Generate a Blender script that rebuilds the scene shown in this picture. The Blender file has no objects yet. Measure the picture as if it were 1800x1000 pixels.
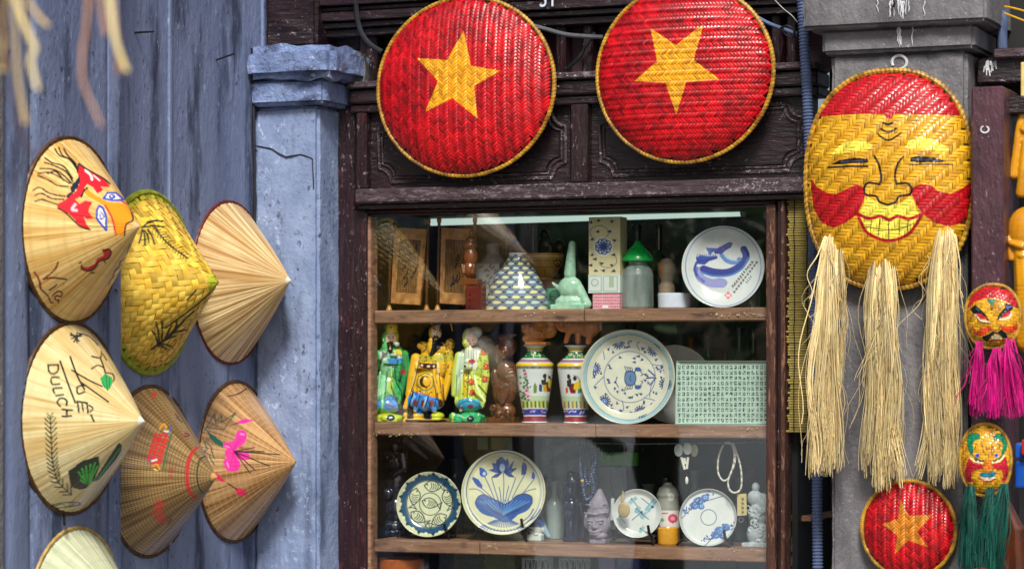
import bpy, bmesh, math, random
import numpy as np
from mathutils import Vector, Matrix

SC = bpy.context.scene
COL = SC.collection
rnd = random.Random(11)
nrs = np.random.RandomState(5)

# ------------------------------------------------------------ camera
YAW = math.radians(22.0)
FPX, CU, HV = 4600.0, 900.0, 640.0            # focal length and horizon, for a frame 1800 x 1000
FWD = np.array([-math.sin(YAW), math.cos(YAW), 0.0])
RGT = np.array([math.cos(YAW), math.sin(YAW), 0.0])
UPV = np.array([0.0, 0.0, 1.0])
CAM = np.array([math.sin(YAW) * 5.75, -math.cos(YAW) * 5.75, 1.6])
cam_d = bpy.data.cameras.new("camera")
cam_o = bpy.data.objects.new("camera", cam_d)
COL.objects.link(cam_o)
cam_o.location = CAM
cam_o.rotation_euler = (math.radians(90), 0, YAW)
cam_d.sensor_width = 36.0
cam_d.lens = FPX / 1800.0 * 36.0
cam_d.shift_y = (HV - 500.0) / 1800.0
cam_d.clip_end = 500.0
cam_d.dof.use_dof = True
cam_d.dof.focus_distance = 5.5
cam_d.dof.aperture_fstop = 5.0
SC.camera = cam_o

# ------------------------------------------------------------ world, sun, exposure
w = bpy.data.worlds.new("World")
SC.world = w
w.use_nodes = True
wn = w.node_tree.nodes
wl = w.node_tree.links
bg = wn["Background"]
sky = wn.new("ShaderNodeTexSky")
sky.sky_type = 'NISHITA'
sky.sun_disc = False
sky.sun_elevation = math.radians(46)
sky.sun_rotation = math.radians(158)
sky.air_density = 1.0
sky.dust_density = 4.0
sky.ozone_density = 0.6
wl.new(sky.outputs[0], bg.inputs[0])
bg.inputs[1].default_value = 0.072
sun_d = bpy.data.lights.new("sun", 'SUN')
sun_o = bpy.data.objects.new("sun", sun_d)
COL.objects.link(sun_o)
sun_d.energy = 3.0
sun_d.angle = math.radians(14)
sun_d.color = (1.0, 0.95, 0.88)
SUN_AZ, SUN_EL = math.radians(158), math.radians(46)   # clockwise from +Y
sdir = Vector((math.sin(SUN_AZ) * math.cos(SUN_EL), math.cos(SUN_AZ) * math.cos(SUN_EL), math.sin(SUN_EL)))
sun_o.rotation_euler = sdir.to_track_quat('Z', 'Y').to_euler()
sun_o.location = (6, -8, 10)
SC.view_settings.view_transform = 'Standard'
SC.view_settings.look = 'None'
SC.view_settings.gamma = 1.0
SC.view_settings.exposure = 0.6
SC.cycles.max_bounces = 8
SC.cycles.transparent_max_bounces = 16


# ------------------------------------------------------------ photo geometry helpers
def proj(P):
    d = np.asarray(P, float).reshape(-1, 3) - CAM
    dep = d @ FWD
    return np.stack([CU + FPX * (d @ RGT) / dep, HV - FPX * d[:, 2] / dep], 1)


def ray(u, v):
    return FWD + RGT * ((u - CU) / FPX) + UPV * ((HV - v) / FPX)


def U(u, v, Y):                      # point on the plane y = Y seen at (u, v)
    r = ray(u, v)
    return CAM + r * ((Y - CAM[1]) / r[1])


def UX(u, v, X):                     # point on the plane x = X seen at (u, v)
    r = ray(u, v)
    return CAM + r * ((X - CAM[0]) / r[0])


def UD(u, v, dep):
    return CAM + ray(u, v) * dep


def mpp(p):                          # metres per photo pixel at a point
    return float((np.asarray(p) - CAM) @ FWD) / FPX


def s2l(c):
    if isinstance(c, str):
        c = tuple(int(c[i:i + 2], 16) for i in (1, 3, 5))
    return tuple(((x / 255.0) / 12.92 if x / 255.0 <= 0.04045 else ((x / 255.0 + 0.055) / 1.055) ** 2.4) for x in c)


# ------------------------------------------------------------ materials
MATS = {}


def mat(name, c1, c2=None, scale=(20, 20, 20), lo=0.35, hi=0.65, detail=6, rough=0.6, spec=0.4, bump=0.0, bscale=None,
        wear=None, stain=None, paint=False, tint=0.0, coat=0.0, metal=0.0, uvc=False, dist=0.0, prough=None):
    """two-tone noise + optional wear flakes, stains, per-piece tint and painted colours"""
    if name in MATS:
        return MATS[name]
    m = bpy.data.materials.new(name)
    m.use_nodes = True
    nt = m.node_tree
    N, L = nt.nodes, nt.links
    b = N["Principled BSDF"]
    tc = N.new("ShaderNodeTexCoord")
    src = tc.outputs["UV"] if uvc else tc.outputs["Object"]

    def noise(sc, det=6, dis=0.0, rg=0.6):
        mp = N.new("ShaderNodeMapping")
        mp.inputs["Scale"].default_value = sc
        L.new(src, mp.inputs[0])
        n = N.new("ShaderNodeTexNoise")
        n.inputs["Scale"].default_value = 1.0
        n.inputs["Detail"].default_value = det
        n.inputs["Roughness"].default_value = rg
        n.inputs["Distortion"].default_value = dis
        L.new(mp.outputs[0], n.inputs["Vector"])
        return n.outputs[0]

    def rng(sock, a, z, t0=0.0, t1=1.0):
        r = N.new("ShaderNodeMapRange")
        r.inputs[1].default_value = a
        r.inputs[2].default_value = z
        r.inputs[3].default_value = t0
        r.inputs[4].default_value = t1
        L.new(sock, r.inputs[0])
        return r.outputs[0]

    def mix(f, a, bb, mode='MIX'):
        x = N.new("ShaderNodeMix")
        x.data_type = 'RGBA'
        x.blend_type = mode
        for sock, val in ((x.inputs[0], f), (x.inputs[6], a), (x.inputs[7], bb)):
            if isinstance(val, bpy.types.NodeSocket):
                L.new(val, sock)
            elif isinstance(val, (int, float)):
                sock.default_value = val
            else:
                sock.default_value = (*val, 1.0)
        return x.outputs[2]

    a1 = s2l(c1)
    a2 = s2l(c2) if c2 else tuple(x * 0.75 for x in a1)
    n0 = noise(scale, detail, dist)
    col = mix(rng(n0, lo, hi), a1, a2)
    if stain:
        sc_, th, c_, am = stain
        col = mix(rng(noise(sc_, 7), th, th + 0.12, 0, am), col, s2l(c_))
    if tint:
        at = N.new("ShaderNodeAttribute")
        at.attribute_name = "tint"
        col = mix(1.0, col, rng(at.outputs["Fac"], 0, 1, 1 - tint, 1 + tint * 0.6), 'MULTIPLY')
    if paint:
        ap = N.new("ShaderNodeAttribute")
        ap.attribute_name = "paint"
        pc = ap.outputs["Color"]
        if tint:
            pc = mix(1.0, pc, rng(at.outputs["Fac"], 0, 1, 1 - tint * 0.8, 1 + tint * 0.4), 'MULTIPLY')
        col = mix(ap.outputs["Alpha"], col, pc)
    rsock = None
    if wear:
        for wq in (wear if isinstance(wear, list) else [wear]):
            sc_, th, c_, am = wq[:4]
            wf = rng(noise(sc_, 8, 0.3, 0.7), th, th + 0.05, 0, am)
            if len(wq) > 4:                    # gather the flakes in patches
                pm = N.new("ShaderNodeMath")
                pm.operation = 'MULTIPLY'
                L.new(wf, pm.inputs[0])
                L.new(rng(noise(wq[4], 3), 0.42, 0.62), pm.inputs[1])
                wf = pm.outputs[0]
            col = mix(wf, col, s2l(c_))
    L.new(col, b.inputs["Base Color"])
    b.inputs["Roughness"].default_value = rough
    b.inputs["Metallic"].default_value = metal
    b.inputs["Specular IOR Level"].default_value = spec
    b.inputs["Coat Weight"].default_value = coat
    b.inputs["Coat Roughness"].default_value = 0.08
    rn = noise(tuple(x * 1.7 for x in scale), 4)
    L.new(rng(rn, 0.3, 0.7, max(0.03, rough - 0.12), min(1, rough + 0.12)), b.inputs["Roughness"])
    if bump:
        bn = N.new("ShaderNodeBump")
        bn.inputs["Strength"].default_value = 1.0
        bn.inputs["Distance"].default_value = bump
        hs = n0 if bscale is None else noise(bscale, 8)
        L.new(hs, bn.inputs["Height"])
        L.new(bn.outputs[0], b.inputs["Normal"])
    MATS[name] = m
    return m


def pmat(name, c='#e8e6dc', rough=0.15, coat=0.5, **k):      # a glazed / painted thing whose colours are painted per point
    return mat(name, c, None, scale=(30, 30, 30), lo=0.2, hi=0.9, rough=rough, coat=coat, paint=True, **k)


# ------------------------------------------------------------ mesh helpers
def grid_faces(nu, nv, wrap_u=False, flip=False):
    """quads of a (nu x nv) vertex grid, index = i*nv + j"""
    iu = np.arange(nu if wrap_u else nu - 1)
    jv = np.arange(nv - 1)
    I, J = np.meshgrid(iu, jv, indexing='ij')
    I2 = (I + 1) % nu
    q = np.stack([I * nv + J, I2 * nv + J, I2 * nv + J + 1, I * nv + J + 1], -1).reshape(-1, 4)
    return q[:, ::-1] if flip else q


def merge(*vf):
    V, F, o = [], [], 0
    for v, f in vf:
        v = np.asarray(v, float).reshape(-1, 3)
        V.append(v)
        F += [[int(i) + o for i in q] for q in f]
        o += len(v)
    return np.concatenate(V), F


def box(x0, x1, y0, y1, z0, z1, bev=0.0, seg=1):
    bm = bmesh.new()
    bmesh.ops.create_cube(bm, size=1)
    for v in bm.verts:
        v.co = ((x0 + x1) / 2 + v.co.x * (x1 - x0), (y0 + y1) / 2 + v.co.y * (y1 - y0), (z0 + z1) / 2 + v.co.z * (z1 - z0))
    if bev:
        bmesh.ops.bevel(bm, geom=bm.edges[:], offset=bev, segments=seg, affect='EDGES', profile=0.6)
    return bm_out(bm)


def bm_out(bm):
    bm.verts.index_update()
    V = np.array([v.co[:] for v in bm.verts])
    F = [[v.index for v in f.verts] for f in bm.faces]
    bm.free()
    return V, F


def pbox(u0, v0, u1, v1, Y0, Y1, bev=0.0, seg=1):
    """box facing the street whose front (plane y=Y0) covers the photo rectangle u0..u1, v0..v1"""
    vm, um = (v0 + v1) / 2, (u0 + u1) / 2
    return box(U(u0, vm, Y0)[0], U(u1, vm, Y0)[0], Y0, Y1, U(um, v1, Y0)[2], U(um, v0, Y0)[2], bev, seg)


def prism(pts, Y0, Y1, bev=0.0):
    """photo polygon on plane y=Y0 extruded back to y=Y1"""
    bm = bmesh.new()
    P = [U(u, v, Y0) for u, v in pts]
    fr = [bm.verts.new(p) for p in P]
    bk = [bm.verts.new((p[0], Y1, p[2])) for p in P]
    n = len(P)
    bm.faces.new(fr)
    bm.faces.new(bk[::-1])
    for i in range(n):
        j = (i + 1) % n
        bm.faces.new((fr[j], fr[i], bk[i], bk[j]))
    bmesh.ops.recalc_face_normals(bm, faces=bm.faces[:])
    if bev:
        bmesh.ops.bevel(bm, geom=bm.edges[:], offset=bev, segments=1, affect='EDGES')
    return bm_out(bm)


def catmull(pts, k=6, closed=False):
    P = np.asarray(pts, float)
    n = len(P)
    if n < 3:
        return P
    out = []
    rngi = range(n) if closed else range(n - 1)
    for i in rngi:
        if closed:
            a, b, c, d = P[i - 1], P[i], P[(i + 1) % n], P[(i + 2) % n]
        else:
            a, b, c, d = P[max(i - 1, 0)], P[i], P[i + 1], P[min(i + 2, n - 1)]
        for t in np.arange(k) / k:
            out.append(0.5 * ((2 * b) + (-a + c) * t + (2 * a - 5 * b + 4 * c - d) * t * t + (-a + 3 * b - 3 * c + d) * t ** 3))
    if not closed:
        out.append(P[-1])
    return np.array(out)


def tube(pts, r, n=6, closed=False, caps=True):
    P = np.asarray(pts, float)
    m = len(P)
    r = np.full(m, r) if np.isscalar(r) else np.asarray(r, float)
    T = np.roll(P, -1, 0) - np.roll(P, 1, 0) if closed else np.gradient(P, axis=0)
    T /= np.linalg.norm(T, axis=1, keepdims=True) + 1e-12
    nn = np.cross(T[0], [0.3, 0.9, 0.2])
    nn /= np.linalg.norm(nn)
    A = []
    for i in range(m):
        nn = nn - T[i] * (nn @ T[i])
        nn /= np.linalg.norm(nn) + 1e-12
        A.append(nn)
    A = np.array(A)
    B = np.cross(T, A)
    th = np.arange(n) / n * 2 * np.pi
    V = P[:, None] + r[:, None, None] * (np.cos(th)[None, :, None] * A[:, None] + np.sin(th)[None, :, None] * B[:, None])
    F = []
    for i in range(m if closed else m - 1):
        i2 = (i + 1) % m
        for j in range(n):
            j2 = (j + 1) % n
            F.append([i * n + j, i * n + j2, i2 * n + j2, i2 * n + j])
    if caps and not closed:
        F.append(list(range(n))[::-1])
        F.append([(m - 1) * n + j for j in range(n)])
    return V.reshape(-1, 3), F


def lathe(c, prof, n=32, sx=1.0, sy=1.0, ax='z', cap=True):
    """surface of revolution about a vertical axis; prof = [(r, h)...] in metres"""
    pr = np.asarray(prof, float)
    th = np.arange(n) / n * 2 * np.pi
    V = np.zeros((n, len(pr), 3))
    V[..., 0] = c[0] + np.cos(th)[:, None] * pr[None, :, 0] * sx
    V[..., 1] = c[1] + np.sin(th)[:, None] * pr[None, :, 0] * sy
    V[..., 2] = c[2] + pr[None, :, 1]
    F = grid_faces(n, len(pr), True).tolist()
    if cap:
        k = len(pr)
        F.append([i * k for i in range(n)][::-1])
        F.append([i * k + k - 1 for i in range(n)])
    return V.reshape(-1, 3), F


def ptlathe(u, v0, prof, Y, n=48, k=1, flat=1.0):
    """vase traced from the photo: prof = [(half width px, height px above the base)...] standing at (u, v0) on plane y=Y"""
    c = U(u, v0, Y)
    s = mpp(c)
    pr = np.asarray(prof, float) * s
    if k > 1:
        pr = catmull(pr, k)
    d = np.concatenate([[0], np.cumsum(np.linalg.norm(np.diff(pr, axis=0), axis=1))])
    m = int(d[-1] / (1.3 * s))
    q = np.union1d(np.linspace(0, d[-1], m), d)                # fine rows, so that painted bands stay crisp
    pr = np.stack([np.interp(q, d, pr[:, 0]), np.interp(q, d, pr[:, 1])], 1)
    return lathe(c, pr, n, sy=flat)


# ------------------------------------------------------------ objects
def ob(name, VF, m, parent=None, smooth=None, attrs=None, kind=None, uv=None, auto=True):
    V, F = VF
    V = np.asarray(V, float).reshape(-1, 3)
    me = bpy.data.meshes.new(name)
    if parent is not None:
        loc = np.array(parent.matrix_world.translation if False else parent["_w"])
    else:
        mn, mx = V.min(0), V.max(0)
        loc = np.array([(mn[0] + mx[0]) / 2, (mn[1] + mx[1]) / 2, mn[2]])
    Vl = V - loc
    if isinstance(F, np.ndarray):
        k = F.shape[1]
        me.vertices.add(len(Vl))
        me.vertices.foreach_set("co", Vl.ravel())
        me.loops.add(F.size)
        me.loops.foreach_set("vertex_index", F.ravel().astype(np.int32))
        me.polygons.add(len(F))
        me.polygons.foreach_set("loop_start", (np.arange(len(F)) * k).astype(np.int32))
        me.polygons.foreach_set("loop_total", np.full(len(F), k, np.int32))
        me.update(calc_edges=True)
    else:
        me.from_pydata(Vl.tolist(), [], F)
    me.validate()
    if smooth is None:
        smooth = len(V) > 60
    if smooth:
        me.polygons.foreach_set("use_smooth", np.ones(len(me.polygons), bool))
        if auto:
            try:
                me.set_sharp_from_angle(angle=math.radians(40))
            except Exception:
                pass
    for mm in (m if isinstance(m, (list, tuple)) else [m]):
        me.materials.append(mm)
    o = bpy.data.objects.new(name, me)
    COL.objects.link(o)
    if parent is not None:
        o.parent = parent
        pw = np.array(parent["_w"])
        o["_w"] = pw.tolist()
        _tmp.append(o)
    else:
        o.location = loc
        o["_w"] = loc.tolist()
        _tmp.append(o)
    if attrs:
        for an, av in attrs.items():
            av = np.asarray(av, float)
            if av.ndim == 2:
                a = me.attributes.new(an, 'FLOAT_COLOR', 'POINT')
                a.data.foreach_set("color", av.ravel())
            else:
                a = me.attributes.new(an, 'FLOAT', 'POINT')
                a.data.foreach_set("value", av.ravel())
    if uv is not None:
        ul = me.uv_layers.new(name="UVMap")
        li = np.zeros(len(me.loops), np.int32)
        me.loops.foreach_get("vertex_index", li)
        ul.data.foreach_set("uv", np.asarray(uv, float)[li].ravel())
    if kind:
        o["kind"] = kind
    return o


_tmp = []


def thing(name, label, cat, loc, group=None):
    o = bpy.data.objects.new(name, None)
    COL.objects.link(o)
    o.location = loc
    o["_w"] = [float(x) for x in loc]
    _tmp.append(o)
    o.empty_display_size = 0.05
    return tag(o, label, cat, group)


def tag(o, label, cat, group=None, kind=None):
    o["label"] = label
    if cat:
        o["category"] = cat
    if group:
        o["group"] = group
    if kind:
        o["kind"] = kind
    return o


# ------------------------------------------------------------ painting colours on points
def pip(P, poly):
    x, y = P[:, 0], P[:, 1]
    ins = np.zeros(len(P), bool)
    n = len(poly)
    for i in range(n):
        x1, y1 = poly[i]
        x2, y2 = poly[(i + 1) % n]
        if y1 == y2:
            continue
        c = ((y1 > y) != (y2 > y)) & (x < (x2 - x1) * (y - y1) / (y2 - y1) + x1)
        ins ^= c
    return ins


def sdist(P, line):
    d = np.full(len(P), 1e9)
    for i in range(len(line) - 1):
        a, b = line[i], line[i + 1]
        ab = b - a
        t = np.clip(((P - a) @ ab) / (ab @ ab + 1e-9), 0, 1)
        d = np.minimum(d, np.hypot(*(P - a - t[:, None] * ab).T))
    return d


class Zm:
    """tracing sheet: coordinates of an enlarged crop of the photo"""
    def __init__(s, x0, y0, k):
        s.x0, s.y0, s.k = x0, y0, k
        s.L = []

    def P(s, p):
        a = np.asarray(p, float).reshape(-1, 2)
        return a * s.k + np.array([s.x0, s.y0])

    def f(s, c, *p, sm=0, a=1.0):              # filled outline
        q = s.P(p)
        s.L.append(('f', catmull(q, 5, True) if sm else q, s2l(c), 0, a))
        return s

    def l(s, c, wd, *p, sm=1, a=1.0):          # stroke, width in crop units
        q = s.P(p)
        s.L.append(('l', catmull(q, 5) if sm else q, s2l(c), wd * s.k, a))
        return s

    def e(s, c, x, y, rx, ry=None, rot=0, a=1.0, n=24):
        ry = rx if ry is None else ry
        t = np.arange(n) / n * 2 * np.pi
        q = np.stack([rx * np.cos(t), ry * np.sin(t)], 1)
        cr, sr = math.cos(rot), math.sin(rot)
        q = q @ np.array([[cr, sr], [-sr, cr]]) + np.array([x, y])
        s.L.append(('f', s.P(q), s2l(c), 0, a))
        return s

    def o(s, c, wd, x, y, rx, ry=None, rot=0, a=1.0, t0=0, t1=360, n=36):   # ring / arc
        ry = rx if ry is None else ry
        t = np.radians(np.linspace(t0, t1, n))
        q = np.stack([rx * np.cos(t), ry * np.sin(t)], 1)
        cr, sr = math.cos(rot), math.sin(rot)
        q = q @ np.array([[cr, sr], [-sr, cr]]) + np.array([x, y])
        s.L.append(('l', s.P(q), s2l(c), wd * s.k, a))
        return s


def paint_pts(P2, layers):
    out = np.zeros((len(P2), 4))
    for k, q, c, wd, a in layers:
        mg = wd / 2 + 1.5
        sel = np.nonzero((P2[:, 0] > q[:, 0].min() - mg) & (P2[:, 0] < q[:, 0].max() + mg) & (P2[:, 1] > q[:, 1].min() - mg) & (P2[:, 1] < q[:, 1].max() + mg))[0]
        if len(sel) == 0:
            continue
        S = P2[sel]
        if k == 'f':
            al = pip(S, q).astype(float)
        else:
            al = np.clip((max(wd, 1.5) / 2 + 0.5 - sdist(S, q)) / 1.0, 0, 1)
        al = al * a
        o0 = out[sel]
        na = al + o0[:, 3] * (1 - al)
        with np.errstate(invalid='ignore', divide='ignore'):
            rgb = (np.array(c)[None] * al[:, None] + o0[:, :3] * (o0[:, 3] * (1 - al))[:, None]) / np.maximum(na, 1e-6)[:, None]
        out[sel, :3] = rgb
        out[sel, 3] = na
    # keep rgb of unpainted neighbours sensible so that edges do not darken
    un = out[:, 3] < 1e-3
    if un.any() and (~un).any():
        out[un, :3] = out[~un, :3].mean(0)
    return out


def paint(o, layers, front=0.02):
    """put traced paint on a finished mesh object; only points that face the street side get it"""
    me = o.data
    n = len(me.vertices)
    V = np.zeros(n * 3)
    me.vertices.foreach_get("co", V)
    V = V.reshape(-1, 3) + np.array(o["_w"])
    N = np.zeros(n * 3)
    me.vertex_normals.foreach_get("vector", N)
    N = N.reshape(-1, 3)
    vd = CAM - V
    vd /= np.linalg.norm(vd, axis=1, keepdims=True)
    pc = paint_pts(proj(V), layers)
    pc[:, 3] *= ((N * vd).sum(1) > front)
    a = me.attributes.get("paint") or me.attributes.new("paint", 'FLOAT_COLOR', 'POINT')
    a.data.foreach_set("color", pc.ravel())
    return o


# ------------------------------------------------------------ modelled (clay-like) figures
def blob(parts, Y0, vox=0.0014, smooth=3, rel=0.5):
    """one continuous surface from ellipsoids ('e'), tapered limbs ('c') and boxes ('b'), traced in photo pixels.
    'e': u, v, d, ru, rv, rd[, rot]   d = pixels toward the street"""
    bm = bmesh.new()

    def wp(u, v, d):
        p = U(u, v, Y0)
        s = mpp(p)
        return Vector((p[0], p[1] - d * s, p[2])), s
    for q in parts:
        if q[0] == 'e':
            _, u, v, d, ru, rv, rd = q[:7]
            rot = q[7] if len(q) > 7 else 0
            c, s = wp(u, v, d)
            M = Matrix.Translation(c) @ Matrix.Rotation(math.radians(-rot), 4, 'Y') @ Matrix.Diagonal((ru * s, rd * s, rv * s, 1))
            bmesh.ops.create_uvsphere(bm, u_segments=20, v_segments=12, radius=1, matrix=M)
        elif q[0] == 'c':
            pts = q[1:]
            for a, b in zip(pts[:-1], pts[1:]):
                ca, s = wp(*a[:3])
                cb, _ = wp(*b[:3])
                ra, rb = a[3] * s, b[3] * s
                n = max(2, int((cb - ca).length / (0.35 * max(min(ra, rb), 1e-4))) + 1)
                n = min(n, 24)
                for i in range(n + 1):
                    t = i / n
                    bmesh.ops.create_icosphere(bm, subdivisions=2, radius=ra + (rb - ra) * t, matrix=Matrix.Translation(ca.lerp(cb, t)))
        elif q[0] == 'b':
            _, u, v, d, ru, rv, rd = q[:7]
            rot = q[7] if len(q) > 7 else 0
            c, s = wp(u, v, d)
            M = Matrix.Translation(c) @ Matrix.Rotation(math.radians(-rot), 4, 'Y') @ Matrix.Diagonal((2 * ru * s, 2 * rd * s, 2 * rv * s, 1))
            bmesh.ops.create_cube(bm, size=1, matrix=M)
        elif q[0] == 't':                      # torus-like ring: u, v, d, R, r
            _, u, v, d, R, r = q[:6]
            for i in range(24):
                t = i / 24 * 2 * math.pi
                c, s = wp(u + R * math.cos(t), v + R * math.sin(t), d)
                bmesh.ops.create_icosphere(bm, subdivisions=2, radius=r * s, matrix=Matrix.Translation(c))
    me = bpy.data.meshes.new("clay")
    bm.to_mesh(me)
    bm.free()
    t = bpy.data.objects.new("clay", me)
    COL.objects.link(t)
    r = t.modifiers.new("r", 'REMESH')
    r.mode = 'VOXEL'
    r.voxel_size = vox
    if smooth:
        sm = t.modifiers.new("s", 'SMOOTH')
        sm.iterations = smooth
        sm.factor = rel
    dg = bpy.context.evaluated_depsgraph_get()
    ev = t.evaluated_get(dg)
    m2 = ev.to_mesh()
    n = len(m2.vertices)
    V = np.zeros(n * 3)
    m2.vertices.foreach_get("co", V)
    F = np.zeros(len(m2.loops), np.int32)
    m2.loops.foreach_get("vertex_index", F)
    F = F.reshape(-1, 4)
    ev.to_mesh_clear()
    bpy.data.objects.remove(t)
    bpy.data.meshes.remove(me)
    return V.reshape(-1, 3), F


# ------------------------------------------------------------ woven bamboo
def weave(rx, ry, n_se, surf, cell, ang=0.0, n=2, nl=10, nw=5, amp=0.0012, fill=0.93, inner=0.985):
    """twill weave over a dome: every visible float is its own arched patch. surf(a,b)->(pos,normal) arrays in world space.
    returns V, F, tint"""
    R = max(rx, ry) * 1.05
    K = int(R * 1.5 / cell) + 2
    ca, sa = math.cos(ang), math.sin(ang)
    C0, DIR = [], []
    per = 2 * n
    for i in range(-K, K):
        for j in range(-K, K):
            k = (i - j) % per
            if k == n - 1:
                C0.append(((i + 0.5) * cell, (j + n / 2) * cell)); DIR.append(0)      # runs along j
            if k == n:
                C0.append(((i + n / 2) * cell, (j + 0.5) * cell)); DIR.append(1)      # runs along i
    C0, DIR = np.array(C0), np.array(DIR)
    W = C0 @ np.array([[ca, sa], [-sa, ca]])
    rho = (np.abs(W[:, 0] / rx) ** n_se + np.abs(W[:, 1] / ry) ** n_se) ** (1 / n_se)
    ok = rho < inner
    C0, DIR = C0[ok], DIR[ok]
    m = len(C0)
    t = np.linspace(-0.5, 0.5, nl)
    s = np.linspace(-0.5, 0.5, nw)
    T, S = np.meshgrid(t, s, indexing='ij')
    ln = n * cell * 1.16
    wd = cell * fill
    jit = nrs.uniform(-0.05, 0.05, (m, 1)) * cell
    A = np.where(DIR[:, None] == 1, C0[:, :1] + T.ravel()[None] * ln, C0[:, :1] + S.ravel()[None] * wd + jit)
    B = np.where(DIR[:, None] == 1, C0[:, 1:] + S.ravel()[None] * wd + jit, C0[:, 1:] + T.ravel()[None] * ln)
    H = amp * (np.cos(T * math.pi * 1.0) * 1.6 - 0.6) * (1 - 0.5 * (2 * S) ** 2 * 0.6)
    H = H.ravel()[None] + nrs.uniform(-0.15, 0.15, (m, 1)) * amp
    a = A * ca - B * sa
    b = A * sa + B * ca
    rho = (np.abs(a / rx) ** n_se + np.abs(b / ry) ** n_se) ** (1 / n_se)
    k = np.where(rho > 0.998, 0.998 / np.maximum(rho, 1e-6), 1.0)
    a, b = (a * k).ravel(), (b * k).ravel()
    P, Nn = surf(a, b)
    V = P + Nn * H.reshape(-1, 1)
    base = grid_faces(nl, nw)
    F = (base[None] + (np.arange(m) * nl * nw)[:, None, None]).reshape(-1, 4)
    # the two strip directions wind oppositely: flip one so that all patches face out
    Fl = F.reshape(m, -1, 4).copy()
    Fl[DIR == 0] = Fl[DIR == 0][:, :, ::-1]
    tint = np.repeat(nrs.uniform(0, 1, m) * 0.85 + (DIR * 0.15), nl * nw)
    return V, Fl.reshape(-1, 4), tint


def dome_surf(c, ex, ey, en, rx, ry, n_se, Hh, p=3.0, q=0.6):
    """height field over a (super)ellipse; ex, ey in-plane axes, en outward"""
    def h(a, b):
        rho = (np.abs(a / rx) ** n_se + np.abs(b / ry) ** n_se) ** (1 / n_se)
        return Hh * np.maximum(1 - np.minimum(rho, 1) ** p, 0) ** q

    def surf(a, b):
        e = rx * 0.01
        z = h(a, b)
        dx = (h(a + e, b) - h(a - e, b)) / (2 * e)
        dy = (h(a, b + e) - h(a, b - e)) / (2 * e)
        P = c[None] + a[:, None] * ex + b[:, None] * ey + z[:, None] * en
        dx, dy = np.clip(dx, -3, 3), np.clip(dy, -3, 3)
        N = en[None] - dx[:, None] * ex - dy[:, None] * ey
        N /= np.linalg.norm(N, axis=1, keepdims=True)
        return P, N
    return surf


def disc_mesh(surf, rx, ry, n_se, nr=24, na=72, off=0.0):
    r = np.linspace(0, 1, nr)
    th = np.arange(na) / na * 2 * np.pi
    c, s = np.cos(th), np.sin(th)
    k = (np.abs(c) ** n_se + np.abs(s) ** n_se) ** (-1 / n_se)
    a = (k * c)[:, None] * r[None] * rx
    b = (k * s)[:, None] * r[None] * ry
    P, N = surf(a.ravel(), b.ravel())
    return P + N * off, grid_faces(na, nr, True, True)


def rope_ring(c, ex, ey, en, rx, ry, n_se, r, turns=70, off=0.0, segs=420, n=8):
    """hoop wrapped with a strip: a torus whose section swells along a helix"""
    t = np.arange(segs) / segs * 2 * np.pi
    cc, ss = np.cos(t), np.sin(t)
    k = (np.abs(cc) ** n_se + np.abs(ss) ** n_se) ** (-1 / n_se)
    a, b = k * cc * rx, k * ss * ry
    P = c[None] + a[:, None] * ex + b[:, None] * ey + off * en
    rad = np.stack([a, b], 1)
    rad /= np.linalg.norm(rad, axis=1, keepdims=True)
    Rd = rad[:, :1] * ex + rad[:, 1:] * ey
    ph = np.arange(n) / n * 2 * np.pi
    rr = r * (1 + 0.22 * np.abs(np.sin(t[:, None] * turns / 2 + ph[None] / 2)))
    V = P[:, None] + rr[..., None] * (np.cos(ph)[None, :, None] * Rd[:, None] + np.sin(ph)[None, :, None] * en)
    tint = np.abs(np.sin(t[:, None] * turns / 2 + ph[None] / 2)).ravel()
    return V.reshape(-1, 3), grid_faces_wrap2(segs, n), tint


def grid_faces_wrap2(nu, nv):
    I, J = np.meshgrid(np.arange(nu), np.arange(nv), indexing='ij')
    I2, J2 = (I + 1) % nu, (J + 1) % nv
    return np.stack([I * nv + J, I2 * nv + J, I2 * nv + J2, I * nv + J2], -1).reshape(-1, 4)


def strands(specs, n=3):
    """many thin fibres: specs = [(points Nx3, radius)]"""
    V, F, T, o = [], [], [], 0
    for pts, r, tn_ in specs:
        v, f = tube(pts, np.linspace(r, r * 0.5, len(pts)), n, caps=False)
        V.append(v)
        F.append(np.asarray(f) + o)
        T.append(np.full(len(v), tn_))
        o += len(v)
    return np.concatenate(V), np.concatenate(F), np.concatenate(T)

# ============================================================ materials of the setting
M_blue = mat('blue_limewash', '#7c8aac', '#5b698a', scale=(7, 7, 1.4), lo=0.32, hi=0.68, rough=0.6, bump=0.0028, bscale=(80, 80, 40),
             stain=((12, 12, 2.4), 0.52, '#222c44', 0.85), wear=[((80, 80, 40), 0.585, '#98a8c8', 0.75, (4, 4, 1.5)), ((100, 100, 60), 0.58, '#121828', 0.9, (8, 8, 3)), ((34, 34, 20), 0.66, '#0e1424', 0.9), ((24, 24, 16), 0.735, '#b9c3d6', 0.7)])
M_blue2 = mat('blue_plaster', '#8798bb', '#687a9f', scale=(14, 14, 9), lo=0.3, hi=0.7, rough=0.7, bump=0.003, bscale=(80, 80, 70),
              stain=((12, 12, 2.2), 0.54, '#36425e', 0.8), wear=[((70, 70, 50), 0.56, '#b4c2de', 0.8, (5, 5, 4)), ((80, 80, 60), 0.57, '#1c222e', 0.9, (8, 8, 6)), ((26, 26, 20), 0.66, '#4c5a78', 0.9), ((30, 30, 14), 0.68, '#aab6cc', 0.8)])
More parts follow.
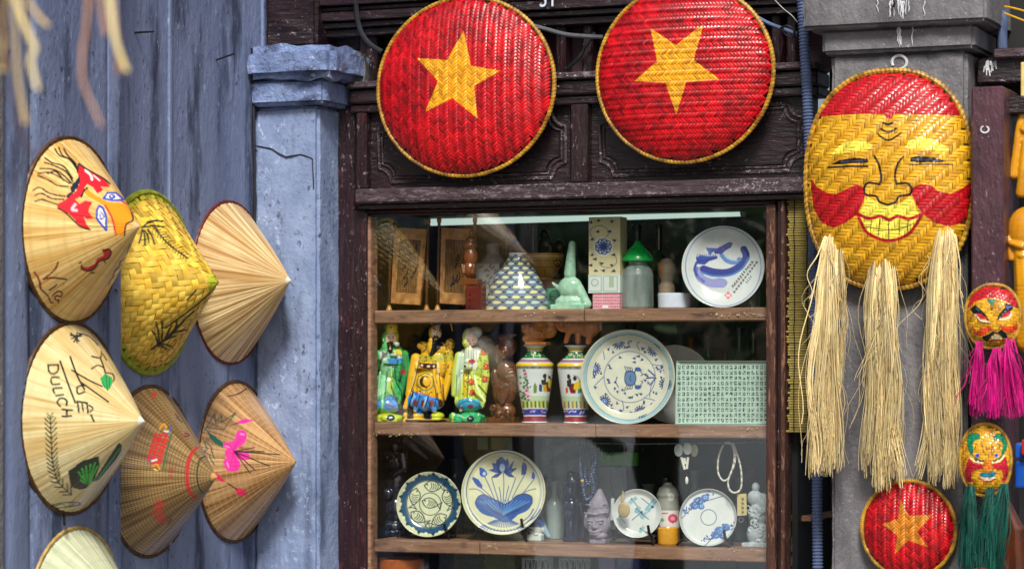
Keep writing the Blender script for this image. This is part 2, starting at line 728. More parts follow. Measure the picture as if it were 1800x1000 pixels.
M_cap = mat('chipped_blue_plaster', '#7f93be', '#5a6c96', scale=(16, 16, 16), lo=0.3, hi=0.7, rough=0.8, bump=0.010, bscale=(50, 50, 50),
            stain=((9, 9, 12), 0.52, '#2c3650', 0.85), wear=[((80, 80, 80), 0.58, '#c6cfe0', 0.85, (9, 9, 9)), ((60, 60, 60), 0.58, '#14171f', 0.95, (12, 12, 12)), ((22, 22, 22), 0.66, '#8d8878', 0.9)])
M_grey = mat('grey_cement', '#7b7a7e', '#56555a', scale=(12, 12, 5), lo=0.3, hi=0.7, rough=0.8, bump=0.005, bscale=(80, 80, 60),
             stain=((6, 6, 1.6), 0.53, '#3c3b42', 0.8), wear=[((100, 100, 90), 0.60, '#c4c3c8', 0.75, (6, 6, 4)), ((100, 100, 90), 0.62, '#1f1e22', 0.9, (7, 7, 5))])
M_wood = mat('dark_lacquered_wood', '#241018', '#10070b', scale=(6, 30, 40), lo=0.3, hi=0.7, rough=0.38, spec=0.5, bump=0.003, bscale=(24, 90, 120),
             wear=[((70, 90, 130), 0.60, '#9c9096', 0.85, (7, 9, 14)), ((160, 160, 200), 0.63, '#d9d0d4', 0.85, (5, 5, 9)), ((14, 20, 40), 0.62, '#4a2028', 0.7)])
M_woodv = mat('dark_lacquered_post', '#2a1219', '#12070b', scale=(40, 40, 5), lo=0.3, hi=0.7, rough=0.36, spec=0.5, bump=0.003, bscale=(110, 110, 24),
              wear=[((110, 110, 46), 0.60, '#9d8f93', 0.85, (12, 12, 5)), ((190, 190, 120), 0.63, '#ddd4d6', 0.85, (7, 7, 4)), ((30, 30, 10), 0.60, '#54222a', 0.7)])
M_woodworn = mat('worn_header_wood', '#44343c', '#22141a', scale=(8, 40, 40), lo=0.3, hi=0.7, rough=0.55, bump=0.004, bscale=(40, 110, 130),
                 wear=[((50, 90, 130), 0.53, '#8d848b', 0.75, (8, 12, 20)), ((140, 150, 190), 0.58, '#dcd6da', 0.85, (5, 8, 12)), ((100, 110, 150), 0.60, '#0e070a', 0.9)])
M_stile = mat('worn_brown_stile', '#553428', '#2c1813', scale=(60, 60, 6), lo=0.3, hi=0.7, rough=0.5, bump=0.003, bscale=(140, 140, 20),
              wear=[((130, 130, 20), 0.55, '#8a6350', 0.75), ((200, 200, 90), 0.60, '#cdb3a2', 0.8, (14, 14, 6)), ((150, 150, 40), 0.62, '#160b08', 0.8)])
M_shelf = mat('shelf_wood', '#9c7860', '#6b4c3c', scale=(9, 30, 90), lo=0.3, hi=0.7, rough=0.55, bump=0.0015, bscale=(12, 60, 140), dist=0.8,
              stain=((14, 30, 40), 0.58, '#35211a', 0.8), wear=[((90, 90, 120), 0.62, '#e0d2c2', 0.8, (8, 8, 10)), ((60, 60, 90), 0.64, '#1c100c', 0.85)])
M_dark = mat('dark_back_board', '#1a1d1c', '#0d0f0f', scale=(4, 4, 4), rough=0.6)
M_cable = mat('black_cable_rubber', '#20242a', '#121418', rough=0.45)
M_conduit = mat('grey_blue_conduit', '#5e7096', '#42506f', scale=(20, 20, 6), rough=0.45, stain=((30, 30, 5), 0.6, '#262c3c', 0.7))

WX = float(U(447, 600, -0.10)[0])             # the blue side wall, at right angles to the shopfront
WXP = WX + 0.075                              # its near leaf, which stands proud of it

# ============================================================ street, for light and for what the glass mirrors
o = ob('street', ([(-60, -60, 0), (60, -60, 0), (60, 40, 0), (-60, 40, 0)], [[0, 1, 2, 3]]),
       mat('asphalt', '#45464a', '#38393c', scale=(3, 3, 3), rough=0.9))
o["kind"] = "structure"
o = ob('reflection_slab', box(-30, 20, -58, -8.8, 0.002, 0.1), mat('pale_concrete', '#b9c2c8', '#9fa9b0', scale=(1, 1, 1), rough=0.9))  # unseen, added so the pane mirrors a pale haze
o["kind"] = "structure"
o = ob('pavement', box(-12, 12, -2.6, 0.35, 0.004, 0.12), mat('paving', '#8d867c', '#6f6a63', scale=(4, 4, 4), rough=0.9))
o["kind"] = "structure"

# ============================================================ blue wall on the left
bw = thing('blue_wall', 'blue painted timber side wall with vertical boards, hung with conical hats', 'wall', (WX, -0.5, 0))


def wall_slab(ua, ub, X, th, v=600, ext_a=0, ext_b=0):
    ya, yb = UX(ua, v, X)[1] - ext_a, UX(ub, v, X)[1] + ext_b
    return box(X - th, X, ya, yb, 0.12, 3.0, 0.004)


def rough_slab(ya, yb, X, th, z0=0.12, z1=3.0, amp=0.0010, seed=1, bev=0.006):
    """board with a slightly uneven hand-planed face"""
    ny, nz = max(3, int((yb - ya) / 0.012)), 170
    y = np.linspace(ya, yb, ny)
    z = np.linspace(z0, z1, nz)
    Yg, Zg = np.meshgrid(y, z, indexing='ij')
    rs = np.random.RandomState(seed)
    H = np.zeros_like(Yg)
    for _ in range(14):
        fy, fz, p = rs.uniform(20, 110), rs.uniform(1, 14), rs.uniform(0, 6.28)
        H += np.sin(Yg * fy + p + np.sin(Zg * fz)) * rs.uniform(0.1, 0.5)
    H *= amp / 2
    H[0] -= bev; H[-1] -= bev
    V = np.stack([X + H, Yg, Zg], -1).reshape(-1, 3)
    F = grid_faces(ny, nz).tolist()
    b = np.array([[X - th, ya, z0], [X - th, yb, z0], [X - th, yb, z1], [X - th, ya, z1]])
    o_ = len(V)
    V = np.concatenate([V, b])
    i0, i1, j0, j1 = 0, ny - 1, 0, nz - 1
    F.append([o_ + 3, o_ + 2, o_ + 1, o_])
    F.append([j for j in range(nz)] + [o_ + 3, o_])
    F.append([o_ + 1, o_ + 2] + [i1 * nz + j for j in range(nz - 1, -1, -1)])
    F.append([i * nz + j1 for i in range(ny)] + [o_ + 2, o_ + 3])
    F.append([o_, o_ + 1] + [i * nz for i in range(ny - 1, -1, -1)])
    return V, F


yA = lambda u, X: float(UX(u, 600, X)[1])
ob('board', rough_slab(yA(170, WX), -0.02, WX, 0.05, seed=2), M_blue, bw)
ob('board', rough_slab(yA(57, WXP), yA(193, WXP), WXP, 0.05, seed=3), M_blue, bw)
ob('board', rough_slab(yA(12, WXP + 0.004), yA(55, WXP + 0.004), WXP + 0.004, 0.05, seed=4), M_blue, bw)
ob('edge_strip', rough_slab(yA(195.5, WXP + 0.006), yA(215, WXP + 0.006), WXP + 0.006, 0.0795, seed=5, bev=0.004), M_blue, bw)
# slim moulding lines running up the wall
for uu in (297, 461):
    y = yA(uu, WX)
    ob('bead', box(WX - 0.002, WX + 0.006, y - 0.006, y + 0.006, 0.12, 3.0, 0.003, 2), M_blue, bw)
o = ob('post', box(WXP - 0.06, WXP + 0.012, yA(-60, WXP + 0.012), yA(10, WXP + 0.012), 0.12, 3.0, 0.01, 2), M_grey, bw)
tag(o, 'pale weathered grey post at the street edge of the wall', None)
for i, (u, v, du, dv) in enumerate(((380, 106, 25, -13), (237, 58, 17, -6))):
    X0 = WX
    p = UX(u, v, X0)
    q = UX(u + du, v + dv, X0 + 0.045)
    q[1] = p[1]
    o = ob('nail', tube([p, q], 0.0022, 6), M_cable)
    tag(o, ['long iron nail in the blue wall beside the pilaster cap', 'short iron nail high on the blue wall near the board step'][i], 'nail', 'nails in the blue wall')
o = ob('nail', tube([UX(207, 512, WXP + .006), UX(204, 510, WXP + .03)], 0.0025, 6), M_cable)
tag(o, 'small nail in the blue edge strip between the left hats', 'nail', 'nails in the blue wall')
o = ob('nail', tube([UX(113, 905, WXP), UX(113, 921, WXP + .02)], 0.003, 6), M_cable)
tag(o, 'dark hook nail above the lowest cut-off hat', 'nail', 'nails in the blue wall')


# ============================================================ pilasters
def rough_face_box(x0, x1, y0, y1, z0, z1, amp=0.002, seed=0, step=0.012, nick=0.0, r=0.008):
    """masonry block with an uneven plastered skin and worn rounded arrises"""
    rs = np.random.RandomState(seed)
    bm = bmesh.new()
    bmesh.ops.create_cube(bm, size=1)
    for v in bm.verts:
        v.co = ((x0 + x1) / 2 + v.co.x * (x1 - x0), (y0 + y1) / 2 + v.co.y * (y1 - y0), (z0 + z1) / 2 + v.co.z * (z1 - z0))
    bmesh.ops.bevel(bm, geom=bm.edges[:], offset=r, segments=2, affect='EDGES')
    for ax, a, b in ((0, x0, x1), (1, y0, y1), (2, z0, z1)):
        k = min(int((b - a) / step), 110)
        for i in range(1, k):
            co, no = [0, 0, 0], [0, 0, 0]
            co[ax] = a + (b - a) * i / k
            no[ax] = 1
            bmesh.ops.bisect_plane(bm, geom=bm.verts[:] + bm.edges[:] + bm.faces[:], plane_co=co, plane_no=no)
    V, F = bm_out(bm)
    ph = rs.uniform(0, 6.28, (12, 4))
    fr = rs.uniform(15, 130, (12, 3))
    D = np.zeros(len(V))
    for i in range(12):
        D += np.sin(V @ fr[i] + ph[i, 0]) * (1 / (1 + fr[i].mean() / 40))
    c = np.array([(x0 + x1) / 2, (y0 + y1) / 2, (z0 + z1) / 2])
    h = np.array([x1 - x0, y1 - y0, z1 - z0]) / 2
    q = np.abs((V - c) / h)
    edge = np.sort(q, 1)[:, 1] > 0.9
    n = (V - c) / h
    n = np.sign(n) * (np.abs(n) > 0.97)
    V = V + n * (D * amp / 4)[:, None] - n * (edge * nick * np.abs(np.sin(V @ fr[0] * 1.3)))[:, None]
    return V, F


PY = -0.10
xl, xr = WX + 0.001, float(U(560, 400, PY)[0])
zc = lambda u, v, Y: float(U(u, v, Y)[2])
pl = thing('pilaster', 'blue plastered pilaster with chipped stepped cap in the corner', 'pilaster', ((xl + xr) / 2, PY, 0.12), 'pilasters of the shopfront')
ob('shaft', rough_face_box(xl, xr, PY, 0.06, 0.12, zc(500, 188, PY), 0.004, 1), M_blue2, pl)
ob('neck_moulding', rough_face_box(xl, xr + 0.026, PY - 0.026, 0.06, zc(500, 187, PY), zc(500, 142, PY), 0.004, 2, nick=0.005), M_cap, pl)
ob('cap', rough_face_box(xl, xr + 0.062, PY - 0.055, 0.06, zc(500, 141, PY - .03), zc(500, 82, PY - .03), 0.010, 3, nick=0.010, r=0.016), M_cap, pl)
ob('block_above', rough_face_box(xl, xr - 0.03, PY + 0.05, 0.06, zc(500, 80, PY), 3.0, 0.004, 4), M_wood, pl)
# crack in the plaster
cr = [(445, 256), (462, 259), (478, 262), (492, 271), (503, 276), (516, 274), (528, 272), (540, 275), (549, 279), (550, 300), (551, 318), (551, 332)]
ob('crack', tube([U(u, v, PY - 0.0012) for u, v in cr], 0.0017, 5), M_cable, pl)
ob('crack', tube([UX(u, v, WX + 0.004) for u, v in ((443, 85), (445, 130), (446, 190), (446, 255), (448, 345), (447, 420))], 0.0030, 5), M_cable, pl)

PR = -0.14
gx0, gx1 = float(U(1461, 500, PR)[0]), float(U(1700, 500, PR)[0])
pg = thing('pilaster', 'bare grey cement pilaster with stepped cap behind the big laughing mask', 'pilaster', ((gx0 + gx1) / 2, PR, 0.12), 'pilasters of the shopfront')
ob('shaft', rough_face_box(gx0, gx1, PR, 0.06, 0.12, zc(1580, 92, PR), 0.003, 5), M_grey, pg)
ob('neck_moulding', rough_face_box(gx0 - 0.016, gx1 + 0.02, PR - 0.02, 0.06, zc(1580, 91, PR - .02), zc(1580, 46, PR - .02), 0.002, 6, nick=0.002), M_grey, pg)
ob('cap', rough_face_box(gx0 - 0.048, gx1 + 0.05, PR - 0.05, 0.06, zc(1580, 45, PR - .05), zc(1580, -70, PR - .05), 0.003, 7, nick=0.003), M_grey, pg)
# chalky white runs and the old ring mark on the pilaster
M_chalk = mat('white_drips', '#d9dbe2', '#b4b6be', scale=(80, 80, 30), rough=0.9)
for i in range(20):
    u = 1580 + rnd.gauss(0, 13)
    v0 = rnd.choice([-5, 2, 48])
    v1 = v0 + rnd.uniform(18, 42)
    yy = PR - (0.0525 if v0 < 40 else 0.0225)
    q = np.linspace(v0, min(v1, 42 if v0 < 40 else 87), 6)
    ob('drip', tube([U(u + rnd.uniform(-1.5, 1.5), v, yy) for v in q], [0.0011] * 5 + [0.0004], 5), M_chalk, pg)
t = np.radians(np.linspace(-210, 80, 16))
ob('chalk_ring', tube([U(1581 + 13 * math.cos(a), 110 + 12 * math.sin(a), PR - 0.001) for a in t], 0.0032, 6), M_chalk, pg)
ob('hook', tube([U(1571, 0, PR - .06), U(1573, 6, PR - .07), U(1571, 12, PR - .06), U(1566, 9, PR - .06)], 0.002, 6), M_cable, pg)

# ============================================================ timber shopfront
sf = thing('shopfront', 'dark maroon lacquered timber shopfront with carved panels above the display window', 'shopfront', (0, 0.05, 0.12))
XL, XR = float(U(592, 600, 0)[0]), float(U(1450, 600, 0)[0])
ob('post', pbox(592, 188, 622, 1500, 0.0, 0.10, 0.004), M_woodv, sf)
hz0, hz1 = 1.6 + 0.3587, 1.6 + 0.392
hx0, hx1 = float(U(623, 340, -0.03)[0]), float(U(1418, 325, -0.03)[0])
ob('header_beam', box(hx0, hx1, -0.03, 0.10, hz0, hz1, 0.004), M_woodworn, sf)
ob('header_fillet', box(hx0 + 0.002, hx1 - 0.002, -0.016, 0.06, hz0 - 0.012, hz0 - 0.001, 0.002), M_wood, sf)
rz0, rz1 = 1.6 + 0.5635, 1.6 + 0.628
ob('upper_rail', box(hx0 - 0.02, hx1 + 0.02, -0.02, 0.08, rz0 + 0.02, rz1 - 0.012, 0.004), M_wood, sf)
ob('rail_lip', box(hx0 - 0.02, hx1 + 0.02, -0.032, 0.08, rz1 - 0.011, rz1 + 0.004, 0.003), M_woodworn, sf)
ob('rail_ledge', box(hx0 - 0.02, hx1 + 0.02, -0.012, 0.08, rz0, rz0 + 0.019, 0.003), M_wood, sf)
c0, c1 = float(U(1001, 240, -0.018)[0]), float(U(1032, 240, -0.018)[0])
ob('stile', box(c0, c1, -0.018, 0.07, hz1, rz0, 0.004), M_woodv, sf)
ob('stile', box(hx0 - 0.004, hx0 + 0.022, -0.014, 0.07, hz1 + 0.0005, rz0, 0.003), M_woodv, sf)


def notched(x0, x1, z0, z1, r, k=7):
    pts = []
    for cx, cz, a0 in ((x0, z0, 90), (x1, z0, 180), (x1, z1, 270), (x0, z1, 360)):
        arc = []
        for i in range(k + 1):
            a = math.radians(a0 - 90 * i / k)
            arc.append((cx + r * math.cos(a), cz + r * math.sin(a)))
        pts += arc
    return pts


for (xa, xb) in ((hx0 + 0.022, c0), (c1, hx1)):
    pn = ob('carved_panel', box(xa, xb, 0.012, 0.06, hz1 + 0.0005, rz0 - 0.0005), M_wood, sf)
    for ins, rr, yy in ((0.020, 0.0042, 0.010), (0.029, 0.0028, 0.010)):
        pth = notched(xa + ins, xb - ins, hz1 + ins - .004, rz0 - ins + .006, 0.030)
        P3 = [(x, yy, z) for x, z in pth]
        ob('moulding', tube(P3, rr, 6, closed=True), M_woodworn, pn)
    ins = 0.034
    ob('raised_field', (lambda vf: vf)(prism([tuple(proj([(x, 0.006, z)])[0]) for x, z in notched(xa + ins, xb - ins, hz1 + ins - .004, rz0 - ins + .006, 0.031)], 0.006, 0.012)), M_wood, pn)
# zone above the rail: small balusters in front of a maroon board, then a ribbed cornice
M_maroon = mat('old_maroon_board', '#4b2a34', '#22131a', scale=(5, 5, 12), lo=0.3, hi=0.7, rough=0.6, wear=((50, 50, 70), 0.69, '#9a8d92', 0.7))
ob('upper_board', box(hx0 - 0.15, hx1 + 0.1, 0.075, 0.10, rz1, 3.0), M_maroon, sf)
for uu in (640, 655, 986, 1033, 1365, 1392):
    x = float(U(uu, 90, 0.03)[0])
    ob('baluster', box(x - 0.012, x + 0.012, 0.025, 0.07, rz1 + 0.005, zc(1000, 44, 0.02), 0.004), M_woodv, sf)
zz = zc(1000, 44, 0)
for i, (h, y) in enumerate(((0.018, 0.0), (0.014, -0.014), (0.022, -0.026), (0.012, -0.02), (0.03, -0.035), (0.09, -0.04))):
    ob('cornice_board', box(hx0 - 0.16, hx1 + 0.02, y, 0.07, zz, zz + h - 0.002, 0.002), M_wood, sf)
    zz += h
# boards behind the blue cap, left of the first basket
ob('upper_board', pbox(470, -20, 545, 82, 0.055, 0.07), M_wood, sf)
ob('upper_board', pbox(547, -20, 668, 42, 0.058, 0.07), M_wood, sf)
ob('upper_board', pbox(547, 44, 668, 88, 0.052, 0.07), M_wood, sf)
ob('side_block', rough_face_box(float(U(612, 130, 0)[0]), float(U(640, 130, 0)[0]), -0.005, 0.05, zc(640, 152, 0), zc(640, 92, 0), 0.006, 9), M_grey, sf)

# house number, cut by the top of the frame
fc = bpy.data.curves.new("number", 'FONT')
fc.body = "31"
fc.size = 0.052
fc.extrude = 0.001
to = bpy.data.objects.new("number_text", fc)
COL.objects.link(to)
me = bpy.data.meshes.new_from_object(to.evaluated_get(bpy.context.evaluated_depsgraph_get()))
bpy.data.objects.remove(to)
V = np.array([v.co[:] for v in me.vertices])
F = [list(p.vertices) for p in me.polygons]
b0 = U(947, 13, -0.042)
V = np.stack([b0[0] + V[:, 0] * 0.82, b0[1] - V[:, 2], b0[2] + V[:, 1]], 1)
nm = ob('house_number', (V, F), mat('white_enamel', '#c9d2e6', '#9fb0cc', rough=0.5), smooth=False)
tag(nm, 'small white house number 31 on the dark cornice between the star trays', 'number')


# cables
def cable(name, pts, r, label, m=None):
    o = ob(name, tube(catmull([U(*p) if len(p) == 3 else U(p[0], p[1], -0.03) for p in pts], 8), r, 8), m or M_cable)
    return tag(o, label, 'cable', 'cables over the shopfront')


cable('cable', [(626, -30), (627, 20), (634, 55), (650, 78), (672, 92)], 0.0062, 'thick black cable looping down left of the first star tray')
cable('cable', [(930, 44, -.02), (960, 52, -.025), (1000, 62, -.03), (1060, 66, -.02)], 0.0050, 'grey cable strung between the two star trays', mat('grey_cable', '#5d5f66', '#3c3d42', rough=0.5))
cable('cable', [(1046, 58, .0), (1030, 80, .0), (1016, 104, .0), (996, 122, .01)], 0.0042, 'thin black cable curving down between the star trays')
cable('cable', [(1330, 30, -.02), (1352, 42, -.03), (1378, 52, -.03), (1400, 60, -.02)], 0.0042, 'blue-grey cable leaving the second star tray to the right', M_conduit)
cable('cable', [(1372, 50, -.035), (1385, 46, -.045), (1396, 54, -.04), (1394, 66, -.03), (1382, 62, -.03), (1376, 54, -.03)], 0.0026, 'tangled black wire knot beside the conduit')
cable('wire', [(1358, -4), (1375, 14), (1392, 28), (1402, 40)], 0.0010, 'thin white wire hanging down near the conduit top', mat('white_wire', '#b8b8b8', rough=0.5))

# conduit: a ribbed flexible pipe
cp = catmull([U(1408, -40, -.06), U(1413, 60, -.06), U(1419, 170, -.06), U(1424, 300, -.055), U(1430, 450, -.055), U(1433, 640, -.055), U(1436, 800, -.055), U(1437, 940, -.055), U(1438, 1060, -.055)], 60)
arc = np.concatenate([[0], np.cumsum(np.linalg.norm(np.diff(cp, axis=0), axis=1))])
tt = np.arange(0, arc[-1], 0.00175)
cp = np.stack([np.interp(tt, arc, cp[:, i]) for i in range(3)], 1)
rr = 0.0098 + 0.0019 * (np.arange(len(cp)) % 4 < 2)
o = ob('conduit', tube(cp, rr, 14), M_conduit)
tag(o, 'ribbed grey-blue flexible conduit running down beside the cement pilaster', 'conduit')

# ============================================================ display cabinet
cb = thing('display_cabinet', 'glazed display cabinet with worn brown frame and crowded wooden shelves', 'cabinet', (0, 0.15, 0.5))
kx0, kx1 = float(U(632, 600, 0.0)[0]), float(U(1381, 600, 0.0)[0])
gl0, gl1 = float(U(646, 600, 0.0)[0]), float(U(1346, 600, 0.0)[0])
ob('stile', box(kx0 - 0.020, gl0 - 0.006, 0.004, 0.05, 0.5, hz0 - 0.013, 0.003), M_woodv, cb)
ob('stile', box(gl0 - 0.0055, gl0 + 0.002, 0.010, 0.05, 0.5, hz0 - 0.0255, 0.002), M_shelf, cb)
ob('stile', box(gl1, gl1 + 0.021, 0.000, 0.05, 0.5, hz0 - 0.0205, 0.004, 2), M_stile, cb)
ob('stile', box(gl1 + 0.022, gl1 + 0.031, 0.010, 0.05, 0.5, hz0 - 0.013, 0.002), M_woodv, cb)
ob('stile', box(gl1 + 0.032, gl1 + 0.042, -0.002, 0.05, 0.5, hz0 - 0.013, 0.002), M_stile, cb)
ob('top_rail', box(gl0 - 0.0057, gl1 + 0.021, 0.006, 0.05, hz0 - 0.0195, hz0 - 0.0135, 0.002), mat('reddish_top_rail', '#3a1518', '#1c0a0e', scale=(8, 40, 40), rough=0.45, wear=((60, 60, 90), 0.70, '#8a5a55', 0.6)), cb)
ob('top_rail', box(gl0 - 0.0053, gl1 - 0.0005, 0.014, 0.05, hz0 - 0.025, hz0 - 0.02, 0.0015), M_wood, cb)
ob('back_panel', box(kx0, kx1, 0.60, 0.62, 0.5, hz0), mat('dark_green_back', '#3a4a48', '#1a2422', scale=(7, 7, 3), lo=0.3, hi=0.7, rough=0.25), cb)
ob('side_panel', box(kx0 - 0.012, kx0, 0.0505, 0.62, 0.5, hz0), M_dark, cb)
ob('side_panel', box(kx1, kx1 + 0.012, 0.0505, 0.62, 0.5, hz0), M_dark, cb)
ob('top_panel', box(kx0, kx1, 0.052, 0.60, hz0 - 0.012, hz0 + 0.02), M_dark, cb)
SHZ = []
for va, vb in ((543, 566), (745, 768), (957, 979), (1175, 1200)):
    zt, zb = zc(1000, va, 0.03), zc(1000, vb, 0.03)
    SHZ.append(zt)
    # two lengths of board, butted, each a little out of line
    xm = rnd.uniform(-0.1, 0.2)
    ob('shelf', box(gl0 + 0.0025, xm - 0.0004, 0.03, 0.33, zb, zt, 0.0022), M_shelf, cb)
    ob('shelf', box(xm + 0.0004, gl1 - 0.0012, 0.0315, 0.33, zb + 0.0007, zt, 0.0022), M_shelf, cb)
# chipped splinters along the shelf edges
M_chip = mat('raw_wood_chips', '#e0d2b4', '#b59a74', rough=0.8)
for (vv, u0, u1, n) in ((553, 1250, 1340, 26), (556, 1110, 1150, 6), (763, 655, 730, 26), (752, 1300, 1340, 5), (964, 1280, 1345, 10), (552, 920, 980, 6)):
    P = []
    for i in range(n):
        u, v = rnd.uniform(u0, u1), vv + rnd.gauss(0, 2.0)
        p = U(u, v, 0.0295)
        P.append(tube([p, p + np.array([rnd.uniform(-.004, .004), -0.0012, rnd.uniform(-.002, .002)])], rnd.uniform(0.0005, 0.0014), 4))
    ob('splinters', merge(*P), M_chip, cb, kind='stuff')
# glass pane
gm = bpy.data.materials.new("window_glass")
gm.use_nodes = True
nt = gm.node_tree
for n in list(nt.nodes):
    nt.nodes.remove(n)
out = nt.nodes.new("ShaderNodeOutputMaterial")
mx = nt.nodes.new("ShaderNodeMixShader")
tr = nt.nodes.new("ShaderNodeBsdfTransparent")
tr.inputs[0].default_value = (0.93, 0.965, 0.95, 1)
gs = nt.nodes.new("ShaderNodeBsdfGlossy")
gs.inputs["Roughness"].default_value = 0.02
lw = nt.nodes.new("ShaderNodeLayerWeight")          # both faces of the pane reflect: and old grime adds to it
lw.inputs[0].default_value = 0.5
pw_ = nt.nodes.new("ShaderNodeMath")
pw_.operation = 'POWER'
pw_.inputs[1].default_value = 4.0
nt.links.new(lw.outputs["Facing"], pw_.inputs[0])
fr = nt.nodes.new("ShaderNodeMapRange")
fr.inputs[3].default_value = 0.11
nt.links.new(pw_.outputs[0], fr.inputs[0])
bn = nt.nodes.new("ShaderNodeBump")
bn.inputs["Distance"].default_value = 0.0006
nz = nt.nodes.new("ShaderNodeTexNoise")
nz.inputs["Scale"].default_value = 5.0
nt.links.new(nz.outputs[0], bn.inputs["Height"])
nt.links.new(bn.outputs[0], gs.inputs["Normal"])
nt.links.new(fr.outputs[0], mx.inputs[0])
nt.links.new(tr.outputs[0], mx.inputs[1])
nt.links.new(gs.outputs[0], mx.inputs[2])
nt.links.new(mx.outputs[0], out.inputs[0])
ob('glass_pane', ([(gl0 + .0021, 0.022, 0.5), (gl1 - .0001, 0.022, 0.5), (gl1 - .0001, 0.022, hz0 - .0215), (gl0 + .0021, 0.022, hz0 - .0215)], [[0, 1, 2, 3]]), gm, cb)

# pale bar like a reflected light, built glowing to help light the top shelf
em = bpy.data.materials.new("tube_glow")
em.use_nodes = True
eb = em.node_tree.nodes["Principled BSDF"]
eb.inputs["Base Color"].default_value = (0.75, 0.85, 0.8, 1)
eb.inputs["Emission Color"].default_value = (0.78, 1.0, 0.9, 1)
eb.inputs["Emission Strength"].default_value = 0.45
tl = thing('glow_bar', 'pale glowing bar along the cabinet top, built for a streak like a reflected light', 'lamp', U(1010, 390, 0.40))
a, b = U(722, 392, 0.40), U(1303, 374, 0.40)
ob('tube', tube([a, b], 0.0085, 12), em, tl)
ob('holder', tube([a - np.array([.012, 0, 0]), a], 0.010, 10), M_chalk, tl)
ob('holder', tube([b, b + np.array([.012, 0, 0])], 0.010, 10), M_chalk, tl)

# ============================================================ right of the window: dark gap, reed blind, ledge
ob('ledge', pbox(1383, 762, 1425, 778, 0.06, 0.3, 0.002), M_stile, sf)
ob('ledge', pbox(1383, 906, 1425, 916, 0.08, 0.3, 0.002), M_shelf, sf)
ob('gap_board', box(kx1 + 0.014, gx0 + 0.02, 0.30, 0.32, 0.12, 3.0), M_dark, sf)
bl = thing('reed_blind', 'yellow-brown reed blind hanging in the gap right of the window', 'blind', U(1400, 756, 0.05))
M_reed = mat('dry_reed', '#b7a456', '#6d6130', scale=(60, 60, 60), lo=0.3, hi=0.7, rough=0.7, tint=0.6)
x0, x1 = float(U(1386, 550, 0.012)[0]), float(U(1436, 550, 0.012)[0])
zt, zb = zc(1400, 352, 0.05), zc(1400, 757, 0.05)
proto = None
nre = 92
for i in range(nre):
    z = zt + (zb - zt) * i / (nre - 1)
    if proto is None:
        V, F = tube([(x0, 0.012, z), ((x0 + x1) / 2, 0.0105, z), (x1, 0.012, z - 0.001)], 0.0024, 6)
        proto = ob('reed', (V, F), M_reed, bl, attrs={'tint': np.full(len(V), 0.5)})
        pz = z
    else:
        c = proto.copy()
        COL.objects.link(c)
        c.location = (rnd.uniform(-.003, .003), rnd.uniform(-.0012, .0012), z - pz)
        c.rotation_euler = (0, rnd.uniform(-.006, .006), 0)
        _tmp.append(c)
for uu in (1396, 1419):
    ob('binding_cord', tube([U(uu + rnd.uniform(-1, 1), v, 0.0075) for v in np.linspace(350, 760, 30)], 0.0012, 5), mat('black_cord', '#1b1a18', rough=0.8), bl)
ob('blind_backing', box(x0 - .001, x1 + .001, 0.0165, 0.018, zb, zt), mat('reed_backing_cloth', '#4a4122', '#2c2715', rough=0.9), bl)  # plain dark olive sheet behind the reeds

M_up = mat('purple_maroon_upright', '#54323e', '#2a161d', scale=(9, 9, 7), lo=0.3, hi=0.7, rough=0.4, spec=0.5, bump=0.003, bscale=(90, 90, 40), wear=[((120, 120, 90), 0.60, '#b7a9b0', 0.85, (10, 10, 8)), ((60, 60, 30), 0.60, '#170b10', 0.9)])
# dark upright standing right of the cement pilaster, in front of the big mask's edge
ur = thing('door_upright', 'dark maroon wooden upright beside the big mask, white chips on its top', 'upright', U(1736, 1000, -0.22))
ob('board', pbox(1707, 152, 1764, 1500, -0.22, -0.06, 0.004), M_up, ur)
t = np.radians(np.linspace(-60, 250, 14))
ob('chalk_mark', tube([U(1731 + 7 * math.cos(a), 228 + 6 * math.sin(a), -0.2215) for a in t], 0.0017, 6), M_chalk, ur)
ob('side_rail', pbox(1766, 168, 1830, 200, -0.16, -0.10, 0.003), M_wood, ur)
# dark lintels and wall at the far right
rw = thing('side_lintel', 'dark battered lintel with white drips in the top right corner', 'lintel', U(1760, 150, -0.05))
ob('beam', pbox(1716, 100, 1840, 146, -0.08, 0.02, 0.004), M_wood, rw)
ob('beam', pbox(1745, 84, 1840, 102, -0.10, 0.02, 0.004), M_woodworn, rw)
ob('back_board', pbox(1705, -60, 1860, 1300, 0.05, 0.07), M_dark, rw)
for i in range(16):
    u, v = rnd.uniform(1728, 1752), rnd.uniform(104, 122)
    ob('drip', tube([U(u, v, -0.0805), U(u + rnd.uniform(-3, 3), v + rnd.uniform(4, 16), -0.0805)], 0.0013, 5), M_chalk, rw)
o = ob('pipe', tube([U(1762, 20, -.03), U(1762, 86, -.03)], 0.010, 14), M_conduit)
tag(o, 'short grey-blue pipe above the lintel in the top right corner', 'pipe')
M_yw = mat('yellow_wire', '#d9a81c', '#b78412', rough=0.4)
for i, (va, vb) in enumerate(((24, 40), (12, 22))):
    o = ob('wire', tube(catmull([U(1766, va, -.06), U(1782, (va + vb) / 2 - 2, -.07), U(1808, vb, -.07)], 6), 0.0020, 6), M_yw)
    tag(o, ['lower', 'upper'][i] + ' yellow wire crossing the top right corner', 'cable')

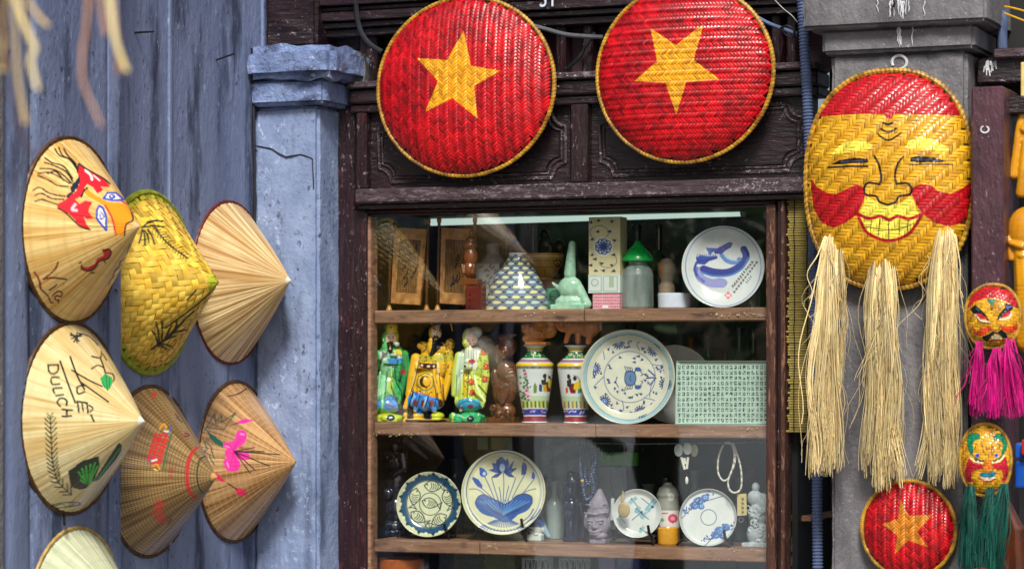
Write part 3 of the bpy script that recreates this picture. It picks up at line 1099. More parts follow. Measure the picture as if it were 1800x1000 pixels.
# ============================================================ conical hats on the blue wall
def hat_mat(name, c1, c2, streak=70, rough=0.3, rings=0.0, ringc='#5a3a1c', mesh=False, coat=0.25, dark=None):
    """palm-leaf cone: radial leaf streaks, faint hoops showing through; uv = (angle, radius)"""
    m = bpy.data.materials.new(name)
    m.use_nodes = True
    nt = m.node_tree
    N, L = nt.nodes, nt.links
    b = N["Principled BSDF"]
    tc = N.new("ShaderNodeTexCoord")

    def nz(sx, sy, det=4):
        mp = N.new("ShaderNodeMapping")
        mp.inputs["Scale"].default_value = (sx, sy, 1)
        L.new(tc.outputs["UV"], mp.inputs[0])
        n = N.new("ShaderNodeTexNoise")
        n.inputs["Scale"].default_value = 1
        n.inputs["Detail"].default_value = det
        L.new(mp.outputs[0], n.inputs["Vector"])
        return n.outputs[0]

    def rg(s, a, z, t0=0, t1=1):
        r = N.new("ShaderNodeMapRange")
        for i, v in enumerate((a, z, t0, t1)):
            r.inputs[i + 1].default_value = v
        L.new(s, r.inputs[0])
        return r.outputs[0]

    def mx(f, a, c, mode='MIX'):
        x = N.new("ShaderNodeMix")
        x.data_type = 'RGBA'
        x.blend_type = mode
        for sk, v in ((x.inputs[0], f), (x.inputs[6], a), (x.inputs[7], c)):
            if isinstance(v, bpy.types.NodeSocket):
                L.new(v, sk)
            elif isinstance(v, (int, float)):
                sk.default_value = v
            else:
                sk.default_value = (*v, 1)
        return x.outputs[2]
    s1 = nz(streak, 0.8)
    s2 = nz(streak * 4, 1.5)
    s3 = nz(9, 4, 5)
    col = mx(rg(s1, 0.35, 0.65), s2l(c1), s2l(c2))
    col = mx(rg(s2, 0.54, 0.68, 0, 0.75), col, s2l(dark or c2), 'MULTIPLY')
    col = mx(rg(s3, 0.5, 0.75, 0, 0.35), col, s2l(c2))
    if rings:
        wv = N.new("ShaderNodeTexWave")
        wv.wave_type = 'BANDS'
        wv.bands_direction = 'Y'
        wv.inputs["Scale"].default_value = rings
        wv.inputs["Distortion"].default_value = 0.0
        L.new(tc.outputs["UV"], wv.inputs["Vector"])
        col = mx(rg(wv.outputs[0], 0.8, 0.99, 0, 0.22 if not mesh else 0.6), col, s2l(ringc))
        if mesh:
            wv2 = N.new("ShaderNodeTexWave")
            wv2.bands_direction = 'X'
            wv2.inputs["Scale"].default_value = 60
            wv2.inputs["Distortion"].default_value = 1.0
            L.new(tc.outputs["UV"], wv2.inputs["Vector"])
            col = mx(rg(wv2.outputs[0], 0.6, 0.95, 0, 0.7), col, s2l(ringc))
    ap = N.new("ShaderNodeAttribute")
    ap.attribute_name = "paint"
    col = mx(ap.outputs["Alpha"], col, ap.outputs["Color"])
    L.new(col, b.inputs["Base Color"])
    b.inputs["Roughness"].default_value = rough
    b.inputs["Coat Weight"].default_value = coat
    b.inputs["Coat Roughness"].default_value = 0.12
    bp = N.new("ShaderNodeBump")
    bp.inputs["Distance"].default_value = 0.0016
    L.new(s1, bp.inputs["Height"])
    L.new(bp.outputs[0], b.inputs["Normal"])
    return m


def cone_frame(cu, cv, hh, au, av, X):
    """rim centre, radius and tip of a hat hung flat on the plane x = X"""
    c = UX(cu, cv, X)
    R = hh * mpp(c)
    lo, hi = 0.02, 0.5
    for _ in range(40):
        h = (lo + hi) / 2
        if proj([c + np.array([h, 0, 0])])[0, 0] < au:
            lo = h
        else:
            hi = h
    tip = c + np.array([h, 0, 0])
    tip[2] += (proj([tip])[0, 1] - av) * mpp(tip)
    return c, R, tip


def cone_mesh(c, R, tip, nr=120, na=420, ridge=0.0006, bulge=0.015, cut=0.012, seed=1):
    rs = np.random.RandomState(seed)
    r = np.linspace(cut, 1, nr)
    th = np.arange(na) / na * 2 * np.pi
    rid = rs.uniform(-1, 1, na)
    rid = rid * 0.6 + np.roll(rid, 1) * 0.4
    rim = np.stack([np.zeros(na), np.cos(th) * R, np.sin(th) * R], 1)
    ax = tip - c
    h = ax[0]
    prof = r[None, :]
    P = c[None, None] + rim[:, None] * prof[..., None] + ax[None, None] * (1 - prof[..., None])
    nrm = np.stack([np.full(na, R), np.cos(th) * h, np.sin(th) * h], 1)
    nrm /= np.linalg.norm(nrm, axis=1, keepdims=True)
    dd = ridge * rid[:, None] * np.clip(prof * 3, 0, 1) + bulge * R * np.sin(np.pi * prof) 
    P = P + nrm[:, None] * dd[..., None]
    uv = np.stack([np.repeat(np.arange(na) / na, nr), np.tile(r, na)], 1)
    # radius grows away from the tip, so quads run (angle, radius): flip for outward normals
    return (P.reshape(-1, 3), grid_faces(na, nr, True, True)), uv


HG = 'conical hats hung on the blue wall'
E1 = np.array([0, 1.0, 0])
E2 = np.array([0, 0, 1.0])
EN = np.array([1.0, 0, 0])


def hat(label, spec, X, m, rimm, layers=None, seed=1, tipm=None, rim_r=0.0042, **k):
    c, R, tip = cone_frame(*spec, X)
    t = thing('conical_hat', label, 'hat', c - np.array([0, 0, R]), HG)
    vf, uv = cone_mesh(c, R, tip, seed=seed, **k)
    b = ob('leaf_cone', vf, m, t, uv=uv, auto=False)
    paint(b, layers or [])
    V, F, tn = rope_ring(c, E1, E2, EN, R * 1.0, R * 1.0, 2, rim_r, 60, segs=300, n=6)
    ob('rim_hoop', (V, F), rimm, t)
    ax = tip - c
    if tipm:
        vf2, _ = cone_mesh(c + ax * 0.945, R * 0.058, tip + ax * 0.012, nr=12, na=24, ridge=0.0002)
        ob('tip', vf2, tipm, t)
    return t, c, R, tip


K = '#15110e'
M_rimd = mat('dark_hat_rim', '#5a3c1e', '#2f1d0e', scale=(60, 60, 60), rough=0.5)
M_riml = mat('pale_hat_rim', '#b59a5c', '#8a6f38', scale=(60, 60, 60), rough=0.5)
M_rimr = mat('red_hat_rim', '#6e1f1c', '#4a1210', scale=(60, 60, 60), rough=0.5)
M_thread = mat('white_thread', '#d8d4c8', rough=0.8)

# --- hat with the painted opera face
z = Zm(0, 230, .35)
R_, OR_, BL_ = '#d31f2b', '#f3930f', '#2447b5'
z.f(R_, (395, 165), (440, 195), (520, 240), (555, 285), (505, 280), (520, 300), (490, 315), (468, 285), (440, 268), (420, 290), (405, 330), (378, 345), (400, 368), (430, 350), (465, 358), (450, 385), (445, 410), (470, 440), (440, 445), (420, 430), (433, 465), (455, 495), (425, 490), (395, 470), (350, 420), (290, 385), (285, 368), (330, 345), (385, 300), (400, 260), (390, 210))
z.l('#f2d6d2', 13, (430, 200), (455, 222), (462, 245)).l('#e8c6d0', 13, (378, 370), (362, 395), (385, 400)).l('#f0d8d8', 7, (470, 225), (500, 250))
z.f('#1a2236', (352, 283), (385, 245), (398, 222), (404, 255), (380, 300), (345, 338), (325, 332), (358, 305))
z.l(K, 8, (395, 165), (440, 195), (520, 240), (552, 268)).l(K, 8, (290, 388), (330, 412), (400, 478), (452, 497)).l(K, 7, (395, 165), (388, 210))
z.f(OR_, (415, 300), (435, 290), (470, 318), (540, 360), (640, 366), (662, 390), (667, 445), (640, 462), (625, 527), (590, 525), (577, 480), (557, 420), (530, 378), (480, 352), (440, 327))
z.l(K, 10, (408, 332), (420, 303), (440, 287)).l('#c8202a', 9, (528, 375), (563, 440), (582, 520)).l(K, 8, (655, 392), (668, 448), (634, 470), (625, 525)).l('#c8202a', 6, (600, 350), (660, 376))
z.f('#e9e2cf', (520, 340), (545, 305), (585, 312), (622, 345), (570, 352)).l(BL_, 10, (520, 340), (540, 312), (582, 312), (622, 346), (570, 350), (520, 340), sm=0).e(BL_, 563, 331, 17, 11)
z.e('#e9e2cf', 562, 330, 6, 4)
z.f('#e9e2cf', (485, 400), (497, 375), (518, 388), (535, 430), (535, 500), (508, 470), (485, 440)).l(BL_, 11, (487, 402), (497, 377), (517, 388), (533, 430), (534, 500), (508, 470), (486, 440), (487, 402), sm=0)
z.l(BL_, 6, (505, 408), (522, 430), (507, 445), (502, 420))
for q in ([(275, 90), (300, 125), (350, 145), (390, 200)], [(295, 85), (315, 125), (360, 150), (385, 190)], [(320, 90), (340, 125), (375, 160), (385, 180)], [(225, 135), (260, 160), (320, 180), (365, 240)], [(225, 160), (270, 175), (330, 205), (365, 255)], [(200, 190), (270, 195), (320, 225), (360, 265)], [(190, 215), (250, 210), (310, 240), (350, 265)], [(240, 215), (280, 205), (320, 250)], [(190, 225), (240, 245), (290, 275), (345, 280)], [(165, 300), (200, 285), (250, 315), (325, 330)], [(175, 325), (210, 315), (260, 340), (320, 345)], [(175, 355), (210, 345), (240, 355), (285, 368)]):
    z.l(K, 8, *q)
z.f('#b5251c', (515, 605), (550, 598), (556, 620), (535, 642), (500, 652), (480, 682), (450, 702), (415, 697), (412, 680), (440, 685), (475, 665), (490, 640), (520, 625), sm=1)
z.l(K, 8, (515, 600), (552, 596), (556, 622), (535, 645), (500, 655), (480, 684), (450, 704), (412, 695), (410, 675))
z.l(K, 8, (408, 660), (400, 664)).l(K, 7, (455, 712), (475, 714)).l(K, 7, (525, 655), (530, 665))
z.l('#3c1408', 9, (292, 660), (272, 700), (218, 745)).l('#3c1408', 9, (218, 745), (265, 738), (335, 746)).l('#b5251c', 3, (285, 690), (225, 745))
z.l('#3c1408', 9, (172, 710), (198, 750), (203, 790), (240, 828), (256, 862), (268, 860)).l('#a52a1a', 3, (180, 716), (203, 755), (208, 790))
z.l('#3c1408', 9, (285, 772), (268, 788), (248, 800)).l('#3c1408', 9, (262, 830), (290, 806), (312, 812), (305, 832), (282, 828), (276, 846), (296, 850)).e('#3c1408', 294, 860, 5).e('#3c1408', 318, 768, 5)
z.l(K, 7, (692, 530), (660, 575), (650, 605), (640, 632), (605, 660), (598, 690), (576, 704), (566, 742)).l(K, 6, (700, 535), (672, 600), (640, 615), (652, 570)).l(K, 6, (585, 690), (620, 670), (610, 700), (560, 745), (545, 775))
for i in range(6):
    z.e('#c03a30', 697 + 4 * math.sin(i), 462 + i * 8, 3)
H1 = hat('pale palm-leaf conical hat painted with a red and orange opera face, uppermost left', (125, 405, 162, 245, 398), WXP,
         hat_mat('hat_leaf_gold', '#ead08a', '#cb9c4c', 40, 0.32, rings=2.2, ringc='#b88f48', coat=0.15), M_rimd, z.L, 1,
         mat('hat_tip_pale', '#d8b98a', '#c49a66', rough=0.5))

# --- hat with HUE lettering
z = Zm(20, 560, .44)
for wd, q in ((6, [(195, 170), (225, 255), (255, 335)]), (6, [(235, 152), (262, 225), (292, 282)]), (5, [(240, 205), (300, 240), (362, 270)]), (5, [(280, 255), (340, 298), (388, 332)]), (6, [(292, 292), (268, 300), (262, 284), (268, 270), (296, 266)]),
              (6, [(262, 330), (302, 336)]), (6, [(264, 331), (270, 373)]), (5, [(282, 334), (287, 370)]), (6, [(302, 336), (306, 376)]), (5, [(310, 345), (326, 358), (314, 372)]), (6, [(318, 384), (330, 410)]),
              (6, [(146, 185), (188, 184)]), (6, [(148, 185), (150, 210), (168, 220), (186, 208), (187, 185)]), (6, [(190, 234), (164, 234), (158, 248), (166, 262), (193, 260)]), (6, [(202, 276), (168, 279), (172, 297)]), (6, [(207, 303), (178, 307)]),
              (6, [(196, 350), (184, 336), (192, 320), (210, 318), (222, 330), (220, 345)]), (6, [(203, 362), (243, 365)]), (6, [(203, 390), (240, 388)]), (6, [(222, 364), (222, 389)]), (4, [(268, 58), (310, 70), (346, 106)]), (5, [(236, 66), (278, 70)]), (5, [(240, 80), (280, 66)]), (5, [(250, 92), (275, 60)]), (5, [(238, 58), (270, 90)]), (4, [(262, 55), (262, 95)]),
              (5, [(322, 150), (355, 156), (360, 130)]), (5, [(355, 156), (368, 190), (376, 218)]), (4, [(320, 200), (345, 186), (368, 195)]), (4, [(376, 215), (405, 222), (410, 245), (398, 252)]), (4, [(365, 140), (380, 165)])):
    z.l(K, wd + 1.5, *q)
z.f('#1fa350', (355, 240), (375, 218), (402, 236), (406, 255), (386, 290), (365, 266))
for a in ((362, 250, 372, 275), (378, 225, 384, 285), (392, 235, 392, 275)):
    z.l('#0d5f2c', 3, (a[0], a[1]), (a[2], a[3]))
st = catmull([(155, 390), (158, 440), (160, 500), (164, 560), (172, 610), (190, 655), (240, 702)], 6)
for i, (x, y) in enumerate(st):
    if i % 2 == 0:
        g = K if y > 420 else '#2f5a2a'
        dx, dy = (st[min(i + 1, len(st) - 1)] - st[max(i - 1, 0)])
        n = math.hypot(dx, dy)
        dx, dy = dx / n, dy / n
        ln = 30 if i > 2 else 16
        z.l(g, 5, (x, y), (x - dx * ln * .8 + dy * ln * .75, y - dy * ln * .8 - dx * ln * .75))
        z.l(g, 5, (x, y), (x - dx * ln * .8 - dy * ln * .75, y - dy * ln * .8 + dx * ln * .75))
z.l('#2a3a20', 5, *st.tolist(), sm=0)
z.f('#10241a', (226, 608), (285, 566), (350, 548), (352, 590), (332, 642), (290, 686), (238, 672))
for x, y in ((268, 612), (282, 598), (298, 588), (316, 582), (334, 576), (344, 590)):
    z.l('#2fbf3a', 7, (306, 664), (x, y), sm=0)
z.e('#2fbf3a', 300, 640, 26, 20)
for x, y in ((268, 625), (290, 600), (312, 592)):
    z.l('#0f5a22', 3, (306, 664), (x, y), sm=0)
z.f('#1c3320', (326, 652), (380, 568), (430, 492), (440, 500), (440, 525), (418, 562), (350, 642)).l('#2f8a3a', 6, (345, 640), (432, 520)).l('#d8d2b0', 5, (285, 682), (330, 675))
z.l(K, 5, (150, 748), (200, 735), (262, 733), (272, 742), (215, 752), (160, 757)).l(K, 4, (165, 752), (200, 740), (225, 750), (250, 738))
H4 = hat('glossy cream conical hat lettered DU LICH HUE with a green fan, below the opera-face hat', (126, 735, 167, 253, 740), WXP,
         hat_mat('hat_leaf_cream', '#e0d4a0', '#cfb272', 22, 0.16, rings=2.2, ringc='#c7ad74', coat=0.7), M_rimd, z.L, 2, M_thread)

# --- lowest hat, cut off by the frame
hat('plain pale green-white conical hat cut off at the bottom left corner', (133, 1085, 157, 250, 1090), WXP,
    hat_mat('hat_leaf_mint', '#cfd4b4', '#aeb795', 60, 0.25, rings=2.2, ringc='#9fae8e', coat=0.4), M_riml, None, 3, M_thread)

# --- plain ribbed hat
hat('plain straw conical hat with a dark red rim, furthest right of the upper hats', (405, 497, 142, 511, 493), WX,
    hat_mat('hat_leaf_straw', '#e6cf98', '#a87c42', 75, 0.35, coat=0.2, dark='#6a4420'), M_rimr, None, 4, M_thread, ridge=0.0012, rim_r=0.0034)

# --- brown hat with pink blossoms
z = Zm(20, 560, .44)
PK = '#f0329a'
z.f(PK, (902, 450), (932, 447), (940, 480), (915, 510), (880, 522), (848, 512), (845, 495), (885, 488), sm=1).f(PK, (925, 530), (950, 540), (950, 562), (912, 562), (890, 535), sm=1)
z.f(PK, (852, 560), (888, 548), (915, 575), (905, 605), (865, 607), (850, 585), sm=1).f(PK, (860, 520), (900, 520), (915, 545), (885, 560), (855, 548), sm=1)
z.f(PK, (900, 413), (930, 398), (972, 405), (935, 417), (905, 420)).f('#e01f5a', (816, 605), (832, 630), (860, 650), (840, 650), (822, 640)).f('#e01f5a', (896, 678), (922, 678), (938, 697), (912, 706), (900, 695), sm=1)
z.l('#e01f5a', 4, (935, 700), (945, 722))
for q in (((888, 528), (905, 490), (922, 455)), ((888, 528), (870, 505), (852, 500)), ((888, 528), (915, 545), (945, 552)), ((888, 530), (880, 565), (868, 600)), ((888, 530), (895, 570), (900, 600)), ((886, 525), (898, 500), (930, 475))):
    z.l('#b81878', 4, *q, a=.8)
z.l('#ff86c8', 7, (862, 575), (868, 592)).l('#ff86c8', 7, (915, 460), (928, 462)).l('#ff86c8', 6, (855, 508), (870, 512))
for q in ((975, 605), (955, 617), (1030, 588), (1072, 542), (970, 514), (1010, 530)):
    z.l(K, 4.5, (890, 530), q)
z.l(K, 5, (862, 656), (900, 680)).l(K, 5, (866, 310), (905, 300), (938, 280)).l(K, 4, (880, 425), (905, 415))
z.l('#1d5c3a', 5, (778, 435), (812, 378), (815, 412), (842, 386), (838, 415), (896, 376), (862, 420), (850, 442), (815, 438), (778, 435), sm=0).l('#1d5c3a', 4, (780, 434), (850, 405))
z.f('#0f5a44', (780, 448), (815, 470), (846, 495), (846, 516), (815, 500), (795, 480)).l('#1d5c3a', 4, (770, 435), (800, 465))
z.l('#1d5c3a', 5, (768, 490), (782, 520), (770, 530), (795, 545), (792, 552), (812, 585)).l('#1d5c3a', 5, (772, 488), (798, 512), (800, 528), (812, 560))
hat('brown conical hat painted with pink blossoms and green leaves', (414, 811, 140, 521, 812), WX,
    hat_mat('hat_leaf_brown', '#d2aa74', '#8c6030', 60, 0.25, rings=5.5, ringc='#d8b486', coat=0.35, dark='#5a3a22'), M_rimd, z.L, 5)

# --- dark mesh hat with a red stitched band
z = Zm(20, 560, .44)
for k, (xa, ya, xb, yb) in enumerate(((622, 470, 590, 575), (600, 465, 568, 570), (582, 462, 552, 560))):
    n = 9
    for i in range(n):
        t = i / (n - 1)
        x, y = xa + (xb - xa) * t, ya + (yb - ya) * t
        z.l('#d02020', 6, (x - 8, y - 3), (x + 8, y + 3), sm=0)
        z.l('#d02020', 6, (x - 8, y - 3), (x - 5, y + 7), sm=0)
        if i % 2:
            z.l('#d02020', 6, (x + 8, y + 3), (x + 5, y + 9), sm=0)
z.l('#e0a01c', 8, (592, 440), (608, 420), (620, 432)).l('#e9e2d2', 7, (612, 448), (630, 452)).l('#2f5da8', 6, (622, 462), (638, 446)).l('#c0282a', 6, (600, 455), (618, 462)).l('#2a6b3a', 7, (642, 455), (628, 500), (614, 560), (606, 602)).l('#e9e2d2', 7, (562, 568), (580, 562)).l('#e58a1a', 8, (564, 588), (582, 582), (592, 600)).l('#f0d048', 6, (570, 600), (582, 606)).l('#b02a24', 6, (556, 578), (572, 576))
z.l('#2f5da8', 5, (635, 425), (638, 445)).l('#2f5da8', 5, (560, 555), (550, 572))
bd = [(744, 512), (716, 545), (706, 580), (702, 620), (704, 660), (712, 690), (732, 715)]
c = catmull(bd, 6)
z.l('#b3282a', 6, *[(x + (5 if i % 2 else -5), y) for i, (x, y) in enumerate(c)], sm=0).l('#b3282a', 5, *[(x + (-6 if i % 2 else 6), y) for i, (x, y) in enumerate(c)], sm=0)
z.l('#163a2c', 7, (775, 548), (752, 565), (743, 600), (742, 640), (750, 675), (765, 695))
for x, y, r in ((590, 742, 22), (585, 775, 26), (600, 800, 22), (570, 303, 12)):
    for i in range(6):
        a = i / 6 * 6.28
        z.l('#c22a2c', 5, (x + r * .3 * math.cos(a), y + r * .3 * math.sin(a)), (x + r * math.cos(a), y + r * math.sin(a)), sm=0)
    z.o('#c22a2c', 4, x, y, r * .6)
z.l('#a8252a', 5, (632, 598), (645, 600)).l('#a8252a', 5, (632, 610), (645, 612)).l('#a8252a', 5, (634, 622), (642, 640)).l('#7a2030', 7, (695, 455), (712, 465)).l('#7a2030', 7, (690, 468), (706, 470)).l('#7a2030', 5, (655, 380), (668, 395)).l('#1d4a30', 5, (660, 395), (682, 412)).l('#a8252a', 4, (560, 910), (568, 916)).l('#7a2a20', 6, (640, 800), (625, 820))
hat('dark brown mesh conical hat with red lettering and a stitched red band near its tip', (264, 828, 149, 381, 838), WX,
    hat_mat('hat_leaf_mesh', '#bfa066', '#76592e', 60, 0.3, rings=11, ringc='#3a2413', mesh=True, coat=0.3, dark='#5a3a20'), M_rimd, z.L, 6, mat('hat_tip_tan', '#c99a66', '#b0804a', rough=0.45))

# --- woven yellow hat with green rim and palm fronds
c, R, tip = cone_frame(262, 497, 158, 384, 496, WX)
t = thing('conical_hat', 'woven yellow bamboo conical hat with a green rim and dark palm fronds', 'hat', c - np.array([0, 0, R]), HG)
ax = tip - c


def cone_surf(a, b):
    r = np.hypot(a, b) / R
    P = c[None] + a[:, None] * E1 + b[:, None] * E2 + (1 - r)[:, None] * ax
    N = EN[None] * R + (a / np.maximum(r * R, 1e-6))[:, None] * E1 * ax[0] + (b / np.maximum(r * R, 1e-6))[:, None] * E2 * ax[0]
    return P, N / np.linalg.norm(N, axis=1, keepdims=True)


V, F, tn = weave(R, R, 2, cone_surf, 0.0108, math.radians(8), n=2, nl=13, nw=7, amp=0.0016, fill=0.95, inner=0.99)
M_wy = mat('woven_yellow_bamboo', '#f0d058', '#d2a224', scale=(40, 40, 40), lo=0.3, hi=0.7, rough=0.5, coat=0.05, paint=True, tint=0.42)
g = ob('woven_strips', (V, F), M_wy, t, attrs={'tint': tn}, kind='stuff', auto=False)
z = Zm(0, 230, .35)
GD = '#26331a'
z.l(GD, 8, (712, 488), (770, 478), (800, 520), (850, 572), (900, 610), (945, 640))
for x, y, x2, y2 in ((712, 485, 765, 455), (740, 458, 815, 456), (730, 482, 822, 484), (718, 498, 728, 574), (712, 500, 698, 565), (742, 498, 775, 568), (725, 500, 748, 560)):
    z.l(GD, 9, (x, y), ((x + x2) / 2 + 4, (y + y2) / 2 - 6), (x2, y2))
for i in range(14):
    tq = i / 13
    x, y = 770 + 165 * tq, 490 + 145 * tq
    z.l(GD, 4, (x, y), (x + 26, y - 6), sm=0).l(GD, 4, (x, y), (x - 4, y + 24), sm=0)
z.l(GD, 9, (985, 800), (940, 850)).l(GD, 8, (1055, 815), (980, 880), (900, 940), (830, 990)).l(GD, 5, (945, 675), (970, 685)).l(GD, 5, (1010, 695), (1050, 715)).l(GD, 5, (1020, 810), (1060, 795))
z2 = Zm(20, 560, .44)
z2.l(GD, 7, (560, 122), (600, 92), (645, 60), (695, 2), (730, -30))
for x, y, x2, y2 in ((600, 92, 600, 8), (585, 100, 562, 48), (590, 95, 578, 15), (612, 82, 640, 25), (606, 88, 685, 12), (600, 95, 655, 68), (592, 102, 642, 113), (580, 108, 620, 122), (640, 60, 700, 45), (655, 45, 660, 5)):
    z2.l(GD, 8, (x, y), ((x + x2) / 2 + 3, (y + y2) / 2 - 4), (x2, y2))
# green tip and border
sel = np.hypot(*(((V - c) @ np.stack([E1, E2], 1)).T)) / R
paint(g, z.L + z2.L)
pc = np.zeros(len(V) * 4)
at = g.data.attributes["paint"]
at.data.foreach_get("color", pc)
pc = pc.reshape(-1, 4)
for msk, cc in ((sel < 0.1, '#a9b81e'), (sel > 0.93, '#9aa022')):
    pc[msk, :3] = s2l(cc)
    pc[msk, 3] = 0.85
at.data.foreach_set("color", pc.ravel())
bvf, _ = cone_mesh(c - EN * 0.002, R * .99, tip - EN * 0.003, nr=20, na=80, ridge=0, bulge=0)
ob('lining', bvf, mat('hat_lining', '#8a6a1e', '#6a4e14', rough=0.7), t)
M_rimg = mat('green_hat_rim', '#9aa52a', '#6f7a18', scale=(60, 60, 60), rough=0.45)
V, F, tn = rope_ring(c, E1, E2, EN, R, R, 2, 0.0062, 120, segs=300, n=8)
ob('rim_hoop', (V, F), M_rimg, t)

# ============================================================ round woven trays with a star
FX, FZ, FN = np.array([1.0, 0, 0]), np.array([0, 0, 1.0]), np.array([0, -1.0, 0])
M_red = mat('woven_red_lacquer', '#d60f1c', '#9c0a16', scale=(16, 16, 16), lo=0.32, hi=0.66, rough=0.36, coat=0.2, paint=True, tint=0.6, wear=((150, 150, 150), 0.64, '#e8a0a0', 0.6, (12, 12, 12)))
M_redback = mat('tray_red_lining', '#2a0306', '#160103', rough=0.8)
M_rope = mat('ochre_wrapped_hoop', '#c0942e', '#6e4a12', scale=(50, 50, 50), rough=0.45, tint=0.55)


def tray(name, label, cu, cv, ru, rv, Y, star, ang, cell, hgt=0.045, group=None, starc='#f2a71c', tilt=0.0):
    c = U(cu, cv, Y)
    s = mpp(c)
    ry = rv * s
    rx = abs(U(cu + ru, cv, Y)[0] - U(cu - ru, cv, Y)[0]) / 2
    t = thing(name, label, 'tray', c - np.array([0, 0, ry]), group)
    sf_ = dome_surf(c, FX, FZ, FN, rx, ry, 2, hgt, 3.2, 0.62)
    V, F, tn = weave(rx, ry, 2, sf_, cell, ang, n=3, nl=15, nw=6, amp=0.0015, fill=0.86)
    z = Zm(0, 0, 1)
    # darker dyed band round the border
    g = ob('woven_strips', (V, F), M_red, t, attrs={'tint': tn}, kind='stuff', auto=False)
    z.f(starc, *star)
    paint(g, z.L)
    ob('lining', disc_mesh(sf_, rx, ry, 2, 24, 80, -0.0016), M_redback, t)
    V, F, tn = rope_ring(c, FX, FZ, FN, rx * 1.003, ry * 1.003, 2, 0.0042, 150, off=0.004, segs=520)
    ob('rim_hoop', (V, F), M_rope, t, attrs={'tint': tn})
    return t


def zz(pts, x0, y0, k):
    return [(x0 + x * k, y0 + y * k) for x, y in pts]


tray('star_tray', 'large round red woven tray with an upright yellow star, left of two over the window', 819, 153, 154, 156, -0.045,
     zz([(537, 137), (570, 290), (698, 312), (583, 378), (598, 520), (488, 432), (368, 492), (425, 358), (333, 257), (465, 265)], 600, 0, .4), math.radians(45), 0.0053, group='red star trays')
tray('star_tray', 'large round red woven tray with its yellow star upside down, over the window', 1204, 129, 154, 156, -0.050,
     zz([(358, 125), (470, 200), (592, 107), (548, 265), (662, 350), (515, 362), (472, 505), (424, 365), (287, 358), (388, 270)], 1000, 0, .4), math.radians(-45), 0.0053, group='red star trays')
tray('star_tray', 'small dark red woven tray with an orange star at the foot of the cement pilaster', 1598, 929, 82, 84, PR - 0.02,
     zz([(372, 795), (395, 843), (465, 840), (420, 890), (452, 935), (395, 915), (355, 955), (362, 900), (318, 868), (365, 852)], 1360, 400, .6), math.radians(45), 0.0046, 0.03, group='red star trays', starc='#d0801c')

# ============================================================ masks
M_mask = mat('woven_mask_bamboo', '#e6b228', '#c48810', scale=(40, 40, 40), lo=0.3, hi=0.7, rough=0.36, coat=0.25, paint=True, tint=0.45)
M_maskback = mat('mask_lining', '#4a300a', '#2c1c06', rough=0.8)
M_raffia = mat('raffia', '#f2e3b0', '#dcc084', scale=(90, 90, 20), lo=0.3, hi=0.7, rough=0.45, tint=0.6)


def mask_body(t, cu, cv, ru, rv, Y, cell, hgt, layers, ang=0.0, nse=2.4, n=2, rim=0.0055, nl=14, nw=8, amp=0.0013, egg=0.0):
    c = U(cu, cv, Y)
    ry = rv * mpp(c)
    rx = abs(U(cu + ru, cv, Y)[0] - U(cu - ru, cv, Y)[0]) / 2
    sf_ = dome_surf(c, FX, FZ, FN, rx, ry, nse, hgt, 2.6, 0.65)
    V, F, tn = weave(rx, ry, nse, sf_, cell, ang, n=n, nl=nl, nw=nw, amp=amp, fill=0.89)
    g = ob('woven_face', (V, F), M_mask, t, attrs={'tint': tn}, kind='stuff', auto=False)
    paint(g, layers)
    ob('lining', disc_mesh(sf_, rx, ry, nse, 24, 80, -0.0016), M_maskback, t)
    V, F, tn = rope_ring(c, FX, FZ, FN, rx * 1.004, ry * 1.004, nse, rim, 120, off=0.003, segs=520)
    ob('rim_hoop', (V, F), M_rope, t, attrs={'tint': tn})
    return sf_


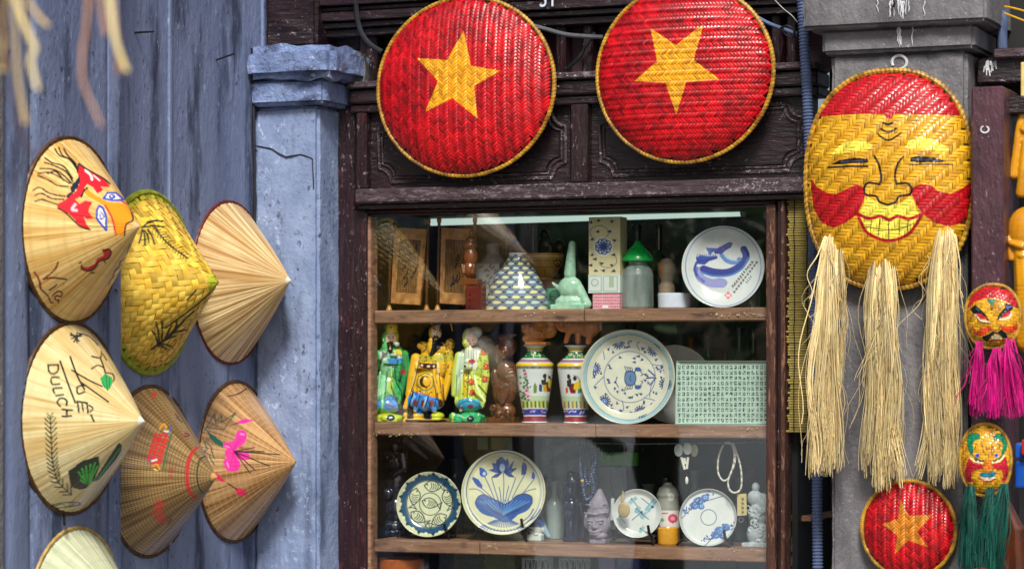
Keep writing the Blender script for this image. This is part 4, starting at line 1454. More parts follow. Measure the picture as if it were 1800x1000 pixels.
def tassel(t, name, u, v0, v1, w0, w1, Y, n, m, du=0, fly=0.1, r=0.0009, loop=True, seed=1, wave=4.0, locks=14):
    """fibres gathered in locks that wander and cross, with strays"""
    rs = random.Random(seed)
    sp = []
    lk = []
    for i in range(locks):
        lk.append(dict(a=max(-1.05, min(1.05, rs.gauss(0, .55))), d=rs.uniform(-1, 1), ph=rs.uniform(0, 6.28), wl=rs.uniform(.5, 1.5), am=wave * rs.uniform(.6, 2.2), dr=rs.gauss(0, 1.6 * wave), e=1 - abs(rs.gauss(0, .07)), col=rs.random()))
    for i in range(n):
        g = lk[rs.randrange(locks)]
        fl = rs.random() < fly
        a, d0 = g['a'] + rs.gauss(0, .13), g['d'] + rs.gauss(0, .3)
        end = v0 + (v1 - v0) * (g['e'] - abs(rs.gauss(0, .05))) if not fl else v0 + (v1 - v0) * rs.uniform(0.25, 0.98)
        k = 17
        P = []
        ph, wl, am = rs.uniform(0, 6.28), rs.uniform(0.8, 3.0), wave * rs.uniform(0.15, .9) * (3.0 if fl else 1)
        drift = g['dr'] + rs.gauss(0, 3) + (rs.choice([-1, 1]) * rs.uniform(10, 40) if fl else 0)
        for j in range(k):
            q = j / (k - 1)
            v = v0 + (end - v0) * q
            wd = w0 + (w1 - w0) * min(1, q * 1.6)
            uu = u + du * q + a * wd * (0.4 + 0.6 * min(1, q * 3 + .2)) + g['am'] * math.sin(g['ph'] + q * g['wl'] * 6.28) * q ** 0.6 + am * math.sin(ph + q * wl * 6.28) * q ** 0.6 + drift * q ** 1.5
            dd = d0 * (7 + 9 * q) + 10 * math.sin(min(1, q * 4) * 1.57) + 4 * math.sin(g['ph'] * 2 + q * 7)
            p = U(uu, v, Y)
            p[1] -= dd * 0.0009
            if j == 0 and loop:
                p[1] += 0.006
            P.append(p)
        if loop:                     # the fibre comes out of the mask behind and bends over
            aa = max(-1, min(1, a))
            p = P[0].copy(); p[2] += 0.013 * (1 - aa * aa * .8) + 0.0015 * rs.random(); p[1] -= 0.004; p[0] -= aa * .004
            b = P[0].copy(); b[2] += 0.006 * (1 - aa * aa); b[1] += 0.016
            P = [b, p] + P[1:]
        sp.append((np.array(P), r * (rs.uniform(0.5, 1.1) if rs.random() < .7 else rs.uniform(1.2, 2.0)), min(1, max(0, g['col'] * .6 + rs.random() * .4))))
    V, F, T = strands(sp)
    return ob(name, (V, F), m, t, attrs={'tint': T}, kind='stuff', smooth=True, auto=False)


# --- the big laughing mask
MY = PR - 0.03
bm_t = thing('bamboo_mask', 'big woven bamboo mask of a laughing face with three raffia beard tassels', 'mask', U(1563, 505, MY), 'woven masks')
z = Zm(1380, 0, .42)
MR, MYL = '#b5121c', '#f4e452'
z.f(MR, (90, 490), (160, 488), (300, 478), (415, 480), (425, 497), (445, 497), (458, 478), (620, 480), (800, 490), (800, 280), (90, 280))
z.f(MYL, (195, 645), (215, 620), (250, 595), (310, 585), (362, 600), (368, 618), (340, 632), (280, 635), (235, 645)).f(MYL, (502, 620), (515, 590), (560, 572), (610, 580), (660, 605), (698, 630), (640, 632), (560, 625))
z.f(K, (190, 690), (225, 672), (290, 660), (345, 665), (348, 682), (300, 684), (240, 688)).f(K, (522, 660), (560, 652), (620, 660), (690, 678), (640, 680), (560, 682), (525, 676))
z.l('#3a3f52', 5, (235, 678), (335, 672)).l('#3a3f52', 5, (535, 668), (650, 673))
z.l(K, 9, (180, 702), (260, 697), (346, 697), sm=0).l(K, 6, (522, 690), (600, 688), (702, 690), sm=0)
z.l(K, 10, (412, 515), (430, 522), (448, 516)).l(K, 9, (402, 540), (432, 555), (466, 538)).l(K, 8, (390, 564), (432, 588), (486, 558))
z.l(K, 10, (374, 655), (392, 690), (402, 740), (396, 772)).l(K, 9, (494, 657), (470, 690), (460, 740), (466, 770))
z.f(MR, (105, 740), (130, 780), (170, 805), (215, 812), (260, 790), (300, 772), (330, 785), (336, 820), (320, 860), (300, 900), (250, 935), (200, 955), (150, 930), (118, 870))
z.f(MR, (535, 785), (565, 770), (610, 775), (640, 800), (690, 812), (740, 790), (780, 760), (780, 900), (740, 935), (680, 948), (620, 930), (570, 890), (545, 850), (530, 815))
z.f(MYL, (332, 835), (345, 822), (380, 845), (430, 860), (480, 850), (520, 825), (535, 830), (548, 870), (562, 900), (515, 915), (470, 905), (435, 920), (400, 905), (350, 918), (305, 900), (325, 865))
z.l(K, 10, (396, 772), (350, 765), (332, 785), (338, 815), (380, 822), (395, 845), (430, 856), (462, 846), (478, 822), (520, 815), (530, 790), (510, 768), (466, 770))
z.f(MYL, (310, 895), (350, 918), (400, 905), (435, 922), (470, 905), (515, 918), (568, 898), (540, 950), (500, 990), (430, 1003), (360, 985), (330, 945))
z.l(MR, 14, (302, 893), (350, 915), (398, 905), (435, 920), (472, 905), (518, 916), (572, 897)).l(MR, 14, (302, 893), (322, 940), (352, 980), (430, 1008), (508, 985), (545, 945), (572, 897))
for q in (((362, 925), (358, 960)), ((398, 915), (390, 985)), ((434, 925), (434, 1000)), ((478, 915), (478, 985)), ((515, 922), (512, 965))):
    z.l(K, 4, *q, sm=0)
z.l(K, 4, (338, 948), (390, 958), (440, 962), (490, 955), (538, 935))
mask_body(bm_t, 1563, 316, 146, 190, MY, 0.0062, 0.062, z.L, math.radians(0), 2.35, n=3, nl=16, nw=6)
for (u, v0, v1, w0, w1, du, sd) in ((1464, 412, 845, 23, 21, -6, 3), (1552, 438, 872, 25, 28, 0, 4), (1662, 408, 865, 27, 23, -4, 5)):
    dy = 0.045 if u == 1553 else 0.03
    tassel(bm_t, 'raffia_tassel', u, v0, v1, w0, w1, MY - dy, 340, M_raffia, du, 0.13, 0.0010, seed=sd, wave=5.2, locks=15)

# --- small mask with the magenta beard
def small_mask(label, cu, cv, ru, rv, Y, layers, seed):
    t = thing('bamboo_mask', label, 'mask', U(cu, cv + rv, Y), 'woven masks')
    mask_body(t, cu, cv, ru, rv, Y, 0.0052, 0.028, layers, 0.0, 2.2, n=2, rim=0.0036, nl=10, nw=6, amp=0.0007)
    return t


z = Zm(1690, 400, .22)
z.f('#b3141f', (0, 420), (500, 420), (500, 640), (430, 642), (390, 608), (320, 572), (250, 562), (180, 567), (110, 592), (58, 645), (0, 640))
z.f('#1f7a6a', (200, 575), (282, 570), (242, 628))
z.f(K, (66, 652), (110, 615), (138, 640), (192, 690), (232, 758), (200, 735), (150, 698), (98, 690)).f(K, (408, 615), (350, 604), (345, 640), (300, 690), (278, 752), (312, 722), (370, 688), (414, 645)).l('#5a6ad0', 12, (360, 640), (398, 628)).l('#2a7a8a', 10, (120, 645), (140, 665))  # blue stroke on the right brow is a highlight put into the paint
z.f('#cf2a4a', (115, 682), (160, 687), (212, 728), (170, 728), (130, 708)).f('#cf2a4a', (392, 665), (350, 682), (318, 718), (360, 712), (396, 692)).l('#f0e8d8', 12, (108, 695), (150, 742), (222, 752)).l('#f0e8d8', 12, (402, 685), (372, 724), (308, 734)).l(K, 8, (118, 715), (155, 756), (220, 764))
z.f('#e0451f', (82, 785), (120, 830), (180, 800), (228, 780), (242, 812), (190, 852), (150, 868), (98, 842)).f('#e0451f', (446, 755), (442, 822), (390, 848), (330, 822), (310, 775), (352, 792), (420, 782)).l('#7a3a10', 8, (208, 785), (222, 812), (250, 822), (290, 818), (312, 788))
z.f('#12222a', (160, 872), (220, 850), (245, 828), (290, 835), (318, 812), (358, 840), (370, 885), (330, 882), (300, 852), (270, 846), (240, 872), (210, 915), (178, 898)).f('#d8d0a8', (238, 872), (288, 852), (330, 888), (240, 906)).l('#b02a1c', 13, (225, 908), (280, 896), (342, 902)).l(K, 6, (235, 640), (242, 660), (250, 640)).e(K, 242, 682, 7)
sm1 = small_mask('small woven mask with a red cap and moustache and magenta beard tassels', 1746, 556, 48, 55, -0.27, z.L, 1)
M_mag = mat('magenta_thread', '#e00a8a', '#a80464', scale=(90, 90, 20), rough=0.55, tint=0.5)
for (u, v0, v1, w, du, sd) in ((1722, 600, 735, 14, -3, 1), (1752, 612, 738, 13, 4, 2), (1775, 595, 738, 14, 20, 3)):
    tassel(sm1, 'thread_tassel', u, v0, v1, w * .7, w, -0.30, 130, M_mag, du, 0.04, 0.0010, loop=False, seed=sd, wave=1.2)
z = Zm(1680, 740, .26)
z.f('#107a52', (78, 100), (118, 78), (160, 88), (165, 118), (132, 130), (116, 152), (122, 205), (104, 220), (78, 170), sm=1).f('#107a52', (255, 98), (290, 82), (332, 100), (348, 150), (338, 205), (308, 222), (318, 160), (300, 132), (262, 128), sm=1)
z.l('#8a5a14', 8, (180, 165), (188, 208), (214, 226), (240, 206), (246, 165)).l('#8a5a14', 7, (205, 170), (212, 196), (226, 180)).l('#8a5a14', 7, (142, 148), (126, 190)).l('#8a5a14', 7, (290, 150), (302, 195)).l('#146a5a', 9, (85, 190), (120, 235), (160, 262)).l('#146a5a', 9, (340, 190), (310, 235), (270, 258))
z.e('#2a50c8', 146, 230, 13).e('#2a50c8', 275, 230, 13).f(K, (116, 246), (150, 262), (196, 262), (185, 282), (145, 280)).f(K, (245, 262), (282, 260), (312, 242), (290, 275), (255, 280)).e('#e8e0c8', 150, 270, 9, 6).e('#e8e0c8', 285, 266, 9, 6)
z.f('#bb1c30', (88, 245), (120, 284), (180, 288), (188, 322), (140, 326), (104, 350), (108, 390), (132, 402), (90, 414), (58, 380), (68, 300)).f('#bb1c30', (338, 232), (352, 300), (368, 370), (342, 414), (306, 402), (326, 366), (312, 336), (258, 322), (244, 288), (302, 276))
z.f('#d9761a', (200, 264), (236, 264), (252, 330), (188, 336)).l('#8a4a10', 6, (200, 266), (186, 335), (252, 332), (238, 266)).l('#f0e6d0', 17, (175, 384), (215, 392), (265, 382)).f('#1a7f96', (152, 360), (180, 344), (215, 350), (250, 338), (282, 350), (252, 378), (190, 380)).l('#b81c24', 10, (160, 388), (215, 410), (270, 388)).l('#f0e0b0', 9, (95, 240), (135, 275), (185, 280)).l('#f0e0b0', 9, (330, 232), (295, 268), (248, 280))
sm2 = small_mask('small woven mask with green brows and dark green beard tassels', 1733, 808, 44, 62, -0.27, z.L, 2)
M_tg = mat('dark_green_thread', '#0c5a4c', '#063a34', scale=(90, 90, 20), rough=0.55, tint=0.6)
for (u, v0, v1, w, du, sd) in ((1706, 854, 1012, 13, -3, 4), (1741, 856, 1012, 12, -6, 5), (1764, 850, 1012, 12, -16, 6)):
    tassel(sm2, 'thread_tassel', u, v0, v1, w * .7, w * 1.1, -0.30, 170, M_tg, du, 0.05, 0.0010, loop=False, seed=sd, wave=1.6)

# ============================================================ goods on the shelves
def settle(o, shelf, eps=0.0):
    """let a thing down (or up) so that it stands on its shelf"""
    V = np.zeros(len(o.data.vertices) * 3)
    o.data.vertices.foreach_get("co", V)
    z0 = V.reshape(-1, 3)[:, 2].min() + o.location.z
    o.location.z += (SHZ[shelf] if isinstance(shelf, int) else shelf) - z0 + 0.0003 + eps
    return o


def zb(x0, y0, k, parts):
    """blob parts traced in an enlarged crop -> photo pixels"""
    out = []
    for q in parts:
        if q[0] == 'c':
            out.append(('c',) + tuple((x0 + p[0] * k, y0 + p[1] * k, p[2] * k, p[3] * k) for p in q[1:]))
        elif q[0] == 't':
            out.append(('t', x0 + q[1] * k, y0 + q[2] * k, q[3] * k, q[4] * k, q[5] * k))
        else:
            out.append((q[0], x0 + q[1] * k, y0 + q[2] * k) + tuple(x * k for x in q[3:6 + 1]) + tuple(q[7:]))
    return out


def figure(name, label, cat, parts, Y, shelf, m, layers=None, vox=0.0016, smooth=3, group=None):
    o = ob(name, blob(parts, Y, vox, smooth), m, auto=False, smooth=True)
    if layers is not None:
        paint(o, layers, -0.2)
    if shelf is not None:
        settle(o, shelf)
    return tag(o, label, cat, group)


def ring_band(z, c, yc, h, x0=0, x1=2000):
    z.f(c, (x0, yc - h / 2), (x1, yc - h / 2), (x1, yc + h / 2), (x0, yc + h / 2))


NV, NV2, LB = '#1c2f74', '#2a4f9a', '#6f9bc4'
M_glaze = pmat('blue_white_glaze', '#cdcdbb', 0.12, 0.6)
M_glazew = pmat('white_porcelain', '#d3d7d6', 0.1, 0.7)
M_stand = mat('black_plastic', '#1c1b1e', '#101012', rough=0.3, coat=0.3)


def plate(name, label, cu, cv, rv, Y, layers, m=None, lean=9, yaw=13, rise=0.016, bottom=None, flat=0.62, grp='painted plates in the cabinet', nr=92, na=400, ofs=None):
    c = U(cu, cv, Y)
    R = rv * mpp(c)
    r = np.concatenate([np.linspace(0.0, 1, nr), [1.012, 1.008, 0.97, 0.6, 0.0]])
    h = np.where(r < flat, 0.0, rise * ((r - flat) / (1 - flat)) ** 1.4)
    h[nr:] = [rise - 0.001, rise - 0.004, rise - 0.008, -0.008, -0.008]
    th = np.arange(na) / na * 2 * np.pi
    a = np.cos(th)[:, None] * r[None] * R
    b = np.sin(th)[:, None] * r[None] * R
    t = math.radians(lean)
    ya_ = math.radians(yaw)
    PX, PN = np.array([math.cos(ya_), math.sin(ya_), 0]), np.array([math.sin(ya_), -math.cos(ya_), 0])
    P = c[None, None] + a[..., None] * PX + (b * math.cos(t))[..., None] * FZ - (b * math.sin(t))[..., None] * PN + h[None, :, None] * PN
    o = ob(name, (P.reshape(-1, 3), grid_faces(na, len(r), True, True)), m or M_glaze, auto=False)
    paint(o, layers)
    if bottom is not None:
        settle(o, bottom)
    return tag(o, label, 'plate', grp)


def easel(label, cu, vb, half, Y, shelf):
    """small black plate stand: two hooked feet and a back brace"""
    z0 = SHZ[shelf] + 0.0006
    P = []
    for s in (-1, 1):
        u = cu + s * half
        p = U(u, vb, Y)
        k = mpp(p)
        x = p[0]
        q = [(x - s * 0.004, Y - 0.030, p[2] + 0.026), (x - s * .002, Y - 0.026, p[2] + 0.008), (x, Y - 0.010, p[2] + 0.001), (x + s * 0.004, Y + 0.014, p[2] + 0.004), (x, Y + 0.02, p[2] + 0.05)]
        P.append(tube(catmull(q, 5), 0.0034, 6))
        P.append(tube(catmull([(x, Y - 0.010, p[2] + 0.001), (x + s * 0.004, Y - 0.022, z0 + 0.012), (x + s * 0.010, Y - 0.036, z0 + 0.0034)], 4), 0.0034, 6))
        P.append(tube([(x, Y + 0.012, p[2] + 0.004), (x - s * 0.01, Y + 0.05, z0 + 0.0034)], 0.0034, 6))
    xa, xb = U(cu - half, vb, Y)[0], U(cu + half, vb, Y)[0]
    P.append(tube([(xa, Y + 0.012, U(cu, vb, Y)[2] + .006), (xb, Y + 0.012, U(cu, vb, Y)[2] + .006)], 0.003, 6))
    return tag(ob('plate_stand', merge(*P), M_stand), label, 'plate stand', 'black plate stands')


# ---------------------------------------------------------------- top shelf
# two carved wooden table screens
M_burl = mat('burl_wood', '#c8945a', '#7e5028', scale=(60, 60, 60), lo=0.3, hi=0.7, rough=0.35, coat=0.3, bump=0.0006)
M_rod = mat('dark_screen_rod', '#5a3218', '#32190c', scale=(60, 60, 20), rough=0.35, coat=0.3)
M_brass = mat('gilt_wood', '#c08a3e', '#8a5a20', rough=0.35, coat=0.3)
M_latt = mat('dark_lattice', '#2a1a0e', '#180e06', rough=0.6)


def screen(label, ul, ur, vt, vb, pl_, pr_, pt, pb, Y, lean=0.0):
    t = thing('table_screen', label, 'screen', (U((ul + ur) / 2, vb, Y)[0], Y, SHZ[0]), 'wooden table screens')
    zf = SHZ[0] + 0.0004
    s = mpp(U(ul, vb, Y))
    for u, du in ((ul, 3), (ur, 3)):
        xb_, xt = U(u, vb, Y)[0], U(u + du, vt, Y)[0]
        zt_ = U(u, vt, Y)[2]
        ob('post', tube([(xb_, Y, zf + .012), (xt, Y, zt_)], 0.0036, 10), M_rod, t)
        ob('foot', lathe((xb_, Y, zf), [(0.0075, 0), (0.007, .004), (0.0045, .009), (0.0042, .013)], 14), M_brass, t)
        ob('finial', lathe((xt, Y, zt_), [(0.003, -.002), (0.0052, .001), (0.0052, .008), (0.004, .011)], 14), M_brass, t)
    a, b, c_, d = [U(pl_[0], pt, Y), U(pr_[0], pt + 3, Y), U(pr_[1], pb + 3, Y), U(pl_[1], pb, Y)]
    ins = lambda p, q, r_, w: None
    P0 = np.array([a, b, c_, d])
    fw, fh = 0.16, 0.15

    def bil(x, y):
        return (P0[0] * (1 - x) + P0[1] * x) * (1 - y) + (P0[3] * (1 - x) + P0[2] * x) * y

    def slab(x0, x1, y0, y1, ya, yb):
        q = [bil(x0, y0), bil(x1, y0), bil(x1, y1), bil(x0, y1)]
        V = [(p[0], ya, p[2]) for p in q] + [(p[0], yb, p[2]) for p in q]
        return np.array(V), [[3, 2, 1, 0], [4, 5, 6, 7], [0, 1, 5, 4], [1, 2, 6, 5], [2, 3, 7, 6], [3, 0, 4, 7]]
    pn = ob('panel', merge(slab(0, 1, 0, fh, Y - .004, Y + .004), slab(0, 1, 1 - fh, 1, Y - .004, Y + .004), slab(0, fw, fh, 1 - fh, Y - .004, Y + .004), slab(1 - fw, 1, fh, 1 - fh, Y - .004, Y + .004)), M_burl, t)
    ob('inlay', slab(fw, 1 - fw, fh, 1 - fh, Y + .0005, Y + .003), mat('pale_screen_ground', '#bd8c4a', '#8a5c28', scale=(50, 50, 50), rough=0.5), pn)
    L = []
    for i in range(13):
        x = fw + (1 - 2 * fw) * (i + .5) / 13
        L.append(tube([bil(x, fh) + [0, -.0008, 0], bil(x, 1 - fh) + [0, -.0008, 0]], 0.0007, 4))
    for i in range(24):
        y = fh + (1 - 2 * fh) * (i + .5) / 24
        L.append(tube([bil(fw, y) + [0, -.0006, 0], bil(1 - fw, y) + [0, -.0006, 0]], 0.0005, 4))
    for i in range(7):       # carved branches over the lattice
        x, y = rnd.uniform(.3, .7), rnd.uniform(.25, .8)
        L.append(tube(catmull([bil(x, y) + [0, -.002, 0], bil(x + .1, y - .06) + [0, -.002, 0], bil(x + .05 + rnd.uniform(0, .12), y - .14) + [0, -.002, 0]], 4), 0.0014, 5))
    ob('lattice', merge(*L), M_latt, pn)


screen('left wooden table screen with lattice panel and gilt finials on the top shelf', 684, 750, 393, 545, (695, 688), (752, 739), 400, 533, 0.10)
screen('right wooden table screen partly hidden by a small carved totem', 769, 832, 391, 546, (777, 774), (830, 822), 400, 533, 0.12)

M_carve = mat('polished_brown_carving', '#7a4018', '#4a220c', scale=(30, 30, 12), lo=0.3, hi=0.7, rough=0.25, coat=0.5, spec=0.5)
M_carved = mat('dark_reddish_carving', '#5a2e1c', '#351810', scale=(30, 30, 12), lo=0.3, hi=0.7, rough=0.25, coat=0.5)
k = .22
fz = lambda parts: zb(640, 350, .22, parts)
tot = thing('carved_totem', 'small brown carved totem standing on a red dotted box, beside the screens', 'carving', (U(830, 545, .075)[0], .075, SHZ[0]))
V, F = blob(fz([('e', 858, 250, 0, 22, 30, 20), ('e', 850, 350, 10, 58, 42, 50), ('e', 855, 310, 0, 45, 35, 45), ('e', 850, 440, 0, 60, 80, 52), ('e', 845, 540, 0, 58, 70, 55), ('c', (800, 510, 40, 14), (812, 570, 45, 16)), ('c', (890, 510, 40, 14), (880, 570, 45, 16)), ('b', 858, 640, 0, 72, 24, 60)]), .075, 0.0013)
dz = SHZ[0] + (U(858, 545, .075)[2] * 0)
boxh = 200 * .22 * mpp(U(830, 520, .075))
V[:, 2] += SHZ[0] + boxh + 0.0008 - V[:, 2].min()
ob('carved_figure', (V, F), M_carve, tot, auto=False)
bx = ob('dotted_box', box(U(818, 520, .06)[0], U(846, 520, .06)[0], .06, .09, SHZ[0] + .0004, SHZ[0] + boxh, .002), mat('red_lacquer_box', '#6a1f1e', '#4a1414', rough=0.3, coat=0.4), tot)
for i in range(3):
    p = U(826, 518 + i * 10, .0598)
    ob('pearl_stud', lathe((p[0], p[1], p[2] - .002), [(0.0005, 0), (.0021, .0012), (.0021, .003), (.0005, .0042)], 10), M_glazew, bx)

# square patterned bottle
z = Zm(640, 350, .22)
for i in range(26):
    x, y = rnd.uniform(918, 1100), rnd.uniform(525, 700)
    z.l(rnd.choice(['#3a3a44', '#4a3038', '#39443c', '#6a2a30']), 9, (x, y), (x + rnd.uniform(-25, 25), y + rnd.uniform(-25, 25)))
z.l('#5a5a60', 6, (905, 512), (1110, 512)).l('#5a5a60', 6, (905, 712), (1110, 712))
sb = thing('square_bottle', 'square patterned pottery bottle behind the fish-scale vase', 'bottle', (U(865, 545, .16)[0], .16, SHZ[0]))
w2 = .030
cx = U(866, 545, .16)[0]
zz0, zt_ = SHZ[0] + .0004, U(866, 462, .16)[2]
n = 46
gy, gz = np.meshgrid(np.linspace(-w2, w2, n), np.linspace(zz0, zt_, n), indexing='ij')
V, F = box(cx - w2, cx + w2, .13 + .0005, .19, zz0, zt_, .003, 2)
fv = (np.stack([cx + gy * .93, np.full_like(gy, .1298), gz * .96 + (zz0 + zt_) * .02], -1).reshape(-1, 3), grid_faces(n, n).tolist())
b_ = ob('body', (V, F), mat('grey_pottery', '#8c8a88', '#6a6866', rough=0.5), sb)
pf = ob('painted_face', fv, pmat('grey_pottery_paint', '#a9aaa6', 0.4, 0.2), sb)
paint(pf, z.L)
ob('neck', lathe((cx, .16, zt_), [(.030, 0), (.022, .012), (.015, .020), (.016, .034), (.018, .042), (.014, .043)], 20), mat('grey_pottery', '#8c8a88'), sb)

# fish-scale vase
V, F = ptlathe(909, 545, [(0.1, 0), (57, 0), (57.5, 2), (57, 10), (55, 22), (50, 38), (43, 52), (35, 66), (26, 78), (19, 88), (16, 96), (15.5, 100), (14, 100), (13, 92)], 0.115, n=220, k=7, flat=0.8)
z = Zm(640, 350, .22)
ring_band(z, '#8fa6c8', 650, 480, 900, 1520)
yy_, r = 868.0, 0
while yy_ > 440:
    wdt = 108 - (868 - yy_) * .10
    hh_ = 21 - (868 - yy_) * .012
    for i in range(-5, 6):
        x = 1212 + (i + (r % 2) * .5) * wdt
        fc_ = rnd.choice(['#d8d6a2', '#cfd6b8', '#c3d2cc', '#b6cad8', '#dbd7a8'])
        z.e(fc_, x, yy_, wdt * .42, hh_ * .8)
        z.l('#12202c', 7, (x - wdt * .46, yy_), (x - wdt * .2, yy_ - hh_ * .85), (x + wdt * .2, yy_ - hh_ * .75), (x + wdt * .42, yy_), (x + wdt * .2, yy_ + hh_ * .75), (x - wdt * .2, yy_ + hh_ * .85), (x - wdt * .46, yy_))
        z.l('#12202c', 6, (x + wdt * .42, yy_), (x + wdt * .54, yy_ - 12)).l('#12202c', 6, (x + wdt * .42, yy_), (x + wdt * .54, yy_ + 12)).e('#12202c', x - wdt * .3, yy_ - 3, 4)
    yy_ -= hh_ * 2.05
    r += 1
z.l('#e8ecec', 10, (1130, 436), (1290, 436), sm=0)
o = ob('fish_scale_vase', (V, F), pmat('scale_vase_glaze', '#aebed2', 0.14, 0.6), auto=False)
paint(o, z.L)
tag(settle(o, 0), 'flask-shaped ceramic vase covered with rows of little outlined fish', 'vase')

# ochre bowl on a small block
V, F = ptlathe(957, 492, [(0.1, 0), (16, 0), (17, 3), (24, 12), (31, 24), (34, 36), (35, 44), (33.5, 44), (28, 26), (0.1, 10)], 0.20, n=80, k=4)
z = Zm(640, 350, .22)
z.e('#8a1f1c', 1545, 512, 30).e('#d8b060', 1545, 512, 17).e('#7a1a18', 1545, 512, 8).l('#8a6a2a', 6, (1300, 545), (1600, 545)).l('#e8d8a8', 7, (1295, 458), (1610, 458))
for i in range(9):
    x = 1320 + i * 30
    z.l('#6a2a1a', 10, (x, 490), (x + 12, 498)).l('#6a7a2a', 8, (x + 5, 515), (x + 18, 525))
z.l('#6a3a18', 7, (1440, 560), (1450, 620)).l('#6a3a18', 7, (1360, 560), (1380, 600)).l('#6a3a18', 7, (1530, 560), (1510, 600))
o = ob('bowl', (V, F), pmat('ochre_glaze', '#bf8f44', 0.2, 0.4), auto=False)
paint(o, z.L)
zt = U(957, 492, .20)[2]
bk = ob('block', box(U(928, 520, .18)[0], U(990, 520, .18)[0], .165, .245, SHZ[0] + .0004, zt, .003), mat('brown_card_box', '#7a5a4a', '#5a4038', rough=0.8))
tag(bk, 'brown cardboard block that carries the ochre bowl on the top shelf', 'box')
settle(o, zt)
tag(o, 'ochre painted bowl with a red flower, raised behind the fish-scale vase', 'bowl')

# green bottle shaped like a tower on a fish-tail base
M_cel = mat('celadon', '#b4d8c0', '#86b89c', scale=(60, 60, 60), rough=0.15, coat=0.6)
fz2 = lambda p: zb(980, 350, .2444, p)
figure('celadon_bottle', 'pale green ceramic bottle with a tapering neck and fish-tail body', 'bottle', fz2([('c', (105, 325, 0, 26), (95, 430, 0, 36), (90, 540, 0, 46)), ('e', 92, 640, 0, 95, 85, 60), ('e', 85, 740, 0, 110, 55, 60), ('b', 90, 775, 0, 130, 18, 60), ('c', (150, 640, 0, 40), (215, 760, 0, 34)), ('c', (10, 640, 10, 18), (-30, 605, 10, 10))]), 0.10, 0, M_cel)
# blue-green mug peeking left of it
V, F = ptlathe(975, 545, [(0.1, 0), (13, 0), (15, 4), (15, 36), (14, 38), (12, 36), (11, 8), (0.1, 6)], 0.145, n=40)
z = Zm(640, 350, .22)
for i in range(6):
    z.o('#173a30', 5, 1535, 790, 12 + i * 9, 14 + i * 11)
z.l('#173a30', 5, (1480, 760), (1580, 820)).l('#173a30', 5, (1490, 830), (1580, 750))
o = ob('mug', (V, F), pmat('teal_glaze', '#4a9a78', 0.2, 0.4), auto=False)
paint(o, z.L)
tag(settle(o, 0), 'small green mug with dark rings, half hidden by the celadon bottle', 'mug')

# stacked boxes
z = Zm(980, 350, .2444)
z.e('#dfe2d0', 330, 340, 72, 70)
for i in range(9):
    a = i / 9 * 6.28
    z.o(NV2, 9, 330 + 38 * math.cos(a), 340 + 36 * math.sin(a), 20).l(NV, 8, (330, 340), (330 + 30 * math.cos(a), 340 + 30 * math.sin(a)), sm=0)
z.o('#6a7a86', 6, 300, 240, 66, 50, t0=120, t1=400).o('#6a7a86', 6, 360, 440, 66, 52, t0=-30, t1=160)
for x, y in ((295, 155), (390, 160), (240, 165), (290, 232), (375, 232), (250, 290), (410, 295), (250, 400), (405, 400), (270, 430), (318, 460), (390, 475), (240, 475), (330, 512), (405, 515), (275, 515)):
    a = rnd.uniform(0, 6.28)
    z.f('#2c2f4e', *[(x + 19 * math.cos(a + t_) * (1 if i_ else 1.3), y + 15 * math.sin(a + t_)) for i_, t_ in enumerate((0, 2.2, 4.1))])


def painted_box(name, label, u0, v0, u1, v1, Y, dep, m, layers, zb_=None, nx=60, nz_=90):
    x0, x1 = U(u0, (v0 + v1) / 2, Y)[0], U(u1, (v0 + v1) / 2, Y)[0]
    h = (v1 - v0) * mpp(U((u0 + u1) / 2, v1, Y))
    z1 = U((u0 + u1) / 2, v1, Y)[2]
    gx_, gz_ = np.meshgrid(np.linspace(x0, x1, nx), np.linspace(z1, z1 + h, nz_), indexing='ij')
    Vf = np.stack([gx_, np.full_like(gx_, Y), gz_], -1).reshape(-1, 3)
    gy_, gz2 = np.meshgrid(np.linspace(Y, Y + dep, 24), np.linspace(z1, z1 + h, nz_), indexing='ij')
    Vs = np.stack([np.full_like(gy_, x1), gy_, gz2], -1).reshape(-1, 3)
    Vb = np.array([(x0, Y, z1), (x0, Y + dep, z1), (x0, Y + dep, z1 + h), (x0, Y, z1 + h), (x1, Y + dep, z1), (x1, Y + dep, z1 + h), (x1, Y, z1), (x1, Y, z1 + h)])
    VF = merge((Vf, grid_faces(nx, nz_).tolist()), (Vs, grid_faces(24, nz_).tolist()), (Vb, [[3, 2, 1, 0], [1, 2, 5, 4], [2, 3, 7, 5], [0, 1, 4, 6]]))
    o = ob(name, VF, m, smooth=False)
    paint(o, layers, -0.1)
    if zb_ is not None:
        settle(o, zb_)
    return tag(o, label, 'box', 'small boxes on the top shelf'), h


M_card = pmat('printed_card', '#d9cfa2', 0.5, 0.0)
z3 = Zm(980, 350, .2444)
for i in range(12):
    for j in range(5):
        z3.e('#b82038', 262 + i * 17, 692 + j * 22, 6)
z3.e('#e8e0e4', 345, 780, 24, 14)
ob1, h1 = painted_box('gingham_box', 'small pink gingham box at the bottom of the stack by the celadon bottle', 1042, 517, 1090, 545, 0.09, .04, pmat('pink_card', '#e6b6c4', 0.5, 0.0), z3.L, 0, 40, 30)
z4 = Zm(980, 350, .2444)
z4.l('#8aa8a0', 4, (222, 560), (315, 560), (315, 668), (222, 668), (222, 560), sm=0).l('#8aa8a0', 4, (330, 560), (430, 560), (430, 668), (330, 668), (330, 560), sm=0).o('#7a9a92', 3, 268, 605, 24).f('#8aa87a', (370, 565), (405, 565), (405, 640), (370, 640), a=.7)
ob2, h2 = painted_box('white_box', 'white box between the gingham box and the blue-flowered box', 1034, 484, 1090, 516, 0.088, .05, pmat('white_card', '#d9e2dc', 0.45, 0.0), z4.L, SHZ[0] + h1 + .0006, 60, 36)
